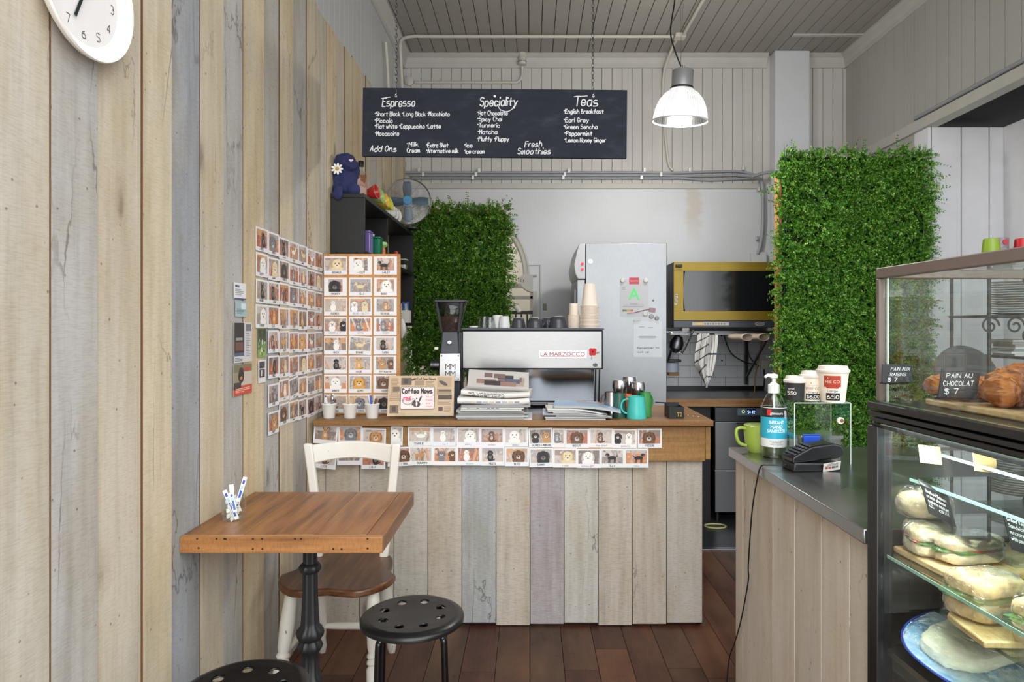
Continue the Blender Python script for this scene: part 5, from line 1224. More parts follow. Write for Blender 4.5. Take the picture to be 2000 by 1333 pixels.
    m.T = None; m.box(-0.10, 0.11, 0.012, 0.10, 0.0, 0.003)
    m.build('holder', M_acryl, t)
news()
# three little buckets with spoons and sticks
def buckets():
    En = mat('white_enamel', C(228, 226, 220), 0.3)
    info = [(643, ['blue sachets and steel spoons', 'leftmost']), (683.5, ['wooden stirrers', 'middle']), (727, ['blue sachets and dark stirrers', 'rightmost'])]
    for k, (px_, (what, pos)) in enumerate(info):
        p = at(px_, 820, 3.03); z = 0.9405
        solo(MB().lathe([(0.024, 0), (0.0255, 0.002), (0.032, 0.060), (0.034, 0.062), (0.034, 0.066), (0.0325, 0.067), (0.031, 0.064), (0.0245, 0.006), (0, 0.005)], 36), 'pot', En, 'small white pot of %s on the counter, %s of three' % (what, pos), 'pot', (p.x, 3.03, z), group='white pots on the counter')
        r = random.Random(k+5)
        def stick(kind, dx, dy, lx, ly, h, lab, mm, w_=0.003, flat=0.001):
            b = Vector((dx*0.016, dy*0.016, 0.0075)); e = Vector((lx*0.026, ly*0.024, h)); m = MB()
            if kind == 'spoon':
                m.tube([b.lerp(e, q) for q in (0, 0.5, 0.85)], [0.0022, 0.002, 0.0016], 8); m.ball(e.x, e.y, e.z, 0.008, 0.003, 0.012, 14, 8)
            else:
                d = (e-b).normalized(); sd = d.cross(Vector((0.2, 1, 0))).normalized()*w_; nn = sd.cross(d).normalized()*flat
                v = [b-sd, b+sd, e+sd, e-sd]; v = [q-nn for q in v]+[q+nn for q in v]
                m.add(v, [(3, 2, 1, 0), (4, 5, 6, 7), (0, 1, 5, 4), (1, 2, 6, 5), (2, 3, 7, 6), (3, 0, 4, 7)])
            solo(m, kind if kind == 'spoon' else ('sugar_sachet' if 'sachet' in lab else 'stirrer'), mm, lab, 'spoon' if kind == 'spoon' else ('sachet' if 'sachet' in lab else 'stirrer'), (p.x, 3.03, z), group='sticks in the %s pot' % pos)
        Bl = mat('sachet_blue', C(66, 104, 190), 0.6); Wd = mat('stirrer_wood', C(202, 168, 124), 0.6); Dk = mat('stirrer_dark', C(112, 84, 62), 0.6); Wh = mat('sachet_white', C(234, 232, 228), 0.6)
        if k == 0:
            stick('flat', 0.3, 0, -0.75, 0.1, 0.102, 'blue sachet leaning left out of the leftmost white pot', Bl, 0.004); stick('flat', 0.2, -0.3, -0.5, -0.3, 0.095, 'white sachet leaning left in the leftmost white pot', Wh, 0.004); stick('flat', 0, 0.3, -0.62, -0.2, 0.088, 'second white sachet at the edge of the leftmost white pot', Wh, 0.004)
            for q in range(4): stick('spoon', -0.3, 0.2*q-0.4, 0.55+0.22*(q % 2), 0.2*q-0.3, 0.088+0.006*(q % 3), 'small steel spoon standing in the leftmost white pot', M_steel)
        elif k == 1:
            for q in range(8): stick('flat', r.uniform(-.5, .5), r.uniform(-.5, .5), (-0.45 if q < 5 else 0.7)+r.uniform(-.15, .2), r.uniform(-.7, .7), 0.085+r.uniform(0, .028), 'pale wooden stirrer standing in the middle white pot', Wd, 0.003)
        else:
            stick('flat', 0.2, -0.3, -0.2, -0.4, 0.103, 'blue sachet upright in the rightmost white pot', Bl, 0.005, 0.0015); stick('flat', 0.1, 0.3, -0.6, 0.0, 0.105, 'white sachet leaning left in the rightmost white pot', Wh, 0.004)
            for q in range(5): stick('flat', r.uniform(-.4, .2), r.uniform(-.5, .5), 0.55+r.uniform(-.1, .35), r.uniform(-.6, .6), 0.08+r.uniform(0, .02), 'dark stirrer leaning right in the rightmost white pot', Dk, 0.002)
buckets()
# magazines and newspapers
COV = [C(214, 214, 212), C(196, 200, 206), C(92, 96, 104), C(222, 220, 214), C(150, 156, 166), C(206, 196, 186), C(60, 66, 80), C(180, 186, 198)]
def mag(W, D, th, seed, bend=0.0, cover=None, lift=0.0, txt=None):
    """a magazine / folded paper lying flat, spine toward the viewer; page block with pale edges and a printed cover"""
    r = random.Random(seed); m = MB(); n = 12
    def zf(u): return bend*max(0, u-0.35)**2
    pg = r.choice([C(206, 203, 196), C(178, 176, 172), C(214, 210, 202), C(150, 148, 146)]); cv = cover or r.choice(COV)
    for lay, (z0, z1, c, ins) in enumerate(((0, 0.0006, cv, 0), (0.0007, th-0.0007, pg, 0.0015), (th-0.0006, th, cv, 0))):
        vs = []
        for k in range(n+1):
            u = k/n; x = -W/2+ins+(W-2*ins)*u; z = zf(u)
            vs += [(x, -D/2+ins, z0+z), (x, D/2-ins, z0+z), (x, D/2-ins, z1+z), (x, -D/2+ins, z1+z)]
        fs = [(k*4+j, k*4+(j+1) % 4, k*4+4+(j+1) % 4, k*4+4+j) for k in range(n) for j in range(4)]+[(3, 2, 1, 0), tuple(n*4+j for j in range(4))]
        fs = [tuple(reversed(f)) for f in fs]; m.add(vs, fs, 0, c)
    # picture blocks on the cover
    for k in range(5):
        a, b = sorted((r.randrange(0, n), r.randrange(1, n+1)))
        if b <= a: b = a+1
        y0 = r.uniform(-D/2, D/4); y1 = min(D/2, y0+r.uniform(0.04, 0.12)); c = r.choice(COV+[C(130, 90, 80), C(120, 150, 180), C(170, 120, 90)])
        for q in range(a, b):
            u0, u1 = q/n, (q+1)/n; m.quad((-W/2+W*u0, y0, th+zf(u0)+0.0001*(k+1)), (-W/2+W*u1, y0, th+zf(u1)+0.0001*(k+1)), (-W/2+W*u1, y1, th+zf(u1)+0.0001*(k+1)), (-W/2+W*u0, y1, th+zf(u0)+0.0001*(k+1)), 0, c)
    if txt: write(m, txt, (-W/2+0.03, -D/2+0.0012, th*0.22), (1, 0, 0), (0, 0, 1), th*0.55, W*0.5, th=0.2, c=C(30, 34, 60))
    return m
z = 0.9407; k = 0
lst = [(0.335, 0.006, 0.008, ''), (0.30, 0.005, -0.012, ''), (0.325, 0.008, -0.005, ''), (0.300, 0.005, -0.008, ''), (0.315, 0.006, 0.0, ''), (0.305, 0.009, -0.012, ''), (0.275, 0.006, -0.004, ''), (0.285, 0.008, 0.0, 'business'), (0.310, 0.010, 0.012, '')]
for q, (W, th, dx, tx_) in enumerate(lst):
    X0 = (893-1035)/430; solo(mag(W, 0.21, th, 60+q, txt=tx_ or None, cover=COV[(q*3+1) % 8]), 'magazine', M_print, 'magazine in the left stack on the counter, %s from the bottom' % ORD[q], 'magazine', (X0+0.165+dx, 3.075+random.uniform(-.01, .01), z), rz=random.uniform(-.04, .04), group='magazines in the left stack', smooth=False); z += th+0.0004
zl = z
def folded(W, D, th, seed, txt, pic):
    """folded newspaper: rounded fold toward the viewer, headline on its face"""
    r = random.Random(seed); m = MB(); prof = []
    for a in np.linspace(PI/2, 1.5*PI, 10): prof.append((-D/2+th/2+th/2*math.cos(a), th/2+th/2*math.sin(a)))
    prof = [(D/2, th)]+prof+[(D/2, 0)]
    n = 10; vs = []
    for k in range(n+1):
        u = k/n; bump_ = 0.004*math.sin(u*5+seed)+0.010*(u-0.4)**2
        for y, z_ in prof: vs.append((-W/2+W*u, y, z_+bump_))
    L = len(prof); m.add(vs, [(k*L+j, (k+1)*L+j, (k+1)*L+(j+1) % L, k*L+(j+1) % L) for k in range(n) for j in range(L)]+[tuple(range(L)), tuple(n*L+L-1-j for j in range(L))], 0, C(222, 218, 212))
    return m
m = folded(0.32, 0.22, 0.028, 1, '', 0)
for k in range(9):
    x0 = -0.13+0.028*k; m.quad((x0, -0.1102, 0.008), (x0+0.022, -0.1102, 0.008), (x0+0.022, -0.1102, 0.016), (x0, -0.1102, 0.016), 0, (C(170, 170, 178), C(196, 180, 160), C(140, 144, 156))[k % 3])
solo(m, 'newspaper', M_print, 'folded newspaper with a curved colour fold, lowest newspaper on the left stack', 'newspaper', (-0.165, 3.075, zl), rz=0.02)
m = folded(0.31, 0.20, 0.022, 2, '', 0)
write(m, 'an uncommon', (-0.12, -0.1006, 0.013), (1, 0, -0.03), (0, -0.2, 1), 0.0085, 0.16, th=0.24, c=C(38, 36, 38)); write(m, 'paper land', (-0.10, -0.1016, 0.003), (1, 0, -0.03), (0, 0.1, 1), 0.0075, 0.14, th=0.24, c=C(38, 36, 38))
solo(m, 'newspaper', M_print, 'white newspaper with a bold headline on its fold, second on the left stack', 'newspaper', (-0.150, 3.08, zl+0.033), rz=-0.06, rot=(0, 0.035, -0.06))
m = MB(); m.T = Matrix.Translation((0, 0, 0)) @ Matrix.Rotation(math.radians(38), 4, 'X') @ Matrix.Rotation(0.07, 4, 'Y')
m.box(-0.14, 0.14, 0, 0.115, 0, 0.010, 0, C(190, 186, 180))
r = random.Random(8)
for k in range(12):
    x0 = -0.12+0.24*r.random(); y0 = 0.01+0.06*r.random(); x1, y1 = min(0.12, x0+0.03+0.06*r.random()), min(0.1, y0+0.03)
    m.quad((x0, y0, 0.0101+0.0001*k), (x1, y0, 0.0101+0.0001*k), (x1, y1, 0.0101+0.0001*k), (x0, y1, 0.0101+0.0001*k), 0, r.choice([C(120, 100, 96), C(150, 120, 110), C(92, 98, 116), C(170, 150, 140), C(70, 66, 70)]))
solo(m, 'newspaper', M_print, 'newspaper with a grey photograph leaning up on top of the left stack', 'newspaper', (-0.145, 3.02, zl+0.064), smooth=False)
z = 0.9407
lst = [(0.27, 0.007, -0.01, 0.0), (0.30, 0.005, 0.0, 0.0), (0.25, 0.008, 0.02, -0.02), (0.29, 0.006, -0.012, -0.025), (0.26, 0.007, 0.02, -0.04), (0.27, 0.008, -0.006, -0.045), (0.25, 0.006, -0.01, -0.05)]
for q, (W, th, dx, bd) in enumerate(lst):
    solo(mag(W, 0.20, th, 90+q, bend=bd, cover=COV[(q*5+2) % 8]), 'magazine', M_print, 'magazine in the right stack on the counter, %s from the bottom' % ORD[q], 'magazine', ((1128-1035)/430+dx, 3.07+random.uniform(-.01, .01), z), rz=random.uniform(-.05, .05), group='magazines in the right stack', smooth=False); z += th+0.0004
solo(mag(0.30, 0.20, 0.012, 33, bend=-0.05, cover=C(148, 176, 204)), 'magazine', M_print, 'light blue covered magazine topmost of the right stack', 'magazine', ((1148-1035)/430, 3.07, z+0.001), rz=-0.07, smooth=False)
# jugs and shakers
def jugs():
    def shaker(px_, Y, h, lab, r=0.034):
        p = at(px_, 800, Y); t = thing('steel_shaker', lab, 'shaker', (p.x, Y, ZW if Y > 3.19 else 0.9405), group='steel shakers')
        MB().lathe([(r*0.86, 0), (r*0.9, 0.003), (r*0.9, h*0.70), (r*0.93, h*0.74)], 32).build('body', M_chrome, t)
        MB().lathe([(r*0.98, h*0.741), (r*1.0, h*0.80), (r*0.98, h*0.92), (r*0.86, h*0.98), (r*0.5, h*0.995), (0, h)], 32).build('lid', M_chrome, t)
    shaker(1210, 3.16, 0.165, 'steel topped shaker, left of the three on the counter'); shaker(1246, 3.13, 0.158, 'steel topped shaker standing behind the teal jug, right of the three', 0.032); shaker(1229, 3.26, 0.180, 'steel topped shaker at the back, between the other two', 0.033)
    def jug(px_, Y, r, h, col, lab, nm, hz, met=False):
        p = at(px_, 800, Y); t = thing('milk_jug', lab, 'jug', (p.x, Y, 0.9405), rz=hz)
        M_ = M_chrome if met else mat(nm, col, 0.3)
        MB().lathe([(r*1.0, 0), (r*1.02, 0.003), (r*0.98, h*0.3), (r*0.84, h*0.85), (r*0.85, h), (r*0.81, h), (r*0.8, h*0.85), (r*0.94, h*0.3), (0, 0.004)], 36).build('body', M_, t)
        m = MB(); handle(m, r*0.92, h*0.55, h*0.33, 0.0045); m.build('handle', M_, t)
        return t
    jug(1194, 3.10, 0.037, 0.112, None, 'plain steel milk jug on the counter, left of the teal jug', 'x', 2.3, True)
    t = jug(1243, 3.02, 0.044, 0.100, C(70, 190, 180), 'teal milk jug with a handle at the right end of the counter', 'teal_enamel', PI)
    m = MB()
    for q in range(4): write(m, ['Cafe', 'Latte', 'Flat', 'White'][q], (0.012, -0.0415, 0.072-0.009*q), (1, 0.25, 0), (0, 0, 1), 0.005, 0.022, th=0.14)
    t.children[0].location = t.children[0].location
    jug(1210, 3.06, 0.032, 0.110, C(52, 96, 82), 'dark green milk jug beside the steel one, behind the teal jug', 'green_enamel', 1.2)
    jug(1226, 3.08, 0.024, 0.104, C(206, 96, 30), 'orange milk jug peeking out behind the teal jug', 'orange_enamel', 1.6)
    jug(1260, 3.09, 0.030, 0.112, C(60, 140, 70), 'leaf green milk jug behind the right side of the teal jug', 'leaf_enamel', 0.8)
    t = thing('tea_box', 'small black open tea box at the right end of the counter', 'box', (at(1320, 810, 3.03).x, 3.04, 0.9405))
    m = MB().box(-0.034, 0.034, -0.028, -0.026, 0, 0.052).box(-0.034, 0.034, 0.076, 0.078, 0, 0.062).box(-0.034, -0.032, -0.026, 0.076, 0, 0.056).box(0.032, 0.034, -0.026, 0.076, 0, 0.052).box(-0.032, 0.032, -0.026, 0.076, 0, 0.002)
    b = m.build('box', mat('black_card', C(24, 24, 26), 0.4), t)
    m = MB(); ptext(m, 'T2', (0.0, -0.0284, 0.010), (1, 0, 0), (0, 0, 1), 0.018, 0.024, bold=0.02); m.build('lettering', mat('gold_foil', C(212, 170, 60), 0.3, 0.6), b)
    MB().box(-0.031, 0.031, -0.022, 0.07, 0.0025, 0.034).build('tea_bags', M_paper, t, bev=0.002)
    solo(MB().box(-0.0015, 0.0015, -0.045, 0.045, -0.002, 0.002), 'pen', M_blackp, 'thin black pen resting across the open black tea box', 'pen', (at(1299, 795, 3.06).x, 3.065, 1.006), rot=(0, 0.6, 1.1))
jugs()
# ---------------------------------------------------------------- blackboard menu and pendant lamp
def menu():
    Y = 3.2; s = S(Y); c = at(966.5, 241.5, Y); W, H = 515/s, 133.5/s
    t = thing('menu_board', 'long black chalkboard menu hanging on chains above the service counter', 'menu board', c, rot=(0, math.radians(0.55), 0))
    MB().box(-W/2, W/2, -0.009, 0.009, -H/2, H/2).build('board', M_slate, t, bev=0.002)
    m = MB()
    def L(px_, py_, txt, wpx, hpx, th=0.13, slant=0.12, rise=0.0):
        x = (px_-966.5)/s; z = -(py_-241.5)/s; x, z = x, z+x*math.tan(math.radians(0.55))
        write(m, txt, (x, -0.0098, z), (1, 0, 0.01+rise), (0, 0, 1), hpx/s, wpx/s, th=th, slant=slant, jit=0.04)
    L(747, 209, 'Espresso', 63, 16, 0.13); L(937, 209, 'Speciality', 72, 17, 0.13, rise=0.02); L(1122, 208, 'Teas', 44, 19, 0.11)
    for a in ((733, 228, '*Short Black *Long Black *Macchiato', 145), (733, 241, '*Piccolo', 34), (733, 252, '*Flat white *Cappuccino *Latte', 128), (734, 266, '*Mocaccino', 46),
              (796, 287, '*Milk', 22), (796, 299, 'Cream', 25), (834, 289, '*Extra Shot', 42), (834, 300, '*Alternative milk', 62), (908, 289, '*Ice', 15), (908, 301, '*Ice cream', 39),
              (933, 226, '*Hot Chocolate', 58), (933, 238, '*Spicy Chai', 47), (933, 250, '*Turmeric', 43), (934, 263, '*Matcha', 37), (933, 277, '*Fluffy *Fluppy', 61),
              (1101, 223, '*English Breakfast', 77), (1101, 240, '*Earl Grey', 48), (1101, 253, '*Green Sencha', 65), (1103, 266, '*Peppermint', 53), (1103, 279, '*Lemon Honey Ginger', 80)):
        L(a[0], a[1], a[2], a[3], 8.2, 0.17, 0.06)
    L(724, 297, 'Add Ons', 51, 11, 0.15, 0.2); L(1025, 289, 'Fresh', 33, 11, 0.13, 0.2, 0.06); L(1011, 302, 'Smoothies', 64, 11.5, 0.13, 0.2)
    for pts in ([(973, 209), (978, 216), (990, 219), (1000, 214), (1006, 204)], [(745, 196), (756, 194), (763, 193)], [(1120, 189), (1134, 188), (1147, 187)]):
        P = smooth_path([((p[0]-966.5)/s, -0.0098, -(p[1]-241.5)/s) for p in pts], 4)
        for a, b in zip(P[:-1], P[1:]):
            d = (b-a).normalized(); nn = Vector((-d.z, 0, d.x))*0.0018; m.add([a-nn, b-nn, b+nn, a+nn], [(0, 1, 2, 3)])
    m.build('chalk_writing', M_chalk, t)
    for px_ in (774, 966, 1158):
        x = (px_-966.5)/s; z = (241.5-190)/s+x*0.0096
        if px_ != 966: 
            MB().tube(smooth_path([(x, -0.012, z), (x-0.003, -0.016, z+0.006), (x+0.003, -0.014, z+0.014), (x, 0.0, H/2+0.012)], 4), 0.0022, 6).build('hook', M_chrome, t)
        MB().cyl((x, -0.013, z), (x, -0.0095, z), 0.0055, n=14).build('screw_head', M_chrome, t)
    for px_, lab in ((774, 'dark chain at the left end of the chalkboard menu'), (1158, 'dark chain at the right end of the chalkboard menu')):
        x = c.x+(px_-966.5)/s; zb = c.z+H/2+0.014; m = MB(); k = 0; z = zb
        while z < ZC-0.01:
            P = [((0.0055*math.cos(a) if k % 2 else 0), (0 if k % 2 else 0.0055*math.cos(a)), z+0.011+0.011*math.sin(a)) for a in np.linspace(0, 2*PI, 10, endpoint=False)]
            m.tube(P, 0.0016, 5, closed=True); z += 0.018; k += 1
        solo(m, 'chain', M_dsteel, lab, 'chain', (x, Y, 0), group='chains of the menu board')
menu()
def pendant():
    Y = 3.9; s = S(Y); c = at(1328, 237, Y); R = 53/s; t = thing('pendant_lamp', 'ribbed clear pendant lamp with a silver top, lit, hanging right of the menu board', 'lamp', c, rot=(0.10, 0.04, 0))
    h = lambda py: (237-py)/s
    prof = [(R, h(237)), (R*0.98, h(228)), (R*0.92, h(212)), (R*0.80, h(197)), (R*0.62, h(185)), (R*0.44, h(178)), (R*0.40, h(175))]
    G = mat_prism()
    m = MB().lathe(prof, 120, caps=False); o = m.build('shade', G, t, ang=20)
    m = MB().tube([(R*math.cos(a), R*math.sin(a), 0) for a in np.linspace(0, 2*PI, 72, endpoint=False)], 0.004, 8, closed=True); m.build('shade_rim', mat('clear_rim', C(226, 228, 230), 0.15), t)
    MB().lathe([(0.066, h(176)), (0.068, h(174)), (0.064, h(172))], 40).build('collar', M_blackp, t)
    MB().lathe([(0.062, h(173)), (0.062, h(142)), (0.058, h(140)), (0, h(139.5))], 40).build('housing', mat('silver_lamp', C(176, 178, 180), 0.35, 0.5), t, bev=0.002)
    MB().cyl((0, 0, h(140)), (0, 0, h(131)), 0.007, n=12).build('cable_gland', M_steel, t)
    e = mat('lamp_tube', C(255, 250, 240), 0.3, emit=(1, 0.96, 0.9, 1), es=2.2)
    MB().lathe([(0.018, h(178)), (0.022, h(190)), (0.022, h(214)), (0.012, h(219)), (0, h(220))], 24).build('bulb', e, t)
    l = bpy.data.lights.new('pendant_bulb', 'POINT'); l.energy = 38; l.shadow_soft_size = 0.06; l.color = (1, 0.96, 0.9)
    lo = bpy.data.objects.new('pendant_bulb', l); COL.objects.link(lo); lo.location = (c.x, Y, c.z+0.015)
    m = MB().tube(smooth_path([(c.x+0.004, Y-0.01, c.z+h(131)), (c.x-0.03, Y-0.005, c.z+h(100)), (c.x-0.055, Y, c.z+h(60)), (c.x-0.03, Y, c.z+h(0)), (c.x-0.01, Y, ZC)], 8), 0.0042, 8)
    solo(m, 'lamp_cord', M_blackp, 'grey power cord running from the pendant lamp up to the ceiling', 'cord')
    for dx in (0.004, 0.03):
        solo(MB().tube([(c.x+0.004, Y, c.z+h(131)), (c.x+dx, Y, ZC)], 0.0008, 5), 'suspension_wire', M_steel, 'thin steel wire holding the pendant lamp', 'wire', group='pendant lamp wires')
def mat_prism():
    s = NT('prismatic_shade'); s.t.nodes.remove(s.b)
    tr = s.n('ShaderNodeBsdfTransparent'); tr.inputs[0].default_value = (0.93, 0.94, 0.95, 1)
    tl = s.n('ShaderNodeBsdfTranslucent'); tl.inputs[0].default_value = (0.10, 0.102, 0.106, 1)
    gl = s.n('ShaderNodeBsdfGlossy'); gl.inputs['Roughness'].default_value = 0.12
    tc = s.n('ShaderNodeTexCoord'); sp = s.n('ShaderNodeSeparateXYZ'); s.l(tc.outputs['Object'], sp.inputs[0])
    an = s.math('ARCTAN2', sp.outputs[1], sp.outputs[0]); st = s.math('SINE', s.math('MULTIPLY', an, 60.0))
    f = s.ramp(st, [(0.35, (0.25, 0.25, 0.25, 1)), (0.65, (0.55, 0.55, 0.55, 1))])
    m1 = s.n('ShaderNodeMixShader'); s.l(f, m1.inputs[0]); s.l(tr.outputs[0], m1.inputs[1]); s.l(tl.outputs[0], m1.inputs[2])
    m2 = s.n('ShaderNodeMixShader'); m2.inputs[0].default_value = 0.12; s.l(m1.outputs[0], m2.inputs[1]); s.l(gl.outputs[0], m2.inputs[2])
    s.l(m2.outputs[0], s.out.inputs[0]); return s.m
pendant()
# ---------------------------------------------------------------- conduits and fittings
def pipe(pts, r, name, m_, lab, cat='pipe', n=10, sm=4, group=None):
    solo(MB().tube(smooth_path(pts, sm) if sm else pts, r, n), name, m_, lab, cat, group=group)
zc = ZC-0.016; yc = 4.88
pipe([(-0.965, yc+0.16, ZC-0.40), (-0.965, yc+0.1, ZC-0.14), (-0.95, yc+0.03, ZC-0.035), (-0.86, yc, zc), (-0.7, yc, zc), (0.3, yc, zc), (1.05, yc, zc)], 0.012, 'conduit', M_conduitw, 'cream conduit crossing the ceiling toward the junction box')
solo(MB().box(-0.04, 0.04, -0.04, 0.04, -0.032, 0), 'junction_box', M_conduitw, 'cream junction box on the ceiling above the pendant lamp', 'box', (1.10, yc, ZC), bev=0.006)
pipe([(1.12, yc-0.045, zc), (1.13, 4.2, zc), (1.14, 3.0, zc), (1.14, 1.5, zc)], 0.012, 'conduit', M_conduitw, 'cream conduit running along the ceiling from the junction box toward the viewer', sm=0)
pipe([(1.09, yc+0.04, zc), (1.08, 5.05, ZC-0.03), (1.05, 5.22, ZC-0.16), (1.05, YB-0.030, ZC-0.4), (1.055, YB-0.030, 3.0), (1.09, YB-0.032, 2.66), (1.13, YB-0.036, 2.585)], 0.011, 'conduit', M_conduitw, 'cream cable dropping from the junction box down the back wall')
pipe([(-0.975, 4.5, ZC-0.22), (-0.968, 4.55, 3.0), (-0.968, 4.56, 2.6)], 0.010, 'conduit', M_conduitw, 'cream pipe going down the left wall behind the chain')
yb = YB-0.028
t = thing('smoke_detector', 'small cream round detector under the cornice on the back wall', 'detector', at(1020, 112, YB-0.05))
MB().lathe([(0.030, -0.06), (0.034, -0.045), (0.034, -0.01), (0.028, 0.0), (0.034, 0.002), (0.036, 0.03), (0.03, 0.036), (0, 0.037)], 28).build('body', M_conduitw, t)
m = MB()
for k in range(7): a = PI*1.1+PI*0.8*k/6; m.box(0.033*math.cos(a)-0.003, 0.033*math.cos(a)+0.003, 0.034*math.sin(a)-0.002, 0.034*math.sin(a), -0.042, -0.034)
m.build('vents', M_dark, t)
p0 = at(1020, 130, YB-0.045); pipe([p0, at(1020, 146, yb), at(1016, 156, yb), at(1008, 161, yb), at(990, 161, yb), at(810, 161, yb)], 0.011, 'conduit', M_conduitw, 'cream conduit bending from the detector along the back wall')
solo(MB().lathe([(0.036, 0), (0.036, 0.026), (0.03, 0.03), (0, 0.031)], 28), 'junction_box', M_conduitw, 'round cream junction box at the left end of the back wall', 'box', at(800, 160, YB-0.012), rot=(PI/2, 0, 0))
# three grey conduits across the back wall
for k, (py_, lab) in enumerate(((337, 'topmost grey conduit across the back wall'), (342.5, 'middle grey conduit across the back wall'), (348, 'lowest grey conduit across the back wall'))):
    A = at(793+6*k, py_, YB-0.034); pts = [A, at(1000, py_, YB-0.034), at(1245+30*k, py_, YB-0.034)]
    start = [at(780, py_-38, YB-0.05), at(783, py_-20, YB-0.045), at(788+3*k, py_-5, YB-0.04)] if k == 0 else []
    pipe(start+pts+[at(1300+20*k, py_+1, YB-0.034), at(1380, py_-1+2.5*k, YB-0.034), at(1440, py_-2+2*k, YB-0.034), at(1476, py_+5-2*k, YB-0.036)], 0.0105, 'conduit', M_conduit, lab, group='grey conduits on the back wall')
pipe([at(1440, 342, YB-0.055), at(1476, 346, YB-0.06), at(1487, 356, YB-0.06), at(1490, 380, YB-0.06), at(1490, 430, YB-0.06), at(1487, 470, YB-0.06), at(1480, 497, YB-0.06)], 0.014, 'conduit', M_conduit, 'thick grey conduit bending down beside the pilaster')
pipe([at(1468, 345, YB-0.19), at(1500, 337, YB-0.19), at(1540, 336, YB-0.19)], 0.013, 'conduit', M_conduit, 'short grey conduit passing across the pilaster')
solo(MB().box(-0.06, 0.06, -0.05, 0.0, -0.06, 0.06), 'junction_box', M_plaster, 'pale square junction box at the foot of the thick conduit', 'box', at(1479, 509, YB-0.012), bev=0.004)
SB = mat('clip_steel', C(214, 214, 212), 0.3, 0.6); first = None
for px_, py_ in ((819, 333), (936, 334), (1111, 335), (1258, 333), (1346, 333), (1450, 330), (827, 342), (930, 342), (1103, 342), (1290, 342), (924, 348), (1100, 348), (1252, 348), (1468, 347)):
    p = at(px_, py_, YB-0.02)
    if first is None:
        first = solo(MB().box(-0.010, 0.010, -0.028, 0.0, -0.016, 0.016), 'pipe_clip', SB, 'small steel clip holding the grey conduits to the back wall', 'clip', p, group='conduit clips', bev=0.002)
    else: dup(first, p)
for px_, py_ in ((1480, 370), (1478, 466)): dup(first, at(px_, py_, YB-0.024), label='small steel clip holding the thick grey conduit beside the pilaster', group='thick conduit clips')
pipe([(XR-0.012, 4.30, 2.70), (XR-0.012, 2.6, 2.70), (XR-0.012, 0.6, 2.70)], 0.012, 'conduit', M_conduit, 'grey conduit running along the right wall above the lintel', sm=0)
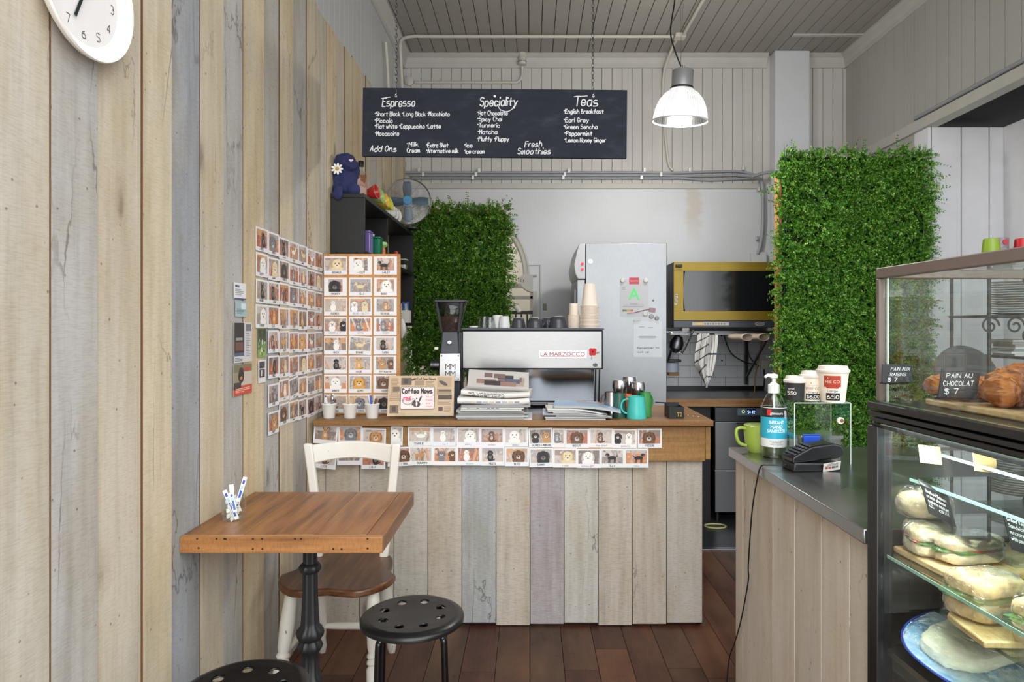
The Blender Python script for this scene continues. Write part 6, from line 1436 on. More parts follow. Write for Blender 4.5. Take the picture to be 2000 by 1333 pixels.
# ---------------------------------------------------------------- kitchen at the back
def fridge():
    Y = 4.3; s = S(Y); X0, X1 = (1144-1035)/s, (1302-1035)/s; zt = EYE+162/s
    t = thing('upright_fridge', 'tall stainless fridge seen from its side with notices stuck on it', 'fridge', ((X0+X1)/2, Y, 0)); hw = (X1-X0)/2
    MB().box(-hw, hw, 0, 0.62, 0.10, zt).build('cabinet', M_fridge, t, bev=0.003)
    m = MB(); prof = [(-hw-0.003, 0.0), (-hw-0.003, 0.6)]
    D = mat('fridge_door_grey', C(196, 198, 202), 0.35)
    z0, z1 = EYE+(637-545)/s, zt-0.004
    m.prism([(-hw-0.003, z0)]+[(-hw-0.003, z1), (-hw-0.04, z1), (-hw-0.055, z1-0.04), (-hw-0.072, z1-0.12), (-hw-0.076, z0+0.09), (-hw-0.066, z0+0.03), (-hw-0.05, z0+0.0)], 0.0, 0.6, ax=1); m.build('control_head', D, t, bev=0.003)
    m = MB()
    for zz_ in (EYE+(637-516)/s, EYE+(637-527)/s): m.cyl((-hw-0.022, -0.003, zz_), (-hw-0.022, 0.002, zz_), 0.010, n=20)
    m.build('indicator_light', mat('indicator_red', C(210, 24, 34), 0.25, emit=C(210, 24, 34), es=0.5), t)
    MB().box(-hw-0.055, -hw-0.003, 0.01, 0.6, 0.13, z0-0.004).build('door', M_fridge, t, bev=0.003)
    MB().box(-hw-0.075, -hw-0.0555, 0.03, 0.06, 0.9, 1.6).build('door_handle', mat('handle_grey', C(120, 124, 130), 0.4), t, bev=0.003)
    MB().cyl((-hw+0.03, -0.005, EYE+(637-511)/s), (-hw+0.03, 0.001, EYE+(637-511)/s), 0.015, n=20).build('lock', M_steel, t)
    for x in (-hw+0.04, hw-0.04):
        for y in (0.05, 0.57): MB().cyl((x, y, 0), (x, y, 0.0995), 0.02, n=14).build('foot', M_blackp, t)
    yf = Y-0.0012
    def sheet(px0, px1, py0, py1, nm, lab, cat, paint, rot=0.0):
        p = at((px0+px1)/2, (py0+py1)/2, yf); W, H = (px1-px0)/s, (py1-py0)/s; m = MB()
        def P(x0, x1, z0, z1, c, lay=1): m.quad(((x0-.5)*W, -0.0012-0.0001*lay, (z0-.5)*H), ((x1-.5)*W, -0.0012-0.0001*lay, (z0-.5)*H), ((x1-.5)*W, -0.0012-0.0001*lay, (z1-.5)*H), ((x0-.5)*W, -0.0012-0.0001*lay, (z1-.5)*H), 0, c)
        paint(m, P, W, H); return solo(m, nm, M_print, lab, cat, p, rot=(0, rot, 0), smooth=False)
    def cert(m, P, W, H):
        m.box(-W/2, W/2, -0.001, 0.0, -H/2, H/2, 0, C(186, 187, 190)); g = C(80, 226, 120)
        ptext(m, 'A', (0, -0.0014, -0.04*H), (1, 0, 0), (0, 0, 1), 0.30*H, 0.42*W, c=g, align=0.5, bold=0.02)
        ptext(m, 'Excellent', (0, -0.0014, -0.17*H), (1, 0, 0), (0, 0, 1), 0.035*H, 0.26*W, c=C(110, 112, 120), align=0.5)
        for k, c in enumerate((C(70, 110, 70), C(110, 130, 60), C(170, 160, 60), C(200, 130, 50), C(190, 70, 50))): P(0.09+0.075*k, 0.16+0.075*k, 0.14, 0.19, c)
        lines(P, 2, 0.1, 0.85, 0.24, 0.32, C(150, 152, 158), 2); lines(P, 3, 0.06, 0.2, 0.7, 0.8, C(140, 142, 150), 5)
    sheet(1211, 1266, 546, 619, 'certificate', 'grey certificate with a big green letter A on the fridge side', 'certificate', cert)
    def note(m, P, W, H):
        m.box(-W/2, W/2, -0.001, 0.0, -H/2, H/2, 0, C(206, 210, 214)); lines(P, 1, .2, .5, .80, .84, C(140, 146, 156)); lines(P, 1, .5, .8, .78, .82, C(140, 146, 156)); lines(P, 2, .2, .8, .5, .58, C(150, 154, 162), 2)
        write(m, 'Remember to', (-0.36*W, -0.0014, -0.27*H), (1, 0, 0.02), (0, 0, 1), 0.045*H, 0.76*W, th=0.2, c=C(70, 76, 92)); write(m, 'lock up', (-0.36*W, -0.0014, -0.38*H), (1, 0, 0.02), (0, 0, 1), 0.045*H, 0.4*W, th=0.2, c=C(70, 76, 92))
    sheet(1237, 1293, 627, 698, 'paper_note', 'handwritten note in a plastic sleeve below the certificate', 'note', note)
    def red(m, P, W, H): m.box(-W/2, W/2, -0.003, -0.0012, -H/2, H/2, 0, C(196, 52, 64)); ptext(m, 'appetite', (0, -0.0034, -0.1*H), (1, 0, 0), (0, 0, 1), 0.2*H, 0.8*W, c=C(232, 200, 204), align=0.5)
    sheet(1229, 1248, 542.5, 555, 'fridge_magnet', 'red rectangular magnet at the top of the certificate', 'magnet', red)
    for px_, py_, r, c, lab in ((1216, 548, 0.015, C(206, 204, 194), 'round cream magnet at the top left corner of the certificate'), (1261, 548, 0.015, C(212, 208, 196), 'round cream magnet at the top right corner of the certificate'), (1260, 613, 0.016, C(206, 204, 190), 'cream magnet at the bottom right of the certificate'), (1272.5, 618.5, 0.015, C(150, 150, 146), 'grey picture magnet, left of the lower pair'), (1283, 622, 0.014, C(140, 142, 142), 'grey picture magnet, right of the lower pair'), (1276, 587, 0.006, C(120, 124, 130), 'tiny grey magnet right of the certificate')):
        solo(MB().lathe([(r, 0), (r, 0.004), (r*0.85, 0.008), (0, 0.009)], 24), 'fridge_magnet', mat('magnet_%d' % px_, c, 0.4), lab, 'magnet', at(px_, py_, Y-0.0026), rot=(PI/2, 0, 0), group='fridge magnets')
    solo(MB().box(-0.022, 0.022, -0.006, 0, -0.006, 0.006), 'fridge_magnet', mat('magnet_bar', C(196, 194, 180), 0.4), 'small cream bar magnet at the top left of the note', 'magnet', at(1244, 625, Y-0.0026), rot=(0, -0.25, 0), group='fridge magnets')
    solo(MB().box(-0.020, 0.020, -0.004, 0, -0.014, 0.014), 'fridge_magnet', mat('magnet_tag', C(150, 120, 120), 0.4), 'dull pink tag magnet beside the certificate', 'magnet', at(1274, 606, Y-0.0026), rot=(0, 0.1, 0), group='fridge magnets')
    solo(MB().tube(smooth_path([at(1225, 612, Y-0.004), at(1240, 611, Y-0.004), at(1255, 607, Y-0.004), at(1268, 605, Y-0.004)], 4), 0.002, 6), 'string', mat('red_string', C(120, 50, 50), 0.7), 'dark red string tied to the pink tag magnet', 'string')
fridge()
def oven():
    Y = 4.62; s = S(Y); X0 = (1316-1035)/s; W = 0.80; z0, z1 = EYE+(637-640)/s, EYE+(637-512)/s
    t = thing('bench_oven', 'wall mounted oven with a gold front and dark glass door', 'oven', (X0+W/2, Y, z0)); h = z1-z0; w = W/2
    gold = mat('oven_gold', C(140, 118, 34), 0.38, 0.35, var=0.06)
    MB().box(-w, w, 0.03, 0.60, 0.0, h).build('body', mat('oven_body', C(52, 54, 58), 0.45), t, bev=0.004)
    zb = (640-626)/s
    d = thing_part = MB()
    o = [(-w, zb), (w, zb), (w, h), (-w, h)]
    wx0, wx1, wz0, wz1 = (1335-1316)/s-w, w-0.03, (640-608)/s, (640-530)/s
    arc_l = [(wx0+0.014*(1-math.sin(PI*q))*0+0.012*abs(2*q-1)**2, wz1-(wz1-wz0)*q) for q in np.linspace(0, 1, 9)]
    inner = arc_l+[(wx1, wz0), (wx1, wz1)]
    m = MB(); m.box(-w, w, 0, 0.0295, zb, wz0); m.box(-w, w, 0, 0.0295, wz1, h); m.box(-w, wx0, 0, 0.0295, wz0, wz1); m.box(wx1, w, 0, 0.0295, wz0, wz1)
    dr = m.build('door', gold, t, bev=0.0015)
    MB().prism(list(reversed(inner)), 0.004, 0.012, ax=1).build('door_glass', mat('oven_glass', C(22, 24, 26), 0.12, coat=0.3), dr)
    m = MB()
    for k in range(9): r = random.Random(k); m.prism(ell(-w+0.012+0.006*r.random(), h*0.50-0.008*k, 0.006+0.005*r.random(), 0.006, r.random()), -0.001, 0.0005, ax=1)
    m.build('worn_patch', mat('worn_steel', C(206, 204, 196), 0.5), dr)
    MB().box(-w+0.012, -w+0.055, -0.02, 0.001, h-0.038, h-0.018).build('door_catch', M_blackp, dr, bev=0.003)
    m = MB().box(-w, w, 0.004, 0.029, 0.0, zb-0.001); c_ = m.build('control_strip', mat('oven_strip', C(58, 62, 70), 0.35), t, bev=0.002)
    x0, x1 = (1352-1316)/s-w, (1424-1316)/s-w; MB().box(x0, x1, 0.002, 0.0035, 0.014, 0.036).build('control_panel', mat('oven_panel', C(176, 172, 160), 0.4), c_)
    MB().box(x0+0.034, x0+0.072, 0.0008, 0.0018, 0.018, 0.032).build('display', mat('oven_display', C(206, 150, 44), 0.3, emit=C(206, 150, 44), es=0.3), c_)
    m = MB()
    for k in range(8): xx = x0+0.09+k*0.019; m.prism(ell(xx, 0.025, 0.005, 0.005, 0, 10), 0.001, 0.0018, ax=1)
    m.build('buttons', M_grey, c_)
    m = MB(); ex = (1484-1316)/s-w; P = [(ex+0.032*math.cos(a), 0.002, 0.025+0.012*math.sin(a)) for a in np.linspace(0, 2*PI, 32, endpoint=False)]
    m.tube(P, 0.0012, 5, closed=True); ptext(m, 'UNOX', (ex, 0.003, 0.020), (1, 0, 0), (0, 0, 1), 0.010, 0.044, align=0.5); m.build('logo', M_white, c_)
    for x in (-w+0.07, w-0.13): MB().box(x, x+0.05, 0.05, 0.09, -0.025, -0.0005).build('foot', M_white, t, bev=0.003)
oven()
Yr = 4.72; sr = S(Yr)
zr = EYE-(653-637)/sr
t = thing('oven_shelf', 'steel wall bracket shelf carrying the gold oven', 'shelf', (1.40, Yr, 0))
MB().box(-0.45, 0.50, -0.06, 0.55, 1.312, 1.324).build('shelf_plate', M_dsteel, t)
for x in (-0.36, 0.30): 
    MB().box(x-0.012, x+0.012, 0.50, 0.535, 0.90, 1.3115).build('bracket', M_dsteel, t)
    MB().tube([(x, 0.52, 0.95), (x, 0.0, 1.300)], 0.010, 8).build('brace', M_dsteel, t)
MB().tube([(-0.42, -0.09, zr), (0.48, -0.09, zr)], 0.006, 10).build('rail', M_steel, t)
for x in (-0.415, 0.47): MB().box(x-0.006, x+0.006, -0.09, 0.0, zr-0.006, 1.318).build('rail_end', M_steel, t)
def towel():
    Y0 = Yr-0.09; t0 = at(1377, 652, Y0); m = MB()
    # cloth pinched at the rail and falling to a point, soft folds across
    prof = [(652, 1362, 1402), (668, 1361, 1402), (690, 1357, 1400), (712, 1356, 1397), (735, 1368, 1391), (750, 1376, 1384), (758, 1379, 1381)]
    cols, rows = 44, 72; vs = []
    for i in range(rows+1):
        q = i/rows*(len(prof)-1); a = min(int(q), len(prof)-2); f = q-a
        py_ = prof[a][0]*(1-f)+prof[a+1][0]*f; xl = prof[a][1]*(1-f)+prof[a+1][1]*f; xr = prof[a][2]*(1-f)+prof[a+1][2]*f
        for j in range(cols+1):
            u = j/cols; p = at(xl+(xr-xl)*u, py_, Y0-0.012+0.016*math.sin(u*9+i*0.05)-0.02*math.sin(PI*u)); vs.append((p.x-t0.x, p.y-Y0, p.z-t0.z))
    wht, blk = C(214, 212, 208), C(52, 52, 56)
    fs = [(i*(cols+1)+j, i*(cols+1)+j+1, (i+1)*(cols+1)+j+1, (i+1)*(cols+1)+j) for i in range(rows) for j in range(cols)]
    for k, f in enumerate(fs):
        i, j = divmod(k, cols); left = j < 26
        dark = (left and ((i+j*0.35) % 11) < 1.6) or (not left and j in (31, 37)) or (left and j in (9, 20)) or (not left and i % 24 < 2)
        m.add([vs[q] for q in f], [(3, 2, 1, 0)], 0, blk if dark else wht)
    o = solo(m, 'tea_towel', M_print, 'black and white checked tea towel hanging from the rail under the oven', 'towel', (t0.x, Y0, t0.z))
    bpy.context.view_layer.update()
    w_ = o.modifiers.new('weld', 'WELD'); sd = o.modifiers.new('solid', 'SOLIDIFY'); sd.thickness = 0.003
towel()
def tongs():
    p = at(1352, 645, Yr-0.1); t = thing('steel_tongs', 'steel tongs hooked on the rail, left of the tea towel', 'tongs', p)
    for k, (ox, dy) in enumerate(((0.0, 0.0), (0.014, 0.012))):
        e = at(1331-3*k, 691, Yr-0.1)-p; MB().tube(smooth_path([(ox, dy, 0.0), (e.x*0.5+ox, dy-0.01, e.z*0.5), (e.x*0.85+ox*1.2, dy-0.012, e.z*0.85), (e.x, dy, e.z)], 5), [0.006]*11+[0.008]*3+[0.011, 0.006], 8).build('arm', M_chrome, t)
tongs()
solo(MB().lathe([(0.012, -0.13), (0.045, -0.10), (0.05, -0.06), (0.03, -0.01), (0.006, 0.0), (0.005, 0.05)], 20), 'ladle', M_dsteel, 'dark ladle hanging behind the steel tongs', 'ladle', at(1326, 655, Yr+0.03), rot=(0, 0.25, 0))
mitt = mat('mitt_beige', C(196, 178, 160), 0.9, bumpy=0.2, bscale=80)
for k, (px_, lab) in enumerate(((1444, 'beige oven mitt rolled on the rail under the oven, left one'), (1476, 'beige oven mitt rolled on the rail under the oven, right one'))):
    m = MB(); P = [(0.03, -0.06, 0), (0.0, 0.0, 0.0), (-0.03, 0.08, 0.004)]
    m.tube(smooth_path(P, 5), [0.05, 0.052, 0.05, 0.047, 0.044, 0.045, 0.047, 0.045, 0.04, 0.03, 0.015], 20, caps=False)
    o = solo(m, 'oven_mitt', mitt, lab, 'oven mitt', at(px_, 659, Yr-0.13), rz=0.1, group='oven mitts'); sd = o.modifiers.new('s', 'SOLIDIFY'); sd.thickness = 0.008; o.scale = (1.15, 1, 0.5)
CB = mat('cable_black', C(24, 24, 26), 0.5)
pipe([at(1414, 656, Yr+0.45), at(1428, 690, Yr+0.45), at(1455, 708, Yr+0.45), at(1476, 712, Yr+0.47), at(1481, 716, Yr+0.5)], 0.005, 'power_cable', CB, 'black cable drooping across the tiles below the oven', 'cable')
pipe([at(1458, 676, Yr+0.45), at(1466, 700, Yr+0.45), at(1480, 715, Yr+0.46)], 0.004, 'power_cable', CB, 'thinner black cable crossing the tiles to the socket', 'cable')
pipe([at(1492, 722, Yr+0.52), at(1493, 745, Yr+0.52), at(1490, 768, Yr+0.5)], 0.006, 'power_cable', CB, 'black plug cable going down from the socket to the bench', 'cable')
pipe([at(1488, 662, Yr+0.3), at(1484, 690, Yr+0.3), at(1476, 730, Yr+0.3), at(1473, 776, Yr+0.28)], 0.005, 'copper_pipe', mat('copper', C(150, 104, 52), 0.35, 0.6), 'thin brown pipe slanting down to the kitchen bench', 'pipe')
solo(MB().box(-0.028, 0.028, -0.022, 0, -0.035, 0.035), 'wall_socket', M_white, 'white wall socket on the tiles beside the hedge panel', 'socket', at(1492, 712, YB-0.02), bev=0.004)
for px_, py_ in ((1409, 656), (1410, 705)): solo(MB().cyl((0, -0.004, 0), (0, 0.0, 0), 0.006, n=14), 'wall_plug', M_dark, 'small dark plug in the white tiles, %s' % ('just under the oven' if py_ < 680 else 'lower one'), 'plug', at(px_, py_, YB-0.0205))
t = thing('tape_dispenser', 'pale dispenser with black top fixed beside the fridge', 'dispenser', at(1312, 722, 4.95))
MB().lathe([(0.05, -0.02), (0.055, 0.0), (0.05, 0.05), (0.0, 0.055)], 28).build('body', mat('pale_blue_plastic', C(180, 190, 204), 0.4), t, bev=0.002)
MB().box(-0.03, 0.065, -0.03, 0.03, 0.0555, 0.075).build('cap', M_blackp, t, bev=0.004); MB().box(-0.03, 0.05, -0.03, 0.03, -0.045, -0.0205).build('roll', mat('brown_roll', C(150, 112, 66), 0.7), t, bev=0.004)
def bench():
    t = thing('kitchen_bench', 'steel kitchen bench with a wooden front edge along the tiled wall', 'bench', (1.4, 4.60, 0))
    MB().box(-0.50, 0.44, 0.03, 0.655, 0.825, 0.852).build('bench_top', mat_metal('bench_steel', (0.5, 0.51, 0.53, 1), 0.35, (30, 1, 1)), t)
    MB().box(-0.50, 0.44, 0.0, 0.0295, 0.800, 0.853).build('front_edge', M_bench_w, t, bev=0.003)
    MB().box(-0.50, 0.44, 0.64, 0.655, 0.8525, 0.885).build('upstand', M_blackp, t)
    MB().box(-0.50, -0.14, 0.05, 0.6, 0.0, 0.80).build('dark_base', mat('black_carcass', C(20, 19, 19), 0.6), t)
bench()
def dishwasher():
    Y = 4.60; s = S(Y); X0 = (1397-1035)/s; w = 0.6; t = thing('glass_washer', 'dark stainless undercounter dishwasher with a small blue display, below the kitchen bench', 'dishwasher', (X0, Y+0.005, 0))
    z = lambda py: EYE-(py-637)/s
    MB().box(0, w, 0.03, 0.55, 0.07, 0.795).build('body', M_dsteel, t)
    MB().box(0, w, 0.0, 0.0295, z(824), 0.794).build('control_panel', mat('washer_panel', C(58, 61, 64), 0.35, 0.6), t, bev=0.002)
    MB().box(0, w, 0.0, 0.0295, z(919), z(825)).build('door', M_dsteel, t, bev=0.003)
    MB().box(0, w, 0.002, 0.0295, z(1002), z(921)).build('kick_panel', M_dsteel, t, bev=0.003)
    MB().box(0, w, -0.002, 0.0015, z(921), z(919.2)).build('trim_line', M_steel, t)
    MB().box(0.15, 0.5, -0.02, 0.0, z(829), z(826)).build('handle', M_blackp, t)
    x0 = (1441-1397)/s; MB().box(x0, x0+0.2, -0.002, -0.0003, z(812), z(798)).build('display_panel', mat('washer_disp', C(84, 100, 116), 0.3), t)
    m = MB(); zz_ = z(804.5); xx = (1452-1397)/s; m.tube([(xx+0.010*math.cos(a), -0.003, zz_+0.010*math.sin(a)) for a in np.linspace(0, 2*PI, 20, endpoint=False)], 0.0014, 5, closed=True); m.build('power_button', mat('led_green', C(210, 230, 150), 0.3, emit=C(210, 230, 150), es=0.8), t)
    xd = (1459-1397)/s; MB().box(xd, xd+0.06, -0.003, -0.0021, z(809), z(800)).build('screen', mat('led_screen', C(16, 24, 60), 0.2), t)
    m = MB(); write(m, '54-82', (xd+0.006, -0.0034, z(808)), (1, 0, 0), (0, 0, 1), 0.019, 0.048, th=0.16); m.build('digits', mat('led_blue', C(190, 210, 255), 0.3, emit=C(170, 200, 255), es=1.2), t)
    for x in (0.03, w-0.03):
        for y in (0.06, 0.5): MB().cyl((x, y, 0), (x, y, 0.0695), 0.018, n=14).build('foot', M_blackp, t)
dishwasher()
solo(MB().tube([(0.07*math.cos(a), 0.05*math.sin(a), 0.012) for a in np.linspace(0, 2*PI, 30, endpoint=False)], 0.006, 8, closed=True), 'hose', mat('hose_yellow', C(176, 172, 120), 0.5), 'loop of pale hose on the kitchen floor under the dishwasher', 'hose', (at(1397, 1008, 4.5).x, 4.5, -0.006))
# wooden bracket seen in the doorway
t = thing('wooden_hanger', 'brown wooden hanging rod with a crossbar in the arched doorway', 'hanger', at(990, 518, 5.15))
MB().box(-0.07, 0.045, -0.012, 0.012, -0.012, 0.012).build('crossbar', mat('brown_wood', C(112, 82, 52), 0.6), t, bev=0.002); MB().tube([(-0.012, 0, 0.0125), (-0.03, 0, 0.28)], 0.010, 8).build('rod', mat('brown_wood', C(112, 82, 52), 0.6), t)
t = thing('black_crate', 'black slatted rack standing beyond the arched doorway', 'rack', (-0.10, 5.7, 0))
MB().box(-0.18, 0.14, -0.02, 0.02, 1.46, 1.49).build('top_bar', M_blackp, t)
for k in range(7): MB().box(-0.18+0.05*k, -0.165+0.05*k, -0.01, 0.01, 0.0, 1.4595).build('slat', M_blackp, t)
solo(MB().tube(smooth_path([(-0.05, 0, 0.02), (0.0, 0, 0.03), (0.05, -0.02, 0.0), (0.07, -0.03, -0.03)], 4), 0.018, 10), 'cloth', M_white, 'white folded cloth beside the doorway, right of the smaller hedge panel', 'cloth', at(998, 603, 5.2))
solo(MB().box(-0.014, 0.014, -0.006, 0.0, -0.026, 0.026), 'latch_plate', mat('old_brass', C(120, 114, 96), 0.5, 0.4), 'old metal latch plate on the wall right of the arched doorway', 'latch', at(1064, 600, YB-0.0105), bev=0.004)
# ---------------------------------------------------------------- the bar counter and what stands on it
ZB = 0.95
def bar():
    t = thing('bar_counter', 'boarded bar counter with a grey steel top, in front of the tall hedge panel', 'counter', (0.672, 2.24, 0))
    mb = MB(); ys = [0.0, -0.20, -0.385, -0.565, -0.73, -0.895]
    ys = [0.0, -0.075, -0.345, -0.50, -0.66, -0.80, -0.896]
    for a, b in zip(ys[:-1], ys[1:]): mb.box(0.020, 0.042, b+0.0015, a-0.0015, 0.0, 0.9195, 0, [C(202, 193, 181), C(195, 187, 177), C(206, 198, 188)][int(-a*50) % 3])
    mb.build('front_panel', M_bar, t, bev=0.0015, seg=1)
    MB().box(0.0425, 0.70, -0.855, -0.002, 0.0, 0.9195).build('carcass', mat('bar_carcass', C(60, 54, 48), 0.7), t)
    MB().prism([(0.0, 0.012), (0.0, -0.900), (0.76, -0.855), (0.76, 0.012)], 0.92, ZB).build('worktop', M_bench, t, bev=0.002)
bar()
def mug():
    t = thing('green_mug', 'lime green mug with yellow inside and dark lettering, behind the sanitizer bottle', 'mug', (0.745, 2.165, ZB), rz=PI+0.15)
    G = mat('lime_glaze', C(150, 172, 70), 0.25)
    MB().lathe([(0.030, 0), (0.034, 0.004), (0.044, 0.03), (0.0475, 0.06), (0.0475, 0.088), (0.0455, 0.089)], 40).build('body', G, t)
    MB().lathe([(0.0454, 0.0888), (0.0445, 0.06), (0.040, 0.02), (0.0, 0.008)], 40, caps=False).build('inside', mat('yellow_glaze', C(232, 190, 50), 0.3), t)
    m = MB(); P = smooth_path([(0.046, 0, 0.078), (0.066, 0, 0.080), (0.078, 0, 0.072), (0.076, 0, 0.048), (0.066, 0, 0.030), (0.044, 0, 0.022)], 5); m.tube(P, 0.0055, 10); m.build('handle', G, t)
    m = MB()
    o = Vector((0.02, 0.0445, 0.042)); ptext(m, 'Ti', (0.018, 0.0468, 0.044), (-1, 0, 0), (0, 0, 1), 0.022, 0.022, bold=0.0); m.build('lettering', mat('mug_ink', C(66, 66, 44), 0.5), t)
mug()
def sanitizer():
    t = thing('sanitizer_bottle', 'clear pump bottle of hand sanitizer with a blue and black label on the bar', 'bottle', (0.763, 2.083, ZB))
    R = 0.0385
    MB().lathe([(R*0.88, 0.0), (R*0.97, 0.004), (R, 0.014), (R, 0.150), (R*0.99, 0.158), (R*0.6, 0.192), (0.016, 0.200), (0.016, 0.206)], 48).build('bottle', mat_glass('pet_plastic', (0.93, 0.95, 0.945, 1), 1.3), t)
    MB().lathe([(R*0.93, 0.004), (R*0.95, 0.04), (0, 0.041)], 40).build('gel', mat_glass('gel', (0.93, 0.965, 0.93, 1), 0.8), t)
    b = MB(); cols = 40
    def band(z0, z1, c, r_=R+0.0006, a0=-PI, a1=PI):
        vs = []; n = 48
        for k in range(n+1):
            a = a0+(a1-a0)*k/n; vs += [(r_*math.sin(a), -r_*math.cos(a), z0), (r_*math.sin(a), -r_*math.cos(a), z1)]
        b.add(vs, [(2*k, 2*k+2, 2*k+3, 2*k+1) for k in range(n)], 0, c)
    band(0.036, 0.062, C(224, 224, 220)); band(0.062, 0.128, C(44, 170, 196)); band(0.128, 0.156, C(30, 30, 32)); band(0.156, 0.158, C(226, 226, 222))
    def wrap(txt, z, h, wid, c, align=0.5, a_off=-0.12, bold=0.03):
        q = MB(); ptext(q, txt, (0, 0, 0), (1, 0, 0), (0, 0, 1), h, wid, align=align, bold=bold)
        vs = [((R+0.0011)*math.sin(a_off+p[0]/R), -(R+0.0011)*math.cos(a_off+p[0]/R), z+p[2]) for p in q.v]; b.add(vs, q.f, 0, c)
    w_ = C(236, 244, 246)
    wrap('INSTANT', 0.108, 0.0098, 0.045, w_); wrap('HAND', 0.0945, 0.0098, 0.036, w_); wrap('SANITIZER', 0.081, 0.0098, 0.056, w_)
    wrap('gilmours', 0.137, 0.008, 0.038, w_, bold=0.01); wrap('KILLS 99.99% OF GERMS', 0.054, 0.0035, 0.042, C(70, 72, 74), bold=0.0); wrap('NON PERFUMED', 0.0485, 0.0035, 0.028, C(70, 72, 74), bold=0.0); wrap('WITHOUT COLOURANT', 0.043, 0.0035, 0.040, C(70, 72, 74), bold=0.0)
    vs = []
    for k in range(9):
        a = -0.86+0.34*k/8; vs += [((R+0.001)*math.sin(a), -(R+0.001)*math.cos(a), 0.134), ((R+0.001)*math.sin(a), -(R+0.001)*math.cos(a), 0.152)]
    b.add(vs, [(2*k, 2*k+2, 2*k+3, 2*k+1) for k in range(8)], 0, C(206, 46, 46))
    for a0_, z_, rr in ((0.62, 0.143, 0.005), (0.70, 0.136, 0.006), (0.66, 0.128, 0.004)):
        vs = [((R+0.0011)*math.sin(a0_+rr*math.cos(q)/R), -(R+0.0011)*math.cos(a0_+rr*math.cos(q)/R), z_+rr*1.4*math.sin(q)) for q in np.linspace(0, 2*PI, 12, endpoint=False)]; b.add(vs, [tuple(range(12))], 0, C(190, 190, 190))
    b.build('label', M_print, t)
    Pw = mat('pump_white', C(236, 236, 234), 0.35)
    MB().lathe([(0.0175, 0.2005), (0.0175, 0.226), (0.013, 0.228), (0.010, 0.231), (0.006, 0.234), (0.006, 0.246), (0.012, 0.2475), (0.012, 0.258), (0, 0.262)], 30).build('pump', Pw, t)
    MB().tube([(0.0, 0, 0.253), (-0.02, -0.004, 0.256), (-0.030, -0.007, 0.250)], [0.007, 0.005, 0.004], 12).build('nozzle', Pw, t)
    MB().tube([(0, 0, 0.200), (0.002, 0, 0.10), (0.004, 0, 0.012)], 0.0035, 10).build('dip_tube', mat('tube_white', C(226, 230, 228), 0.3), t)
sanitizer()
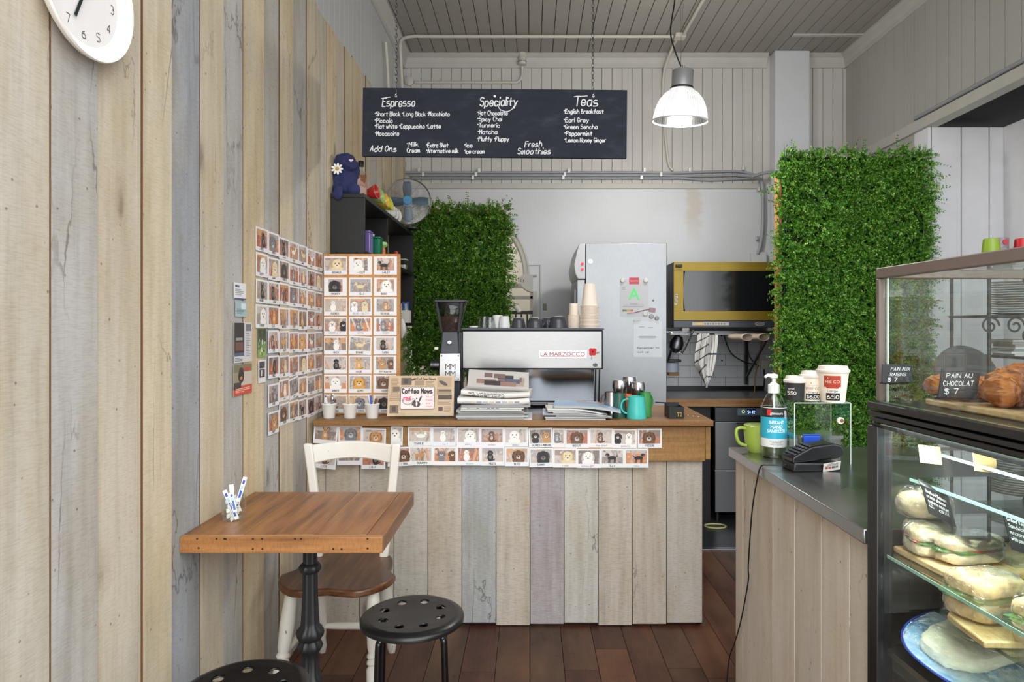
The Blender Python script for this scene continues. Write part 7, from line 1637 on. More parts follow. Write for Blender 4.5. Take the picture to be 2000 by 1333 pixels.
def riser():
    Y = 2.0; t = thing('acrylic_riser', 'clear acrylic riser stand carrying three takeaway cups on the bar', 'stand', (0.86, 2.03, ZB), rz=0.0)
    A = M_acryl; x0, x1, y0, y1, h = -0.075, 0.092, -0.055, 0.075, 0.182
    MB().box(x0, x1, y0, y1, h-0.004, h).build('top_plate', A, t)
    MB().box(x0, x0+0.004, y0, y1, 0, h-0.0045).build('side_plate', A, t); MB().box(x1-0.004, x1, y0, y1, 0, h-0.0045).build('side_plate', A, t); MB().box(x0+0.0045, x1-0.0045, y1-0.004, y1, 0, h-0.0045).build('back_plate', A, t)
    E = mat('acrylic_edge', C(206, 216, 212), 0.2); m = MB()
    for x in (x0, x1): m.tube([(x, y0, 0), (x, y0, h-0.002)], 0.0014, 6); m.tube([(x, y1, 0), (x, y1, h)], 0.0009, 6)
    m.tube([(x0, y0, h-0.001), (x1, y0, h-0.001)], 0.0014, 6); m.tube([(x1, y0, h-0.001), (x1, y1, h-0.001)], 0.0012, 6)
    m.build('polished_edges', E, t)
    m = MB().cyl((0.058, y0-0.010, 0.13), (0.058, y0-0.003, 0.13), 0.010, n=20); m.build('knob', mat('pearl_knob', C(222, 214, 204), 0.25), t); MB().cyl((0.061, y0-0.0115, 0.130), (0.061, y0-0.0103, 0.130), 0.0055, n=16).build('knob_centre', mat('bronze', C(150, 110, 70), 0.3, 0.7), t)
    zt = ZB+h
    def cup(x, y, r0, r1, hh, body, lab, marks, nm):
        t = thing('takeaway_cup', lab, 'takeaway cup', (x, y, zt), group='takeaway cups on the riser')
        MB().lathe([(r0, 0.0), (r0, 0.003), (r1, hh)], 44).build('cup', body, t)
        MB().lathe([(r1+0.002, hh-0.004), (r1+0.0035, hh), (r1+0.0035, hh+0.004), (r1-0.001, hh+0.006), (r1-0.004, hh+0.016), (r1-0.009, hh+0.016), (r1-0.010, hh+0.012), (0, hh+0.012)], 44).build('lid', mat('cup_lid_white', C(226, 218, 208), 0.5), t)
        b = MB()
        def on(pts, a0, c, extra=0.0006):
            vs = []
            for px_, z_ in pts:
                r = r0+(r1-r0)*(z_/hh)+extra; a = a0+px_/r; vs.append((r*math.sin(a), -r*math.cos(a), z_))
            return vs
        def patch(x0_, x1_, z0_, z1_, a0, c, extra=0.0006):
            n = 8
            for k in range(n):
                u0, u1 = x0_+(x1_-x0_)*k/n, x0_+(x1_-x0_)*(k+1)/n; b.add(on([(u0, z0_), (u1, z0_), (u1, z1_), (u0, z1_)], a0, c, extra), [(0, 1, 2, 3)], 0, c)
        def word(txt, z_, h_, wid, a0, c, hand=False, extra=0.0012):
            q = MB(); (write(q, txt, (-wid/2, 0, 0), (1, 0, 0), (0, 0, 1), h_, wid, th=0.16) if hand else ptext(q, txt, (0, 0, 0), (1, 0, 0), (0, 0, 1), h_, wid, align=0.5))
            for f in q.f: b.add(on([(q.v[i][0], z_+q.v[i][2]) for i in f], a0, c, extra), [tuple(range(len(f)))], 0, c)
        marks(patch, word); b.build('printing', M_print, t); return t
    K, Wt = C(26, 26, 28), C(236, 232, 224)
    def mk1(p, w): w('small', 0.034, 0.005, 0.018, -0.75, Wt, True); w('5.50', 0.018, 0.010, 0.026, -0.72, Wt, True)
    def mk2(p, w): p(-0.022, 0.022, 0.004, 0.022, -0.25, K); w('$6.00', 0.008, 0.0095, 0.038, -0.25, Wt, True); w('FFEE CO', 0.034, 0.0075, 0.042, -0.25, C(150, 120, 104)); w('COFFEE', 0.046, 0.002, 0.03, -0.25, C(170, 140, 124)); w('A', 0.052, 0.006, 0.004, -0.45, C(190, 80, 60)); w('Med', 0.024, 0.005, 0.026, -0.25, C(60, 62, 110), True)
    def mk3(p, w): p(-0.025, 0.024, 0.046, 0.080, -0.45, C(178, 62, 44)); p(-0.018, 0.017, 0.042, 0.046, -0.45, C(178, 62, 44)); w('FEE CO', 0.058, 0.0085, 0.040, -0.45, C(232, 206, 190)); w('A', 0.070, 0.006, 0.004, -0.75, C(232, 206, 190)); p(-0.020, 0.020, 0.006, 0.028, -0.42, K); w('6.50', 0.011, 0.011, 0.032, -0.42, Wt, True); w('Large', 0.032, 0.006, 0.028, -0.45, C(66, 66, 120), True)
    cup(0.817, 2.052, 0.026, 0.0305, 0.058, mat('black_cup', C(40, 39, 40), 0.6), 'small black takeaway cup with white lid and chalk price, left of the three', mk1, 1)
    cup(0.866, 2.045, 0.0255, 0.0325, 0.074, M_cupw, 'medium cream takeaway cup priced 6.00 in the middle of the riser', mk2, 2)
    cup(0.915, 2.01, 0.034, 0.0445, 0.092, M_cupw, 'large cream takeaway cup with red badge priced 6.50 on the riser', mk3, 3)
    t = thing('food_container', 'clear plastic container with a blue clip, under the acrylic riser', 'container', (0.863, 2.02, ZB))
    PL = mat_glass('container_plastic', (0.60, 0.63, 0.64, 1), 2.2, 0.15)
    MB().prism(rrect(-0.064, 0.066, -0.045, 0.045, 0.015), 0.0, 0.074).build('box', PL, t)
    MB().prism(rrect(-0.069, 0.071, -0.050, 0.050, 0.016), 0.0745, 0.085).build('lid', mat_glass('lid_plastic', (0.62, 0.65, 0.72, 1), 3.0, 0.15), t)
    MB().box(-0.055, -0.005, -0.0555, -0.0505, 0.058, 0.085).box(-0.055, -0.005, -0.0555, -0.044, 0.0855, 0.089).build('clip', mat('clip_blue', C(38, 78, 190), 0.35), t, bev=0.0015)
    MB().box(-0.055, 0.056, -0.036, 0.036, 0.002, 0.02).build('contents', mat('contents_brown', C(150, 120, 96), 0.8, var=0.3, vscale=50), t, bev=0.004)
riser()
def terminal():
    SCL = 0.88
    t = thing('card_terminal', 'black card payment terminal standing on the bar in front of the container', 'card reader', (0.805, 1.905, ZB), rz=0.10)
    m = MB(); m.prism([(-0.083, 0.0), (0.083, 0.0), (0.083, 0.026), (-0.078, 0.030)], -0.04, 0.04, ax=1); m.build('base', M_blackp, t, bev=0.006)
    prof = [(-0.083, 0.0275), (0.070, 0.040), (0.088, 0.050), (0.092, 0.066), (0.080, 0.082), (0.055, 0.088), (-0.020, 0.078), (-0.082, 0.046)]
    m = MB(); m.prism(list(reversed(prof)), -0.039, 0.039, ax=1); m.build('body', mat('terminal_black', C(20, 20, 22), 0.28), t, bev=0.005, seg=3)
    T0 = Matrix.Translation((-0.052, 0, 0.0615)) @ Matrix.Rotation(math.atan2(-0.032, 0.062), 4, 'Y'); 
    m = MB()
    for i in range(5):
        for j in range(4):
            u, v = -0.024+0.0125*i, -0.027+0.018*j; z_ = 0.0465+(u+0.06+0.030)*0.52
            x_ = -0.050+u+0.004
            m.T = Matrix.Translation((x_, v, 0.0625+(x_+0.050)*0.516+0.0005)) @ Matrix.Rotation(-math.atan(0.516), 4, 'Y')
            m.box(-0.004, 0.004, -0.0065, 0.0065, 0, 0.0035, 0)
    m.T = None; m.build('keys', mat('key_grey', C(60, 62, 66), 0.5), t, bev=0.0008)
    m = MB(); m.T = Matrix.Translation((0.018, 0, 0.0838)) @ Matrix.Rotation(-math.atan(0.133), 4, 'Y'); m.box(-0.034, 0.036, -0.030, 0.030, 0, 0.0012); m.build('screen', mat('dark_screen', C(54, 56, 58), 0.12), t)
    m = MB(); m.T = Matrix.Translation((0.045, -0.0412, 0.003)) @ Matrix.Rotation(0.5, 4, 'X') @ Matrix.Rotation(-0.18, 4, 'Y'); m.box(-0.028, 0.028, -0.0008, 0, 0, 0.034, 0, C(226, 222, 214))
    for k, c in enumerate((C(150, 60, 50), C(216, 80, 40), C(70, 70, 74), C(120, 110, 100))): m.box(-0.022+0.011*k, -0.013+0.011*k, -0.0012, -0.0008, 0.010, 0.018, 0, c)
    for k in range(3): m.box(-0.02+0.004*k, 0.02, -0.0012, -0.0008, 0.021+0.004*k, 0.0225+0.004*k, 0, C(110, 108, 106))
    m.T = None; m.build('sticker', M_print, t)
    t.scale = (SCL, SCL, SCL)
    pts = [(0.734, 1.905, ZB+0.012), (0.705, 1.91, ZB+0.010), (0.685, 1.92, ZB+0.008), (0.669, 1.93, ZB+0.001), (0.662, 1.945, ZB-0.05), (0.660, 1.98, 0.80), (0.676, 2.06, 0.62), (0.682, 2.08, 0.56), (0.684, 2.16, 0.40), (0.682, 2.22, 0.30), (0.676, 2.262, 0.22), (0.664, 2.275, 0.05), (0.65, 2.30, 0.006)]
    solo(MB().tube(smooth_path(pts, 6), 0.0022, 8), 'power_cable', M_blackp, 'thin black cable hanging from the card terminal down the bar front', 'cable')
terminal()
# ---------------------------------------------------------------- the glass display cabinet
CX0, CY0, CR = 0.700, 1.340, math.radians(3.2)
def K(x, y, z): 
    """cabinet coordinates (x into the cabinet, y toward the viewer) to world"""
    c, s = math.cos(CR), math.sin(CR); return Vector((CX0+x*c+y*s, CY0+x*s-y*c, z))
def cabinet():
    t = thing('display_cabinet', 'glass food display cabinet with brown frame at the right edge, full of pastries and sandwiches', 'display cabinet', (CX0, CY0, 0), rz=CR)
    D, L = 0.52, 1.0
    FR = mat('cabinet_brown', C(112, 100, 94), 0.4); FB = mat('cabinet_black', C(28, 28, 30), 0.3)
    zt, zd = 1.476, 1.209
    MB().box(-0.004, 0.012, -L, 0.0, zt-0.021, zt).build('top_rail', FR, t, bev=0.002); MB().box(-0.004, 0.010, -0.012, 0.0, zd, zt-0.0215).build('corner_post', FR, t, bev=0.002)
    MB().box(0.0125, D, -0.012, 0.0, zt-0.021, zt).build('top_rail', FR, t, bev=0.002)
    MB().box(0.0105, 0.0135, -0.016, -0.0125, zd, zt-0.0215).build('seal', mat('seal_white', C(226, 228, 226), 0.4), t)
    MB().box(0.0125, D-0.002, -L, -0.0125, zt-0.012, zt-0.006).build('glass_top', M_pane, t)
    MB().box(0.004, 0.009, -L, -0.0125, zd+0.001, zt-0.022).build('front_pane', M_pane, t)
    MB().box(0.014, D-0.002, -0.009, -0.004, zd+0.001, zt-0.022).build('end_pane', M_pane, t)
    # deck between upper and lower tier
    m = MB(); m.box(-0.022, D, -L, 0.0, zd-0.014, zd); m.build('deck', FB, t, bev=0.002)
    m = MB()
    for k in range(3): m.box(-0.022+0.004*k, D, -L, -0.002, zd-0.030-0.012*k+0.0035, zd-0.0145-0.012*k-0.0035)
    m.build('vent_slats', FB, t, bev=0.001)
    MB().box(-0.003, 0.003, -L, -0.002, zd-0.006, zd+0.0005).build('deck_edge', mat('edge_green', C(120, 134, 108), 0.2), t)
    MB().box(-0.022, 0.010, -0.034, 0.0, 0.0, zd-0.047).build('corner_post', FB, t, bev=0.002)
    MB().box(-0.022, D, -0.028, 0.0, 0.0, 0.30).box(-0.022, D, -L, -0.0285, 0.0, 0.25).build('plinth', FB, t, bev=0.002)
    MB().box(0.0105, D-0.01, -0.016, -0.010, 0.3005, zd-0.048).build('end_pane', M_pane, t)
    MB().box(-0.014, -0.009, -L, -0.0345, 0.2505, 1.166).build('front_pane', M_pane, t); MB().box(-0.0145, -0.0085, -L, -0.0345, 1.1665, 1.1685).build('glass_edge', M_gedge, t)
    MB().box(D-0.004, D, -L, -0.0125, 0.255, zt-0.022).build('back_pane', mat('cabinet_back', C(196, 206, 202), 0.3), t)
    for z_, d0, y1 in ((1.130, 0.16, -0.02), (1.00, 0.20, -0.02), (0.925, 0.02, -0.016), (0.855, 0.02, -0.016)):
        pass
    SH = mat_glass('shelf_glass', (0.84, 0.93, 0.90, 1), 1.5)
    for z_, x0, y1, y0 in ((1.105, 0.10, -0.02, -L), (1.052, 0.055, -0.02, -L), (0.905, 0.0, -0.018, -L)):
        s_ = MB().box(x0, D-0.006, y0, y1, z_, z_+0.006).build('glass_shelf', SH, t); MB().box(x0-0.0015, x0-0.0003, y0, y1, z_, z_+0.006).build('shelf_edge', M_gedge, s_)
    MB().box(0.0, D-0.006, -L, -0.018, 0.715, 0.727).build('lower_deck', mat_metal('cabinet_steel', (0.70, 0.72, 0.71, 1), 0.32, (40, 40, 1)), t)
    m = MB()
    for k in range(16): m.box(0.20, D-0.02, -0.05-0.016*k-0.006, -0.05-0.016*k, 0.7275, 0.7295)
    m.build('deck_ribs', M_steel, t)
    e = MB().box(0.02, 0.04, -L, -0.03, zd-0.0555, zd-0.049); e.build('light_strip', mat('led_strip', C(240, 250, 246), 0.4, emit=(0.92, 1.0, 0.98, 1), es=6.0), t)
    for nm, z_, x_, p in (('cabinet_strip', zd-0.058, 0.03, 5.0),):
        l = bpy.data.lights.new(nm, 'AREA'); l.shape = 'RECTANGLE'; l.size = 0.018; l.size_y = L-0.04; l.energy = p; l.color = (0.93, 1.0, 0.97)
        lo = bpy.data.objects.new(nm, l); COL.objects.link(lo); lo.location = K(x_, 0.5, z_); lo.rotation_euler = (0, math.radians(-8), CR)
cabinet()
def crust():
    s = NT('pastry_crust'); v = s.coords((1, 1, 2.2), 4.0); w = s.n('ShaderNodeTexWave'); w.inputs['Scale'].default_value = 34; w.inputs['Distortion'].default_value = 7; w.inputs['Detail'].default_value = 3; s.l(v, w.inputs['Vector'])
    n = s.noise(v, 34, 5, 0.65); h = s.math('ADD', s.math('MULTIPLY', w.outputs['Fac'], 0.22), s.math('MULTIPLY', n, 0.85))
    s.l(s.ramp(h, [(0.34, C(104, 54, 22)), (0.5, C(150, 84, 34)), (0.66, C(184, 112, 48)), (0.85, C(212, 150, 78))]), s.b.inputs['Base Color'])
    s.b.inputs['Roughness'].default_value = 0.42; s.bump(h, 0.7, 0.006); return s.m
CRUST = crust()
BREAD = mat('bread', C(208, 176, 124), 0.7, bumpy=0.8, bscale=110, var=0.40, vscale=46)
CIAB = mat('floury_bread', C(206, 188, 152), 0.75, bumpy=0.8, bscale=90, var=0.36, vscale=40)
def lumpy(mb, cx, cy, cz, rx, ry, rz, seed, amp=0.12, n=28, k=18, sq=1.0, m=0):
    r = random.Random(seed); ph = [r.uniform(0, 6.28) for _ in range(6)]; vs = []
    q = MB(); q.ball(0, 0, 0, 1, 1, 1, n, k)
    for x, y, z in q.v:
        f = 1+amp*(math.sin(5*x+ph[0])*math.sin(4*y+ph[1])+0.6*math.sin(9*z+7*x+ph[2])*math.sin(8*y+ph[3])*0.7+0.35*math.sin(17*x+ph[4])*math.sin(15*y+11*z+ph[5]))
        g = lambda a: math.copysign(abs(a)**sq, a)
        vs.append((cx+rx*g(x)*f, cy+ry*g(y)*f, cz+rz*g(z)*f))
    mb.add(vs, q.f, m); return mb
def pastries():
    zb = 1.2095
    m = MB(); m.prism(rrect(0.05, 0.42, -0.62, -0.06, 0.02), 0, 0.012); solo(m, 'serving_board', M_lwood, 'pale wooden board under the pastries in the upper cabinet', 'board', (CX0, CY0, zb), rz=CR, bev=0.003)
    z = zb+0.0122
    def spiral(x, y, r, seed, lab):
        t = thing('raisin_pastry', lab, 'pastry', K(x, y, z)); m = MB(); P = []; R = []
        for k in range(60):
            a = k*0.32; rr = r*0.16+r*0.74*k/59; P.append((rr*math.cos(a), rr*math.sin(a), 0.022+0.016*(1-k/59))); R.append(0.012+0.008*(k/59)+0.002*math.sin(k*1.7+seed))
        m.tube(P, R, 10); lumpy(m, 0, 0, 0.018, r*0.9, r*0.9, 0.022, seed, 0.05); m.build('dough', CRUST, t)
        m = MB(); q = random.Random(seed)
        for k in range(5): a = q.uniform(0, 6.28); d = q.uniform(0.2, 0.8)*r; m.ball(d*math.cos(a), d*math.sin(a), 0.045, 0.006, 0.006, 0.004, 10, 6)
        m.build('raisins', mat('raisin', C(46, 30, 26), 0.4), t)
    spiral(0.105, 0.090, 0.052, 1, 'golden raisin swirl pastry behind the leftmost price tag'); spiral(0.21, 0.12, 0.052, 2, 'golden raisin swirl pastry at the back of the upper cabinet board')
    def choc(x, y, rz_, seed, lab):
        t = thing('chocolate_pastry', lab, 'pastry', K(x, y, z), rz=rz_); m = MB()
        for k in range(7):
            q = (k-3)/3; lumpy(m, 0.050*q, 0, 0.028+0.010*(1-q*q), 0.016, 0.034+0.008*(1-q*q), 0.026+0.010*(1-q*q), seed+k, 0.12, 30, 20)
        m.build('dough', CRUST, t); lumpy_ = MB(); lumpy(lumpy_, 0.052, 0.0, 0.02, 0.005, 0.008, 0.006, seed, 0.05, 10, 8); lumpy_.build('chocolate', mat('dark_chocolate', C(48, 28, 20), 0.4), t)
    choc(0.13, 0.21, 0.3, 11, 'flaky chocolate pastry behind the chocolate price tag'); choc(0.20, 0.24, -0.2, 21, 'flaky chocolate pastry at the back, above the chocolate price tag'); choc(0.12, 0.305, 0.9, 31, 'dark flaky pastry right of the chocolate price tag')
    t = thing('glazed_bun', 'round glazed brown bun at the right edge of the upper cabinet', 'bun', K(0.10, 0.375, z)); m = MB(); lumpy(m, 0, 0, 0.032, 0.050, 0.050, 0.034, 41, 0.06); m.build('bun', CRUST, t)
    tagm = mat('price_tag_black', C(30, 30, 32), 0.5)
    def ptag(px0, px1, py0, py1, y, txts, lab, lean, shear):
        x = 0.035; p = K(x, y, z+0.002); Yw = p.y; s = S(Yw); W, H = (px1-px0)/s*1.0, (py1-py0)/s
        t = thing('price_tag', lab, 'price tag', (at((px0+px1)/2, 700, Yw).x, Yw, EYE-(py1-637)/s), rot=(-0.15, 0, lean), group='chalk price tags in the cabinet')
        m = MB().prism([(-W/2-shear, 0), (W/2-shear, 0), (W/2+shear, H), (-W/2+shear, H)], -0.001, 0.001, ax=1); m.build('card', tagm, t)
        m = MB()
        for tx_, fx, fz, fw, fh in txts: write(m, tx_, (-W/2+W*fx+shear*(2*fz-1), -0.0014, H*fz), (1, 0, 0), (0, 0, 1), H*fh, W*fw, th=0.13, slant=0.25)
        m.build('chalk_writing', M_chalk, t)
        MB().box(-W/2-shear+0.004, W/2-shear-0.004, 0.001, 0.016, -0.001, 0.001).build('stand', tagm, t)
    ptag(1724, 1783, 712, 748, 0.065, [('PAIN AUX', 0.28, 0.66, 0.62, 0.17), ('RAISINS', 0.26, 0.36, 0.5, 0.17), ('$ 7', 0.18, 0.06, 0.3, 0.2)], 'black price tag for the raisin pastries, leftmost in the upper cabinet', 0.0, 0.002)
    ptag(1838, 1914, 720, 777, 0.19, [('PAIN AU', 0.14, 0.68, 0.66, 0.14), ('CHOCOLAT', 0.08, 0.40, 0.78, 0.16), ('$ 7', 0.14, 0.12, 0.34, 0.18)], 'black price tag for the chocolate pastries in the upper cabinet', 0.0, 0.006)
pastries()
def sandwiches():
    def wrapped(parent, m_build):
        o = m_build.build('cling_wrap', M_film, parent); d = o.modifiers.new('crease', 'DISPLACE'); tx = bpy.data.textures.get('crease') or bpy.data.textures.new('crease', 'CLOUDS'); tx.noise_scale = 0.014; d.texture = tx; d.strength = 0.006; d.mid_level = 0.3
    GRN = mat('lettuce', C(76, 120, 50), 0.6, var=0.4, vscale=60); RED = mat('tomato', C(176, 56, 36), 0.45); WHT = mat('cheese', C(236, 230, 210), 0.5)
    zs = 0.9115
    m = MB().prism([(-0.06, -0.075), (0.21, -0.075), (0.225, -0.06), (0.225, 0.09), (-0.06, 0.09)], 0, 0.012); solo(m, 'serving_board', M_lwood, 'pale wooden board under the wrapped rolls in the lower cabinet', 'board', K(0.085, 0.105, zs), rz=CR+0.05, bev=0.003)
    z = zs+0.0124
    def roll(x, y, rz_, L, W, H, seed, lab, fill=True, mm=CIAB):
        t = thing('wrapped_roll', lab, 'sandwich', K(x, y, z), rz=rz_)
        m = MB(); lumpy(m, 0, 0, H*0.27, L/2, W/2, H*0.27, seed, 0.05, 28, 18, 0.72); m.build('bottom_half', mm, t)
        m = MB(); lumpy(m, 0, 0.0, H*0.72, L/2, W/2, H*0.30, seed+3, 0.05, 28, 18, 0.72); m.build('top_half', mm, t)
        if fill:
            m = MB(); lumpy(m, 0, 0, H*0.48, L/2*0.99, W/2*1.0, H*0.08, seed+5, 0.12, 40, 12, 0.7); m.build('greens', GRN, t)
            m = MB(); lumpy(m, 0.006, 0, H*0.53, L/2*0.97, W/2*1.0, H*0.05, seed+6, 0.2, 30, 10, 0.7); m.build('filling', RED, t)
        w_ = MB(); lumpy(w_, 0, 0, H*0.5, L/2*1.05, W/2*1.07, H*0.54, seed+9, 0.06, 40, 26, 0.72); wrapped(t, w_)
    roll(0.060, 0.055, 1.2, 0.105, 0.066, 0.056, 3, 'long wrapped roll nearest the cabinet corner, left on the upper board', True)
    roll(0.105, 0.115, 0.2, 0.125, 0.062, 0.052, 7, 'long wrapped roll on the upper board, pointing right', True)
    roll(0.11, 0.045, 0.7, 0.085, 0.062, 0.052, 13, 'pale wrapped roll lying deeper behind the first roll on the upper board', False)
    # stacked pale roll on the shelf behind
    t = thing('wrapped_roll', 'white wrapped roll on the shelf above the long rolls', 'sandwich', K(0.075, 0.03, 0.985))
    m = MB(); lumpy(m, 0, 0, 0.024, 0.045, 0.036, 0.026, 23, 0.05, 26, 16, 0.75); m.build('bread', CIAB, t); w_ = MB(); lumpy(w_, 0, 0, 0.025, 0.049, 0.040, 0.029, 25, 0.07, 36, 24, 0.75); wrapped(t, w_)
    s_ = solo(MB().box(0.045, 0.50, -0.30, -0.02, 0, 0.005), 'cabinet_shelf', M_glass, 'short glass shelf behind the wrapped rolls in the lower cabinet', 'shelf', (CX0, CY0, 0.9795), rz=CR)
    zs2 = 0.853
    m = MB().prism([(-0.085, -0.07), (0.12, -0.07), (0.30, -0.06), (0.30, 0.10), (-0.04, 0.085), (-0.085, 0.03)], 0, 0.012); solo(m, 'serving_board', M_lwood, 'pale wooden board with clipped corner under the square sandwich', 'board', K(0.088, 0.235, zs2), rz=CR-0.1, bev=0.003)
    solo(MB().box(0.02, 0.50, -0.9, -0.14, 0, 0.006), 'cabinet_shelf', mat_glass('shelf_glass_low', (0.84, 0.93, 0.90, 1), 1.5), 'low glass shelf under the square sandwich board', 'shelf', (CX0, CY0, zs2-0.0065), rz=CR)
    z = zs2+0.0124
    def square(x, y, rz_, seed, lab):
        t = thing('square_sandwich', lab, 'sandwich', K(x, y, z), rz=rz_); L, W, H = 0.105, 0.085, 0.07
        m = MB(); lumpy(m, 0, 0, H*0.21, L/2, W/2, H*0.20, seed, 0.03, 32, 18, 0.38); m.build('bottom_slice', BREAD, t)
        m = MB(); lumpy(m, 0, 0, H*0.79, L/2, W/2, H*0.20, seed+2, 0.03, 32, 18, 0.38); m.build('top_slice', BREAD, t)
        m = MB(); lumpy(m, -0.01, 0, H*0.54, L/2*0.99, W/2*1.0, H*0.07, seed+4, 0.12, 44, 12, 0.4); m.build('lettuce', GRN, t)
        m = MB(); lumpy(m, 0.01, 0, H*0.46, L/2*0.86, W/2*1.01, H*0.07, seed+5, 0.06, 30, 10, 0.4); m.build('tomato', RED, t)
        m = MB(); lumpy(m, -0.03, 0, H*0.46, L/2*0.5, W/2*1.03, H*0.05, seed+6, 0.1, 30, 10, 0.4); m.build('egg', WHT, t)
        w_ = MB(); lumpy(w_, 0, 0, H*0.5, L/2*1.05, W/2*1.06, H*0.53, seed+9, 0.04, 44, 28, 0.42); wrapped(t, w_)
    square(0.068, 0.205, 0.25, 51, 'square wrapped salad sandwich with tomato and lettuce in the lower cabinet'); square(0.095, 0.325, 0.2, 61, 'square wrapped sandwich at the right edge of the lower cabinet')
    # blue and white platter
    t = thing('cake_platter', 'blue and white oval platter with a wrapped cake slice on the lowest deck', 'platter', K(0.118, 0.150, 0.765), rot=(0.22, -0.05, CR+0.30))
    m = MB(); vs = []; n = 64
    for (f, z_) in ((0.5, 0.0), (0.72, 0.003), (0.9, 0.012), (1.0, 0.020), (0.995, 0.022), (0.88, 0.016), (0.70, 0.0065), (0.0, 0.005)):
        for k in range(n):
            a = 2*PI*k/n; g = lambda q, e: math.copysign(abs(q)**e, q); vs.append((f*0.160*g(math.cos(a), 0.8), f*0.108*g(math.sin(a), 0.8), z_))
    m.add(vs, [(i*n+k, i*n+(k+1) % n, (i+1)*n+(k+1) % n, (i+1)*n+k) for i in range(7) for k in range(n)]+[tuple(reversed(range(n)))])
    m.build('platter', mat_platter(), t)
    m = MB(); m.tube([(0.1594*math.copysign(abs(math.cos(a))**0.8, math.cos(a)), 0.1077*math.copysign(abs(math.sin(a))**0.8, math.sin(a)), 0.0205) for a in np.linspace(0, 2*PI, 72, endpoint=False)], 0.0022, 6, closed=True); m.build('rim', mat('cobalt_rim', C(40, 66, 150), 0.3), t)
    m = MB(); lumpy(m, -0.02, 0.012, 0.026, 0.105, 0.052, 0.018, 71, 0.06, 32, 16, 0.55); m.build('cake_slice', mat('lemon_cake', C(240, 234, 204), 0.6, bumpy=0.3, bscale=120, var=0.12, vscale=40), t)
    m = MB()
    for k in range(8): write(m, 'mnwumnw', (-0.09+0.012*k, -0.062+0.004*math.sin(k*2), 0.026+0.001*k), (1, 0.1, 0), (0, 1, 0.1), 0.008, 0.03, th=0.2)
    w_ = MB(); lumpy(w_, 0, 0, 0.020, 0.150, 0.100, 0.028, 75, 0.04, 44, 22, 0.75); wrapped(t, w_)
    solo(MB().box(0.0, 0.30, -0.28, -0.02, 0, 0.020), 'plastic_tray', mat_glass('clear_tray', (0.88, 0.93, 0.92, 1), 1.5), 'clear plastic tray on the lowest deck right of the platter', 'tray', K(0.16, 0.31, 0.7300), rz=CR, bev=0.004)
    # hanging tags
    tagm = mat('price_tag_black', C(30, 30, 32), 0.5)
    def htag(cs, Yw, txt, lab, k):
        P = [at(px_, py_, Yw) for px_, py_ in cs]; c = sum(P, Vector())/4; t = thing('price_tag', lab, 'price tag', c, group='chalk tags over the sandwiches')
        P = [p-c for p in P]; m = MB(); m.add([(p.x, -0.001, p.z) for p in P]+[(p.x, 0.001, p.z) for p in P], [(0, 1, 2, 3), (7, 6, 5, 4), (0, 4, 5, 1), (1, 5, 6, 2), (2, 6, 7, 3), (3, 7, 4, 0)]); m.build('card', tagm, t)
        u = (P[2]-P[3]); v = (P[0]-P[3]); m = MB()
        for i, tx_ in enumerate(txt):
            o = P[3]+v*(0.80-0.17*i)+u*0.10; write(m, tx_, (o.x, -0.0014, o.z), u, v, 0.0065, u.length*(0.76-0.06*(i % 2)), th=0.12, slant=0.1)
        m.build('chalk_writing', M_chalk, t)
        a, b = P[0], P[1]; m = MB(); m.add([(a.x, 0.001, a.z), (b.x, 0.001, b.z), (b.x+0.012, 0.03, b.z+0.004), (a.x+0.012, 0.03, a.z+0.004)], [(0, 1, 2, 3)]); o = m.build('clip', tagm, t); sd = o.modifiers.new('s', 'SOLIDIFY'); sd.thickness = 0.0015
    htag([(1798, 946), (1853, 973), (1868, 1032), (1815, 1003)], 1.235, ['Smoked Salmon', 'cream cheese', 'capers rocket', '& dill'], 'black chalk tag hanging over the long wrapped rolls', 0)
    htag([(1957, 1000), (2006, 1018), (2022, 1090), (1976, 1074)], 1.10, ['Grilled Veg', 'Sandwich', 'mozzarella', 'with pesto'], 'black chalk tag hanging at the right edge over the square sandwich', 1)
    for k, (px_, py_, Yw, lab) in enumerate(((1817, 890, 1.28, 'pale card holder on the glass shelf, left one'), (1924, 905, 1.20, 'pale card holder on the glass shelf, right one'))):
        p = at(px_, py_, Yw); solo(MB().box(-0.022, 0.022, -0.001, 0.001, -0.016, 0.018), 'card_holder', mat('kraft_card', C(216, 188, 132), 0.6), lab, 'card', p, rot=(-0.3, 0.12, 0.1))
    for k, (px_, Yw) in enumerate(((1945, 1.16), (1985, 1.13))): solo(lumpy(MB(), 0, 0, 0.012, 0.03, 0.024, 0.014, 80+k, 0.08, 20, 12, 0.7), 'wrapped_snack', mat('pale_wrap', C(214, 220, 216), 0.35), 'small pale wrapped snack on the top glass shelf, %s one' % ('left', 'right')[k], 'snack', (at(px_, 900, Yw).x+0.09, Yw, 1.1115), group='wrapped snacks')
def mat_platter():
    s = NT('blue_platter'); n = s.noise(s.coords((1, 2, 1)), 14, 4)
    s.l(s.ramp(n, [(0.35, C(226, 234, 240)), (0.52, C(176, 208, 232)), (0.7, C(104, 168, 214))]), s.b.inputs['Base Color']); s.b.inputs['Roughness'].default_value = 0.15; return s.m
sandwiches()
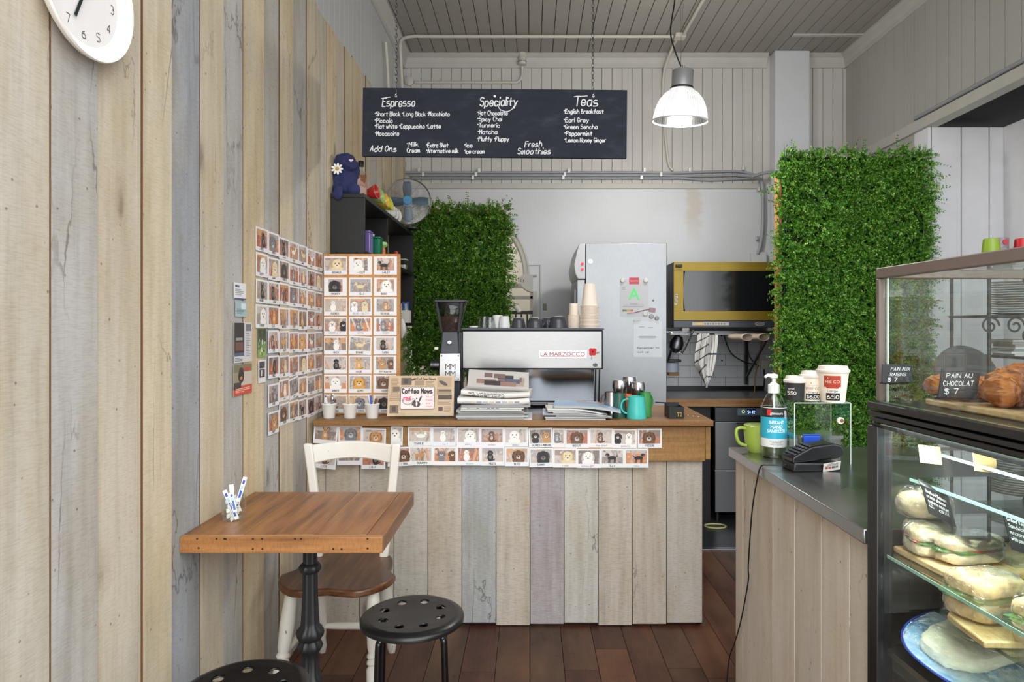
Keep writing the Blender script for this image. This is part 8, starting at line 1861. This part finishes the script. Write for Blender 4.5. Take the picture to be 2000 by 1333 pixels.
# ---------------------------------------------------------------- rack in the alcove behind the cabinet
def rack():
    Y = 3.3; t = thing('scroll_rack', 'black iron rack with scrolled sides in the alcove behind the cabinet', 'rack', (2.42, Y, 0)); I = mat('iron_black', C(34, 33, 34), 0.5)
    for x in (-0.24, 0.5):
        for y in (-0.14, 0.14): MB().cyl((x, y, 0), (x, y, 1.71), 0.008, n=10).build('post', I, t)
    for z_ in (0.4, 0.94, 1.20, 1.40, 1.698): MB().box({0.94: -0.42, 1.20: -0.08}.get(z_, -0.25), 0.51, -0.15, 0.15, z_, z_+0.012).build('shelf', I, t, bev=0.002)
    for k, (x, z_) in enumerate(((-0.06, 1.58), (-0.25, 1.36), (-0.06, 1.31), (-0.13, 1.36))):
        P = [(0.045*(1-q*0.8)*math.cos(q*9), -0.16, 0.045*(1-q*0.8)*math.sin(q*9)) for q in np.linspace(0, 1, 26)]; MB().tube([(x+p[0], p[1], z_+p[2]) for p in P], 0.005, 6).build('scroll', I, t)
    W = mat('white_plate', C(206, 206, 202), 0.25); first = None
    for k in range(14):
        if first is None: first = solo(MB().lathe([(0.05, 0), (0.08, 0.004), (0.125, 0.012), (0.125, 0.0135), (0.08, 0.006), (0, 0.003)], 44), 'plate', W, 'white plate in the stack on the iron rack', 'plate', (2.42, Y, 1.4125), group='plates stacked on the iron rack')
        else: dup(first, (2.42+random.uniform(-.004, .004), Y, 1.4125+0.0118*k))
    for k in range(12): dup(first, (2.70+random.uniform(-.004, .004), Y, 1.4125+0.0118*k), label='white plate in the right stack on the iron rack', group='plates in the right stack on the rack')
    for px_, c, nm, lab in ((1922, C(140, 170, 50), 'green_bowl', 'small lime green bowl upside down on the iron rack'), (1983, C(200, 34, 40), 'red_bowl', 'small red bowl upside down on the iron rack')):
        solo(MB().lathe([(0.040, 0), (0.039, 0.02), (0.033, 0.074), (0.030, 0.076), (0, 0.076)], 32), 'small_bowl', mat(nm, c, 0.3), lab, 'bowl', (at(px_, 480, Y).x, Y-0.05, 1.7105))
    t2 = thing('patterned_mug', 'patterned grey and red mug between the green and red bowls', 'mug', (at(1954, 480, Y).x, Y, 1.7105)); MB().lathe([(0.034, 0), (0.036, 0.084), (0.034, 0.085), (0, 0.08)], 32).build('body', mat('mug_grey', C(150, 140, 150), 0.4, var=0.4, vscale=60), t2)
    m = MB(); m.prism(ell(0, 0.062, 0.014, 0.014), -0.0385, -0.034, ax=1); m.build('badge', mat('mug_red', C(190, 60, 70), 0.4), t2)
    tr = mat('dark_tray', C(60, 58, 58), 0.45); p = at(1872, 715, Y); solo(MB().lathe([(0.15, 0), (0.16, 0.004), (0.155, 0.010), (0.0, 0.008)], 56), 'round_tray', tr, 'dark round tray leaning on the iron rack, seen through the cabinet glass', 'tray', (p.x, Y-0.06, 1.215), rot=(math.radians(72), 0, 0)).location.z = 0.955+0.155
    z_ = 1.2125
    for k in range(7):
        solo(mag(0.20, 0.16, 0.011, 200+k, cover=COV[(k*3) % 8]), 'magazine', M_print, 'magazine in the pile on the iron rack, %s from the bottom' % ORD[k], 'magazine', (2.46+random.uniform(-.01, .01), Y+0.03, z_), group='magazines on the iron rack', smooth=False); z_ += 0.0115
    t3 = thing('label_sign', 'small grey framed sign on the iron rack at the right edge', 'sign', (2.63, Y-0.06, 1.2125), rot=(-0.2, 0, 0)); MB().box(-0.06, 0.06, 0, 0.004, 0, 0.10).build('card', mat('sign_grey', C(170, 174, 178), 0.5), t3); MB().box(-0.05, 0.05, -0.002, -0.0003, 0.02, 0.06).build('label', M_dark, t3)
rack()
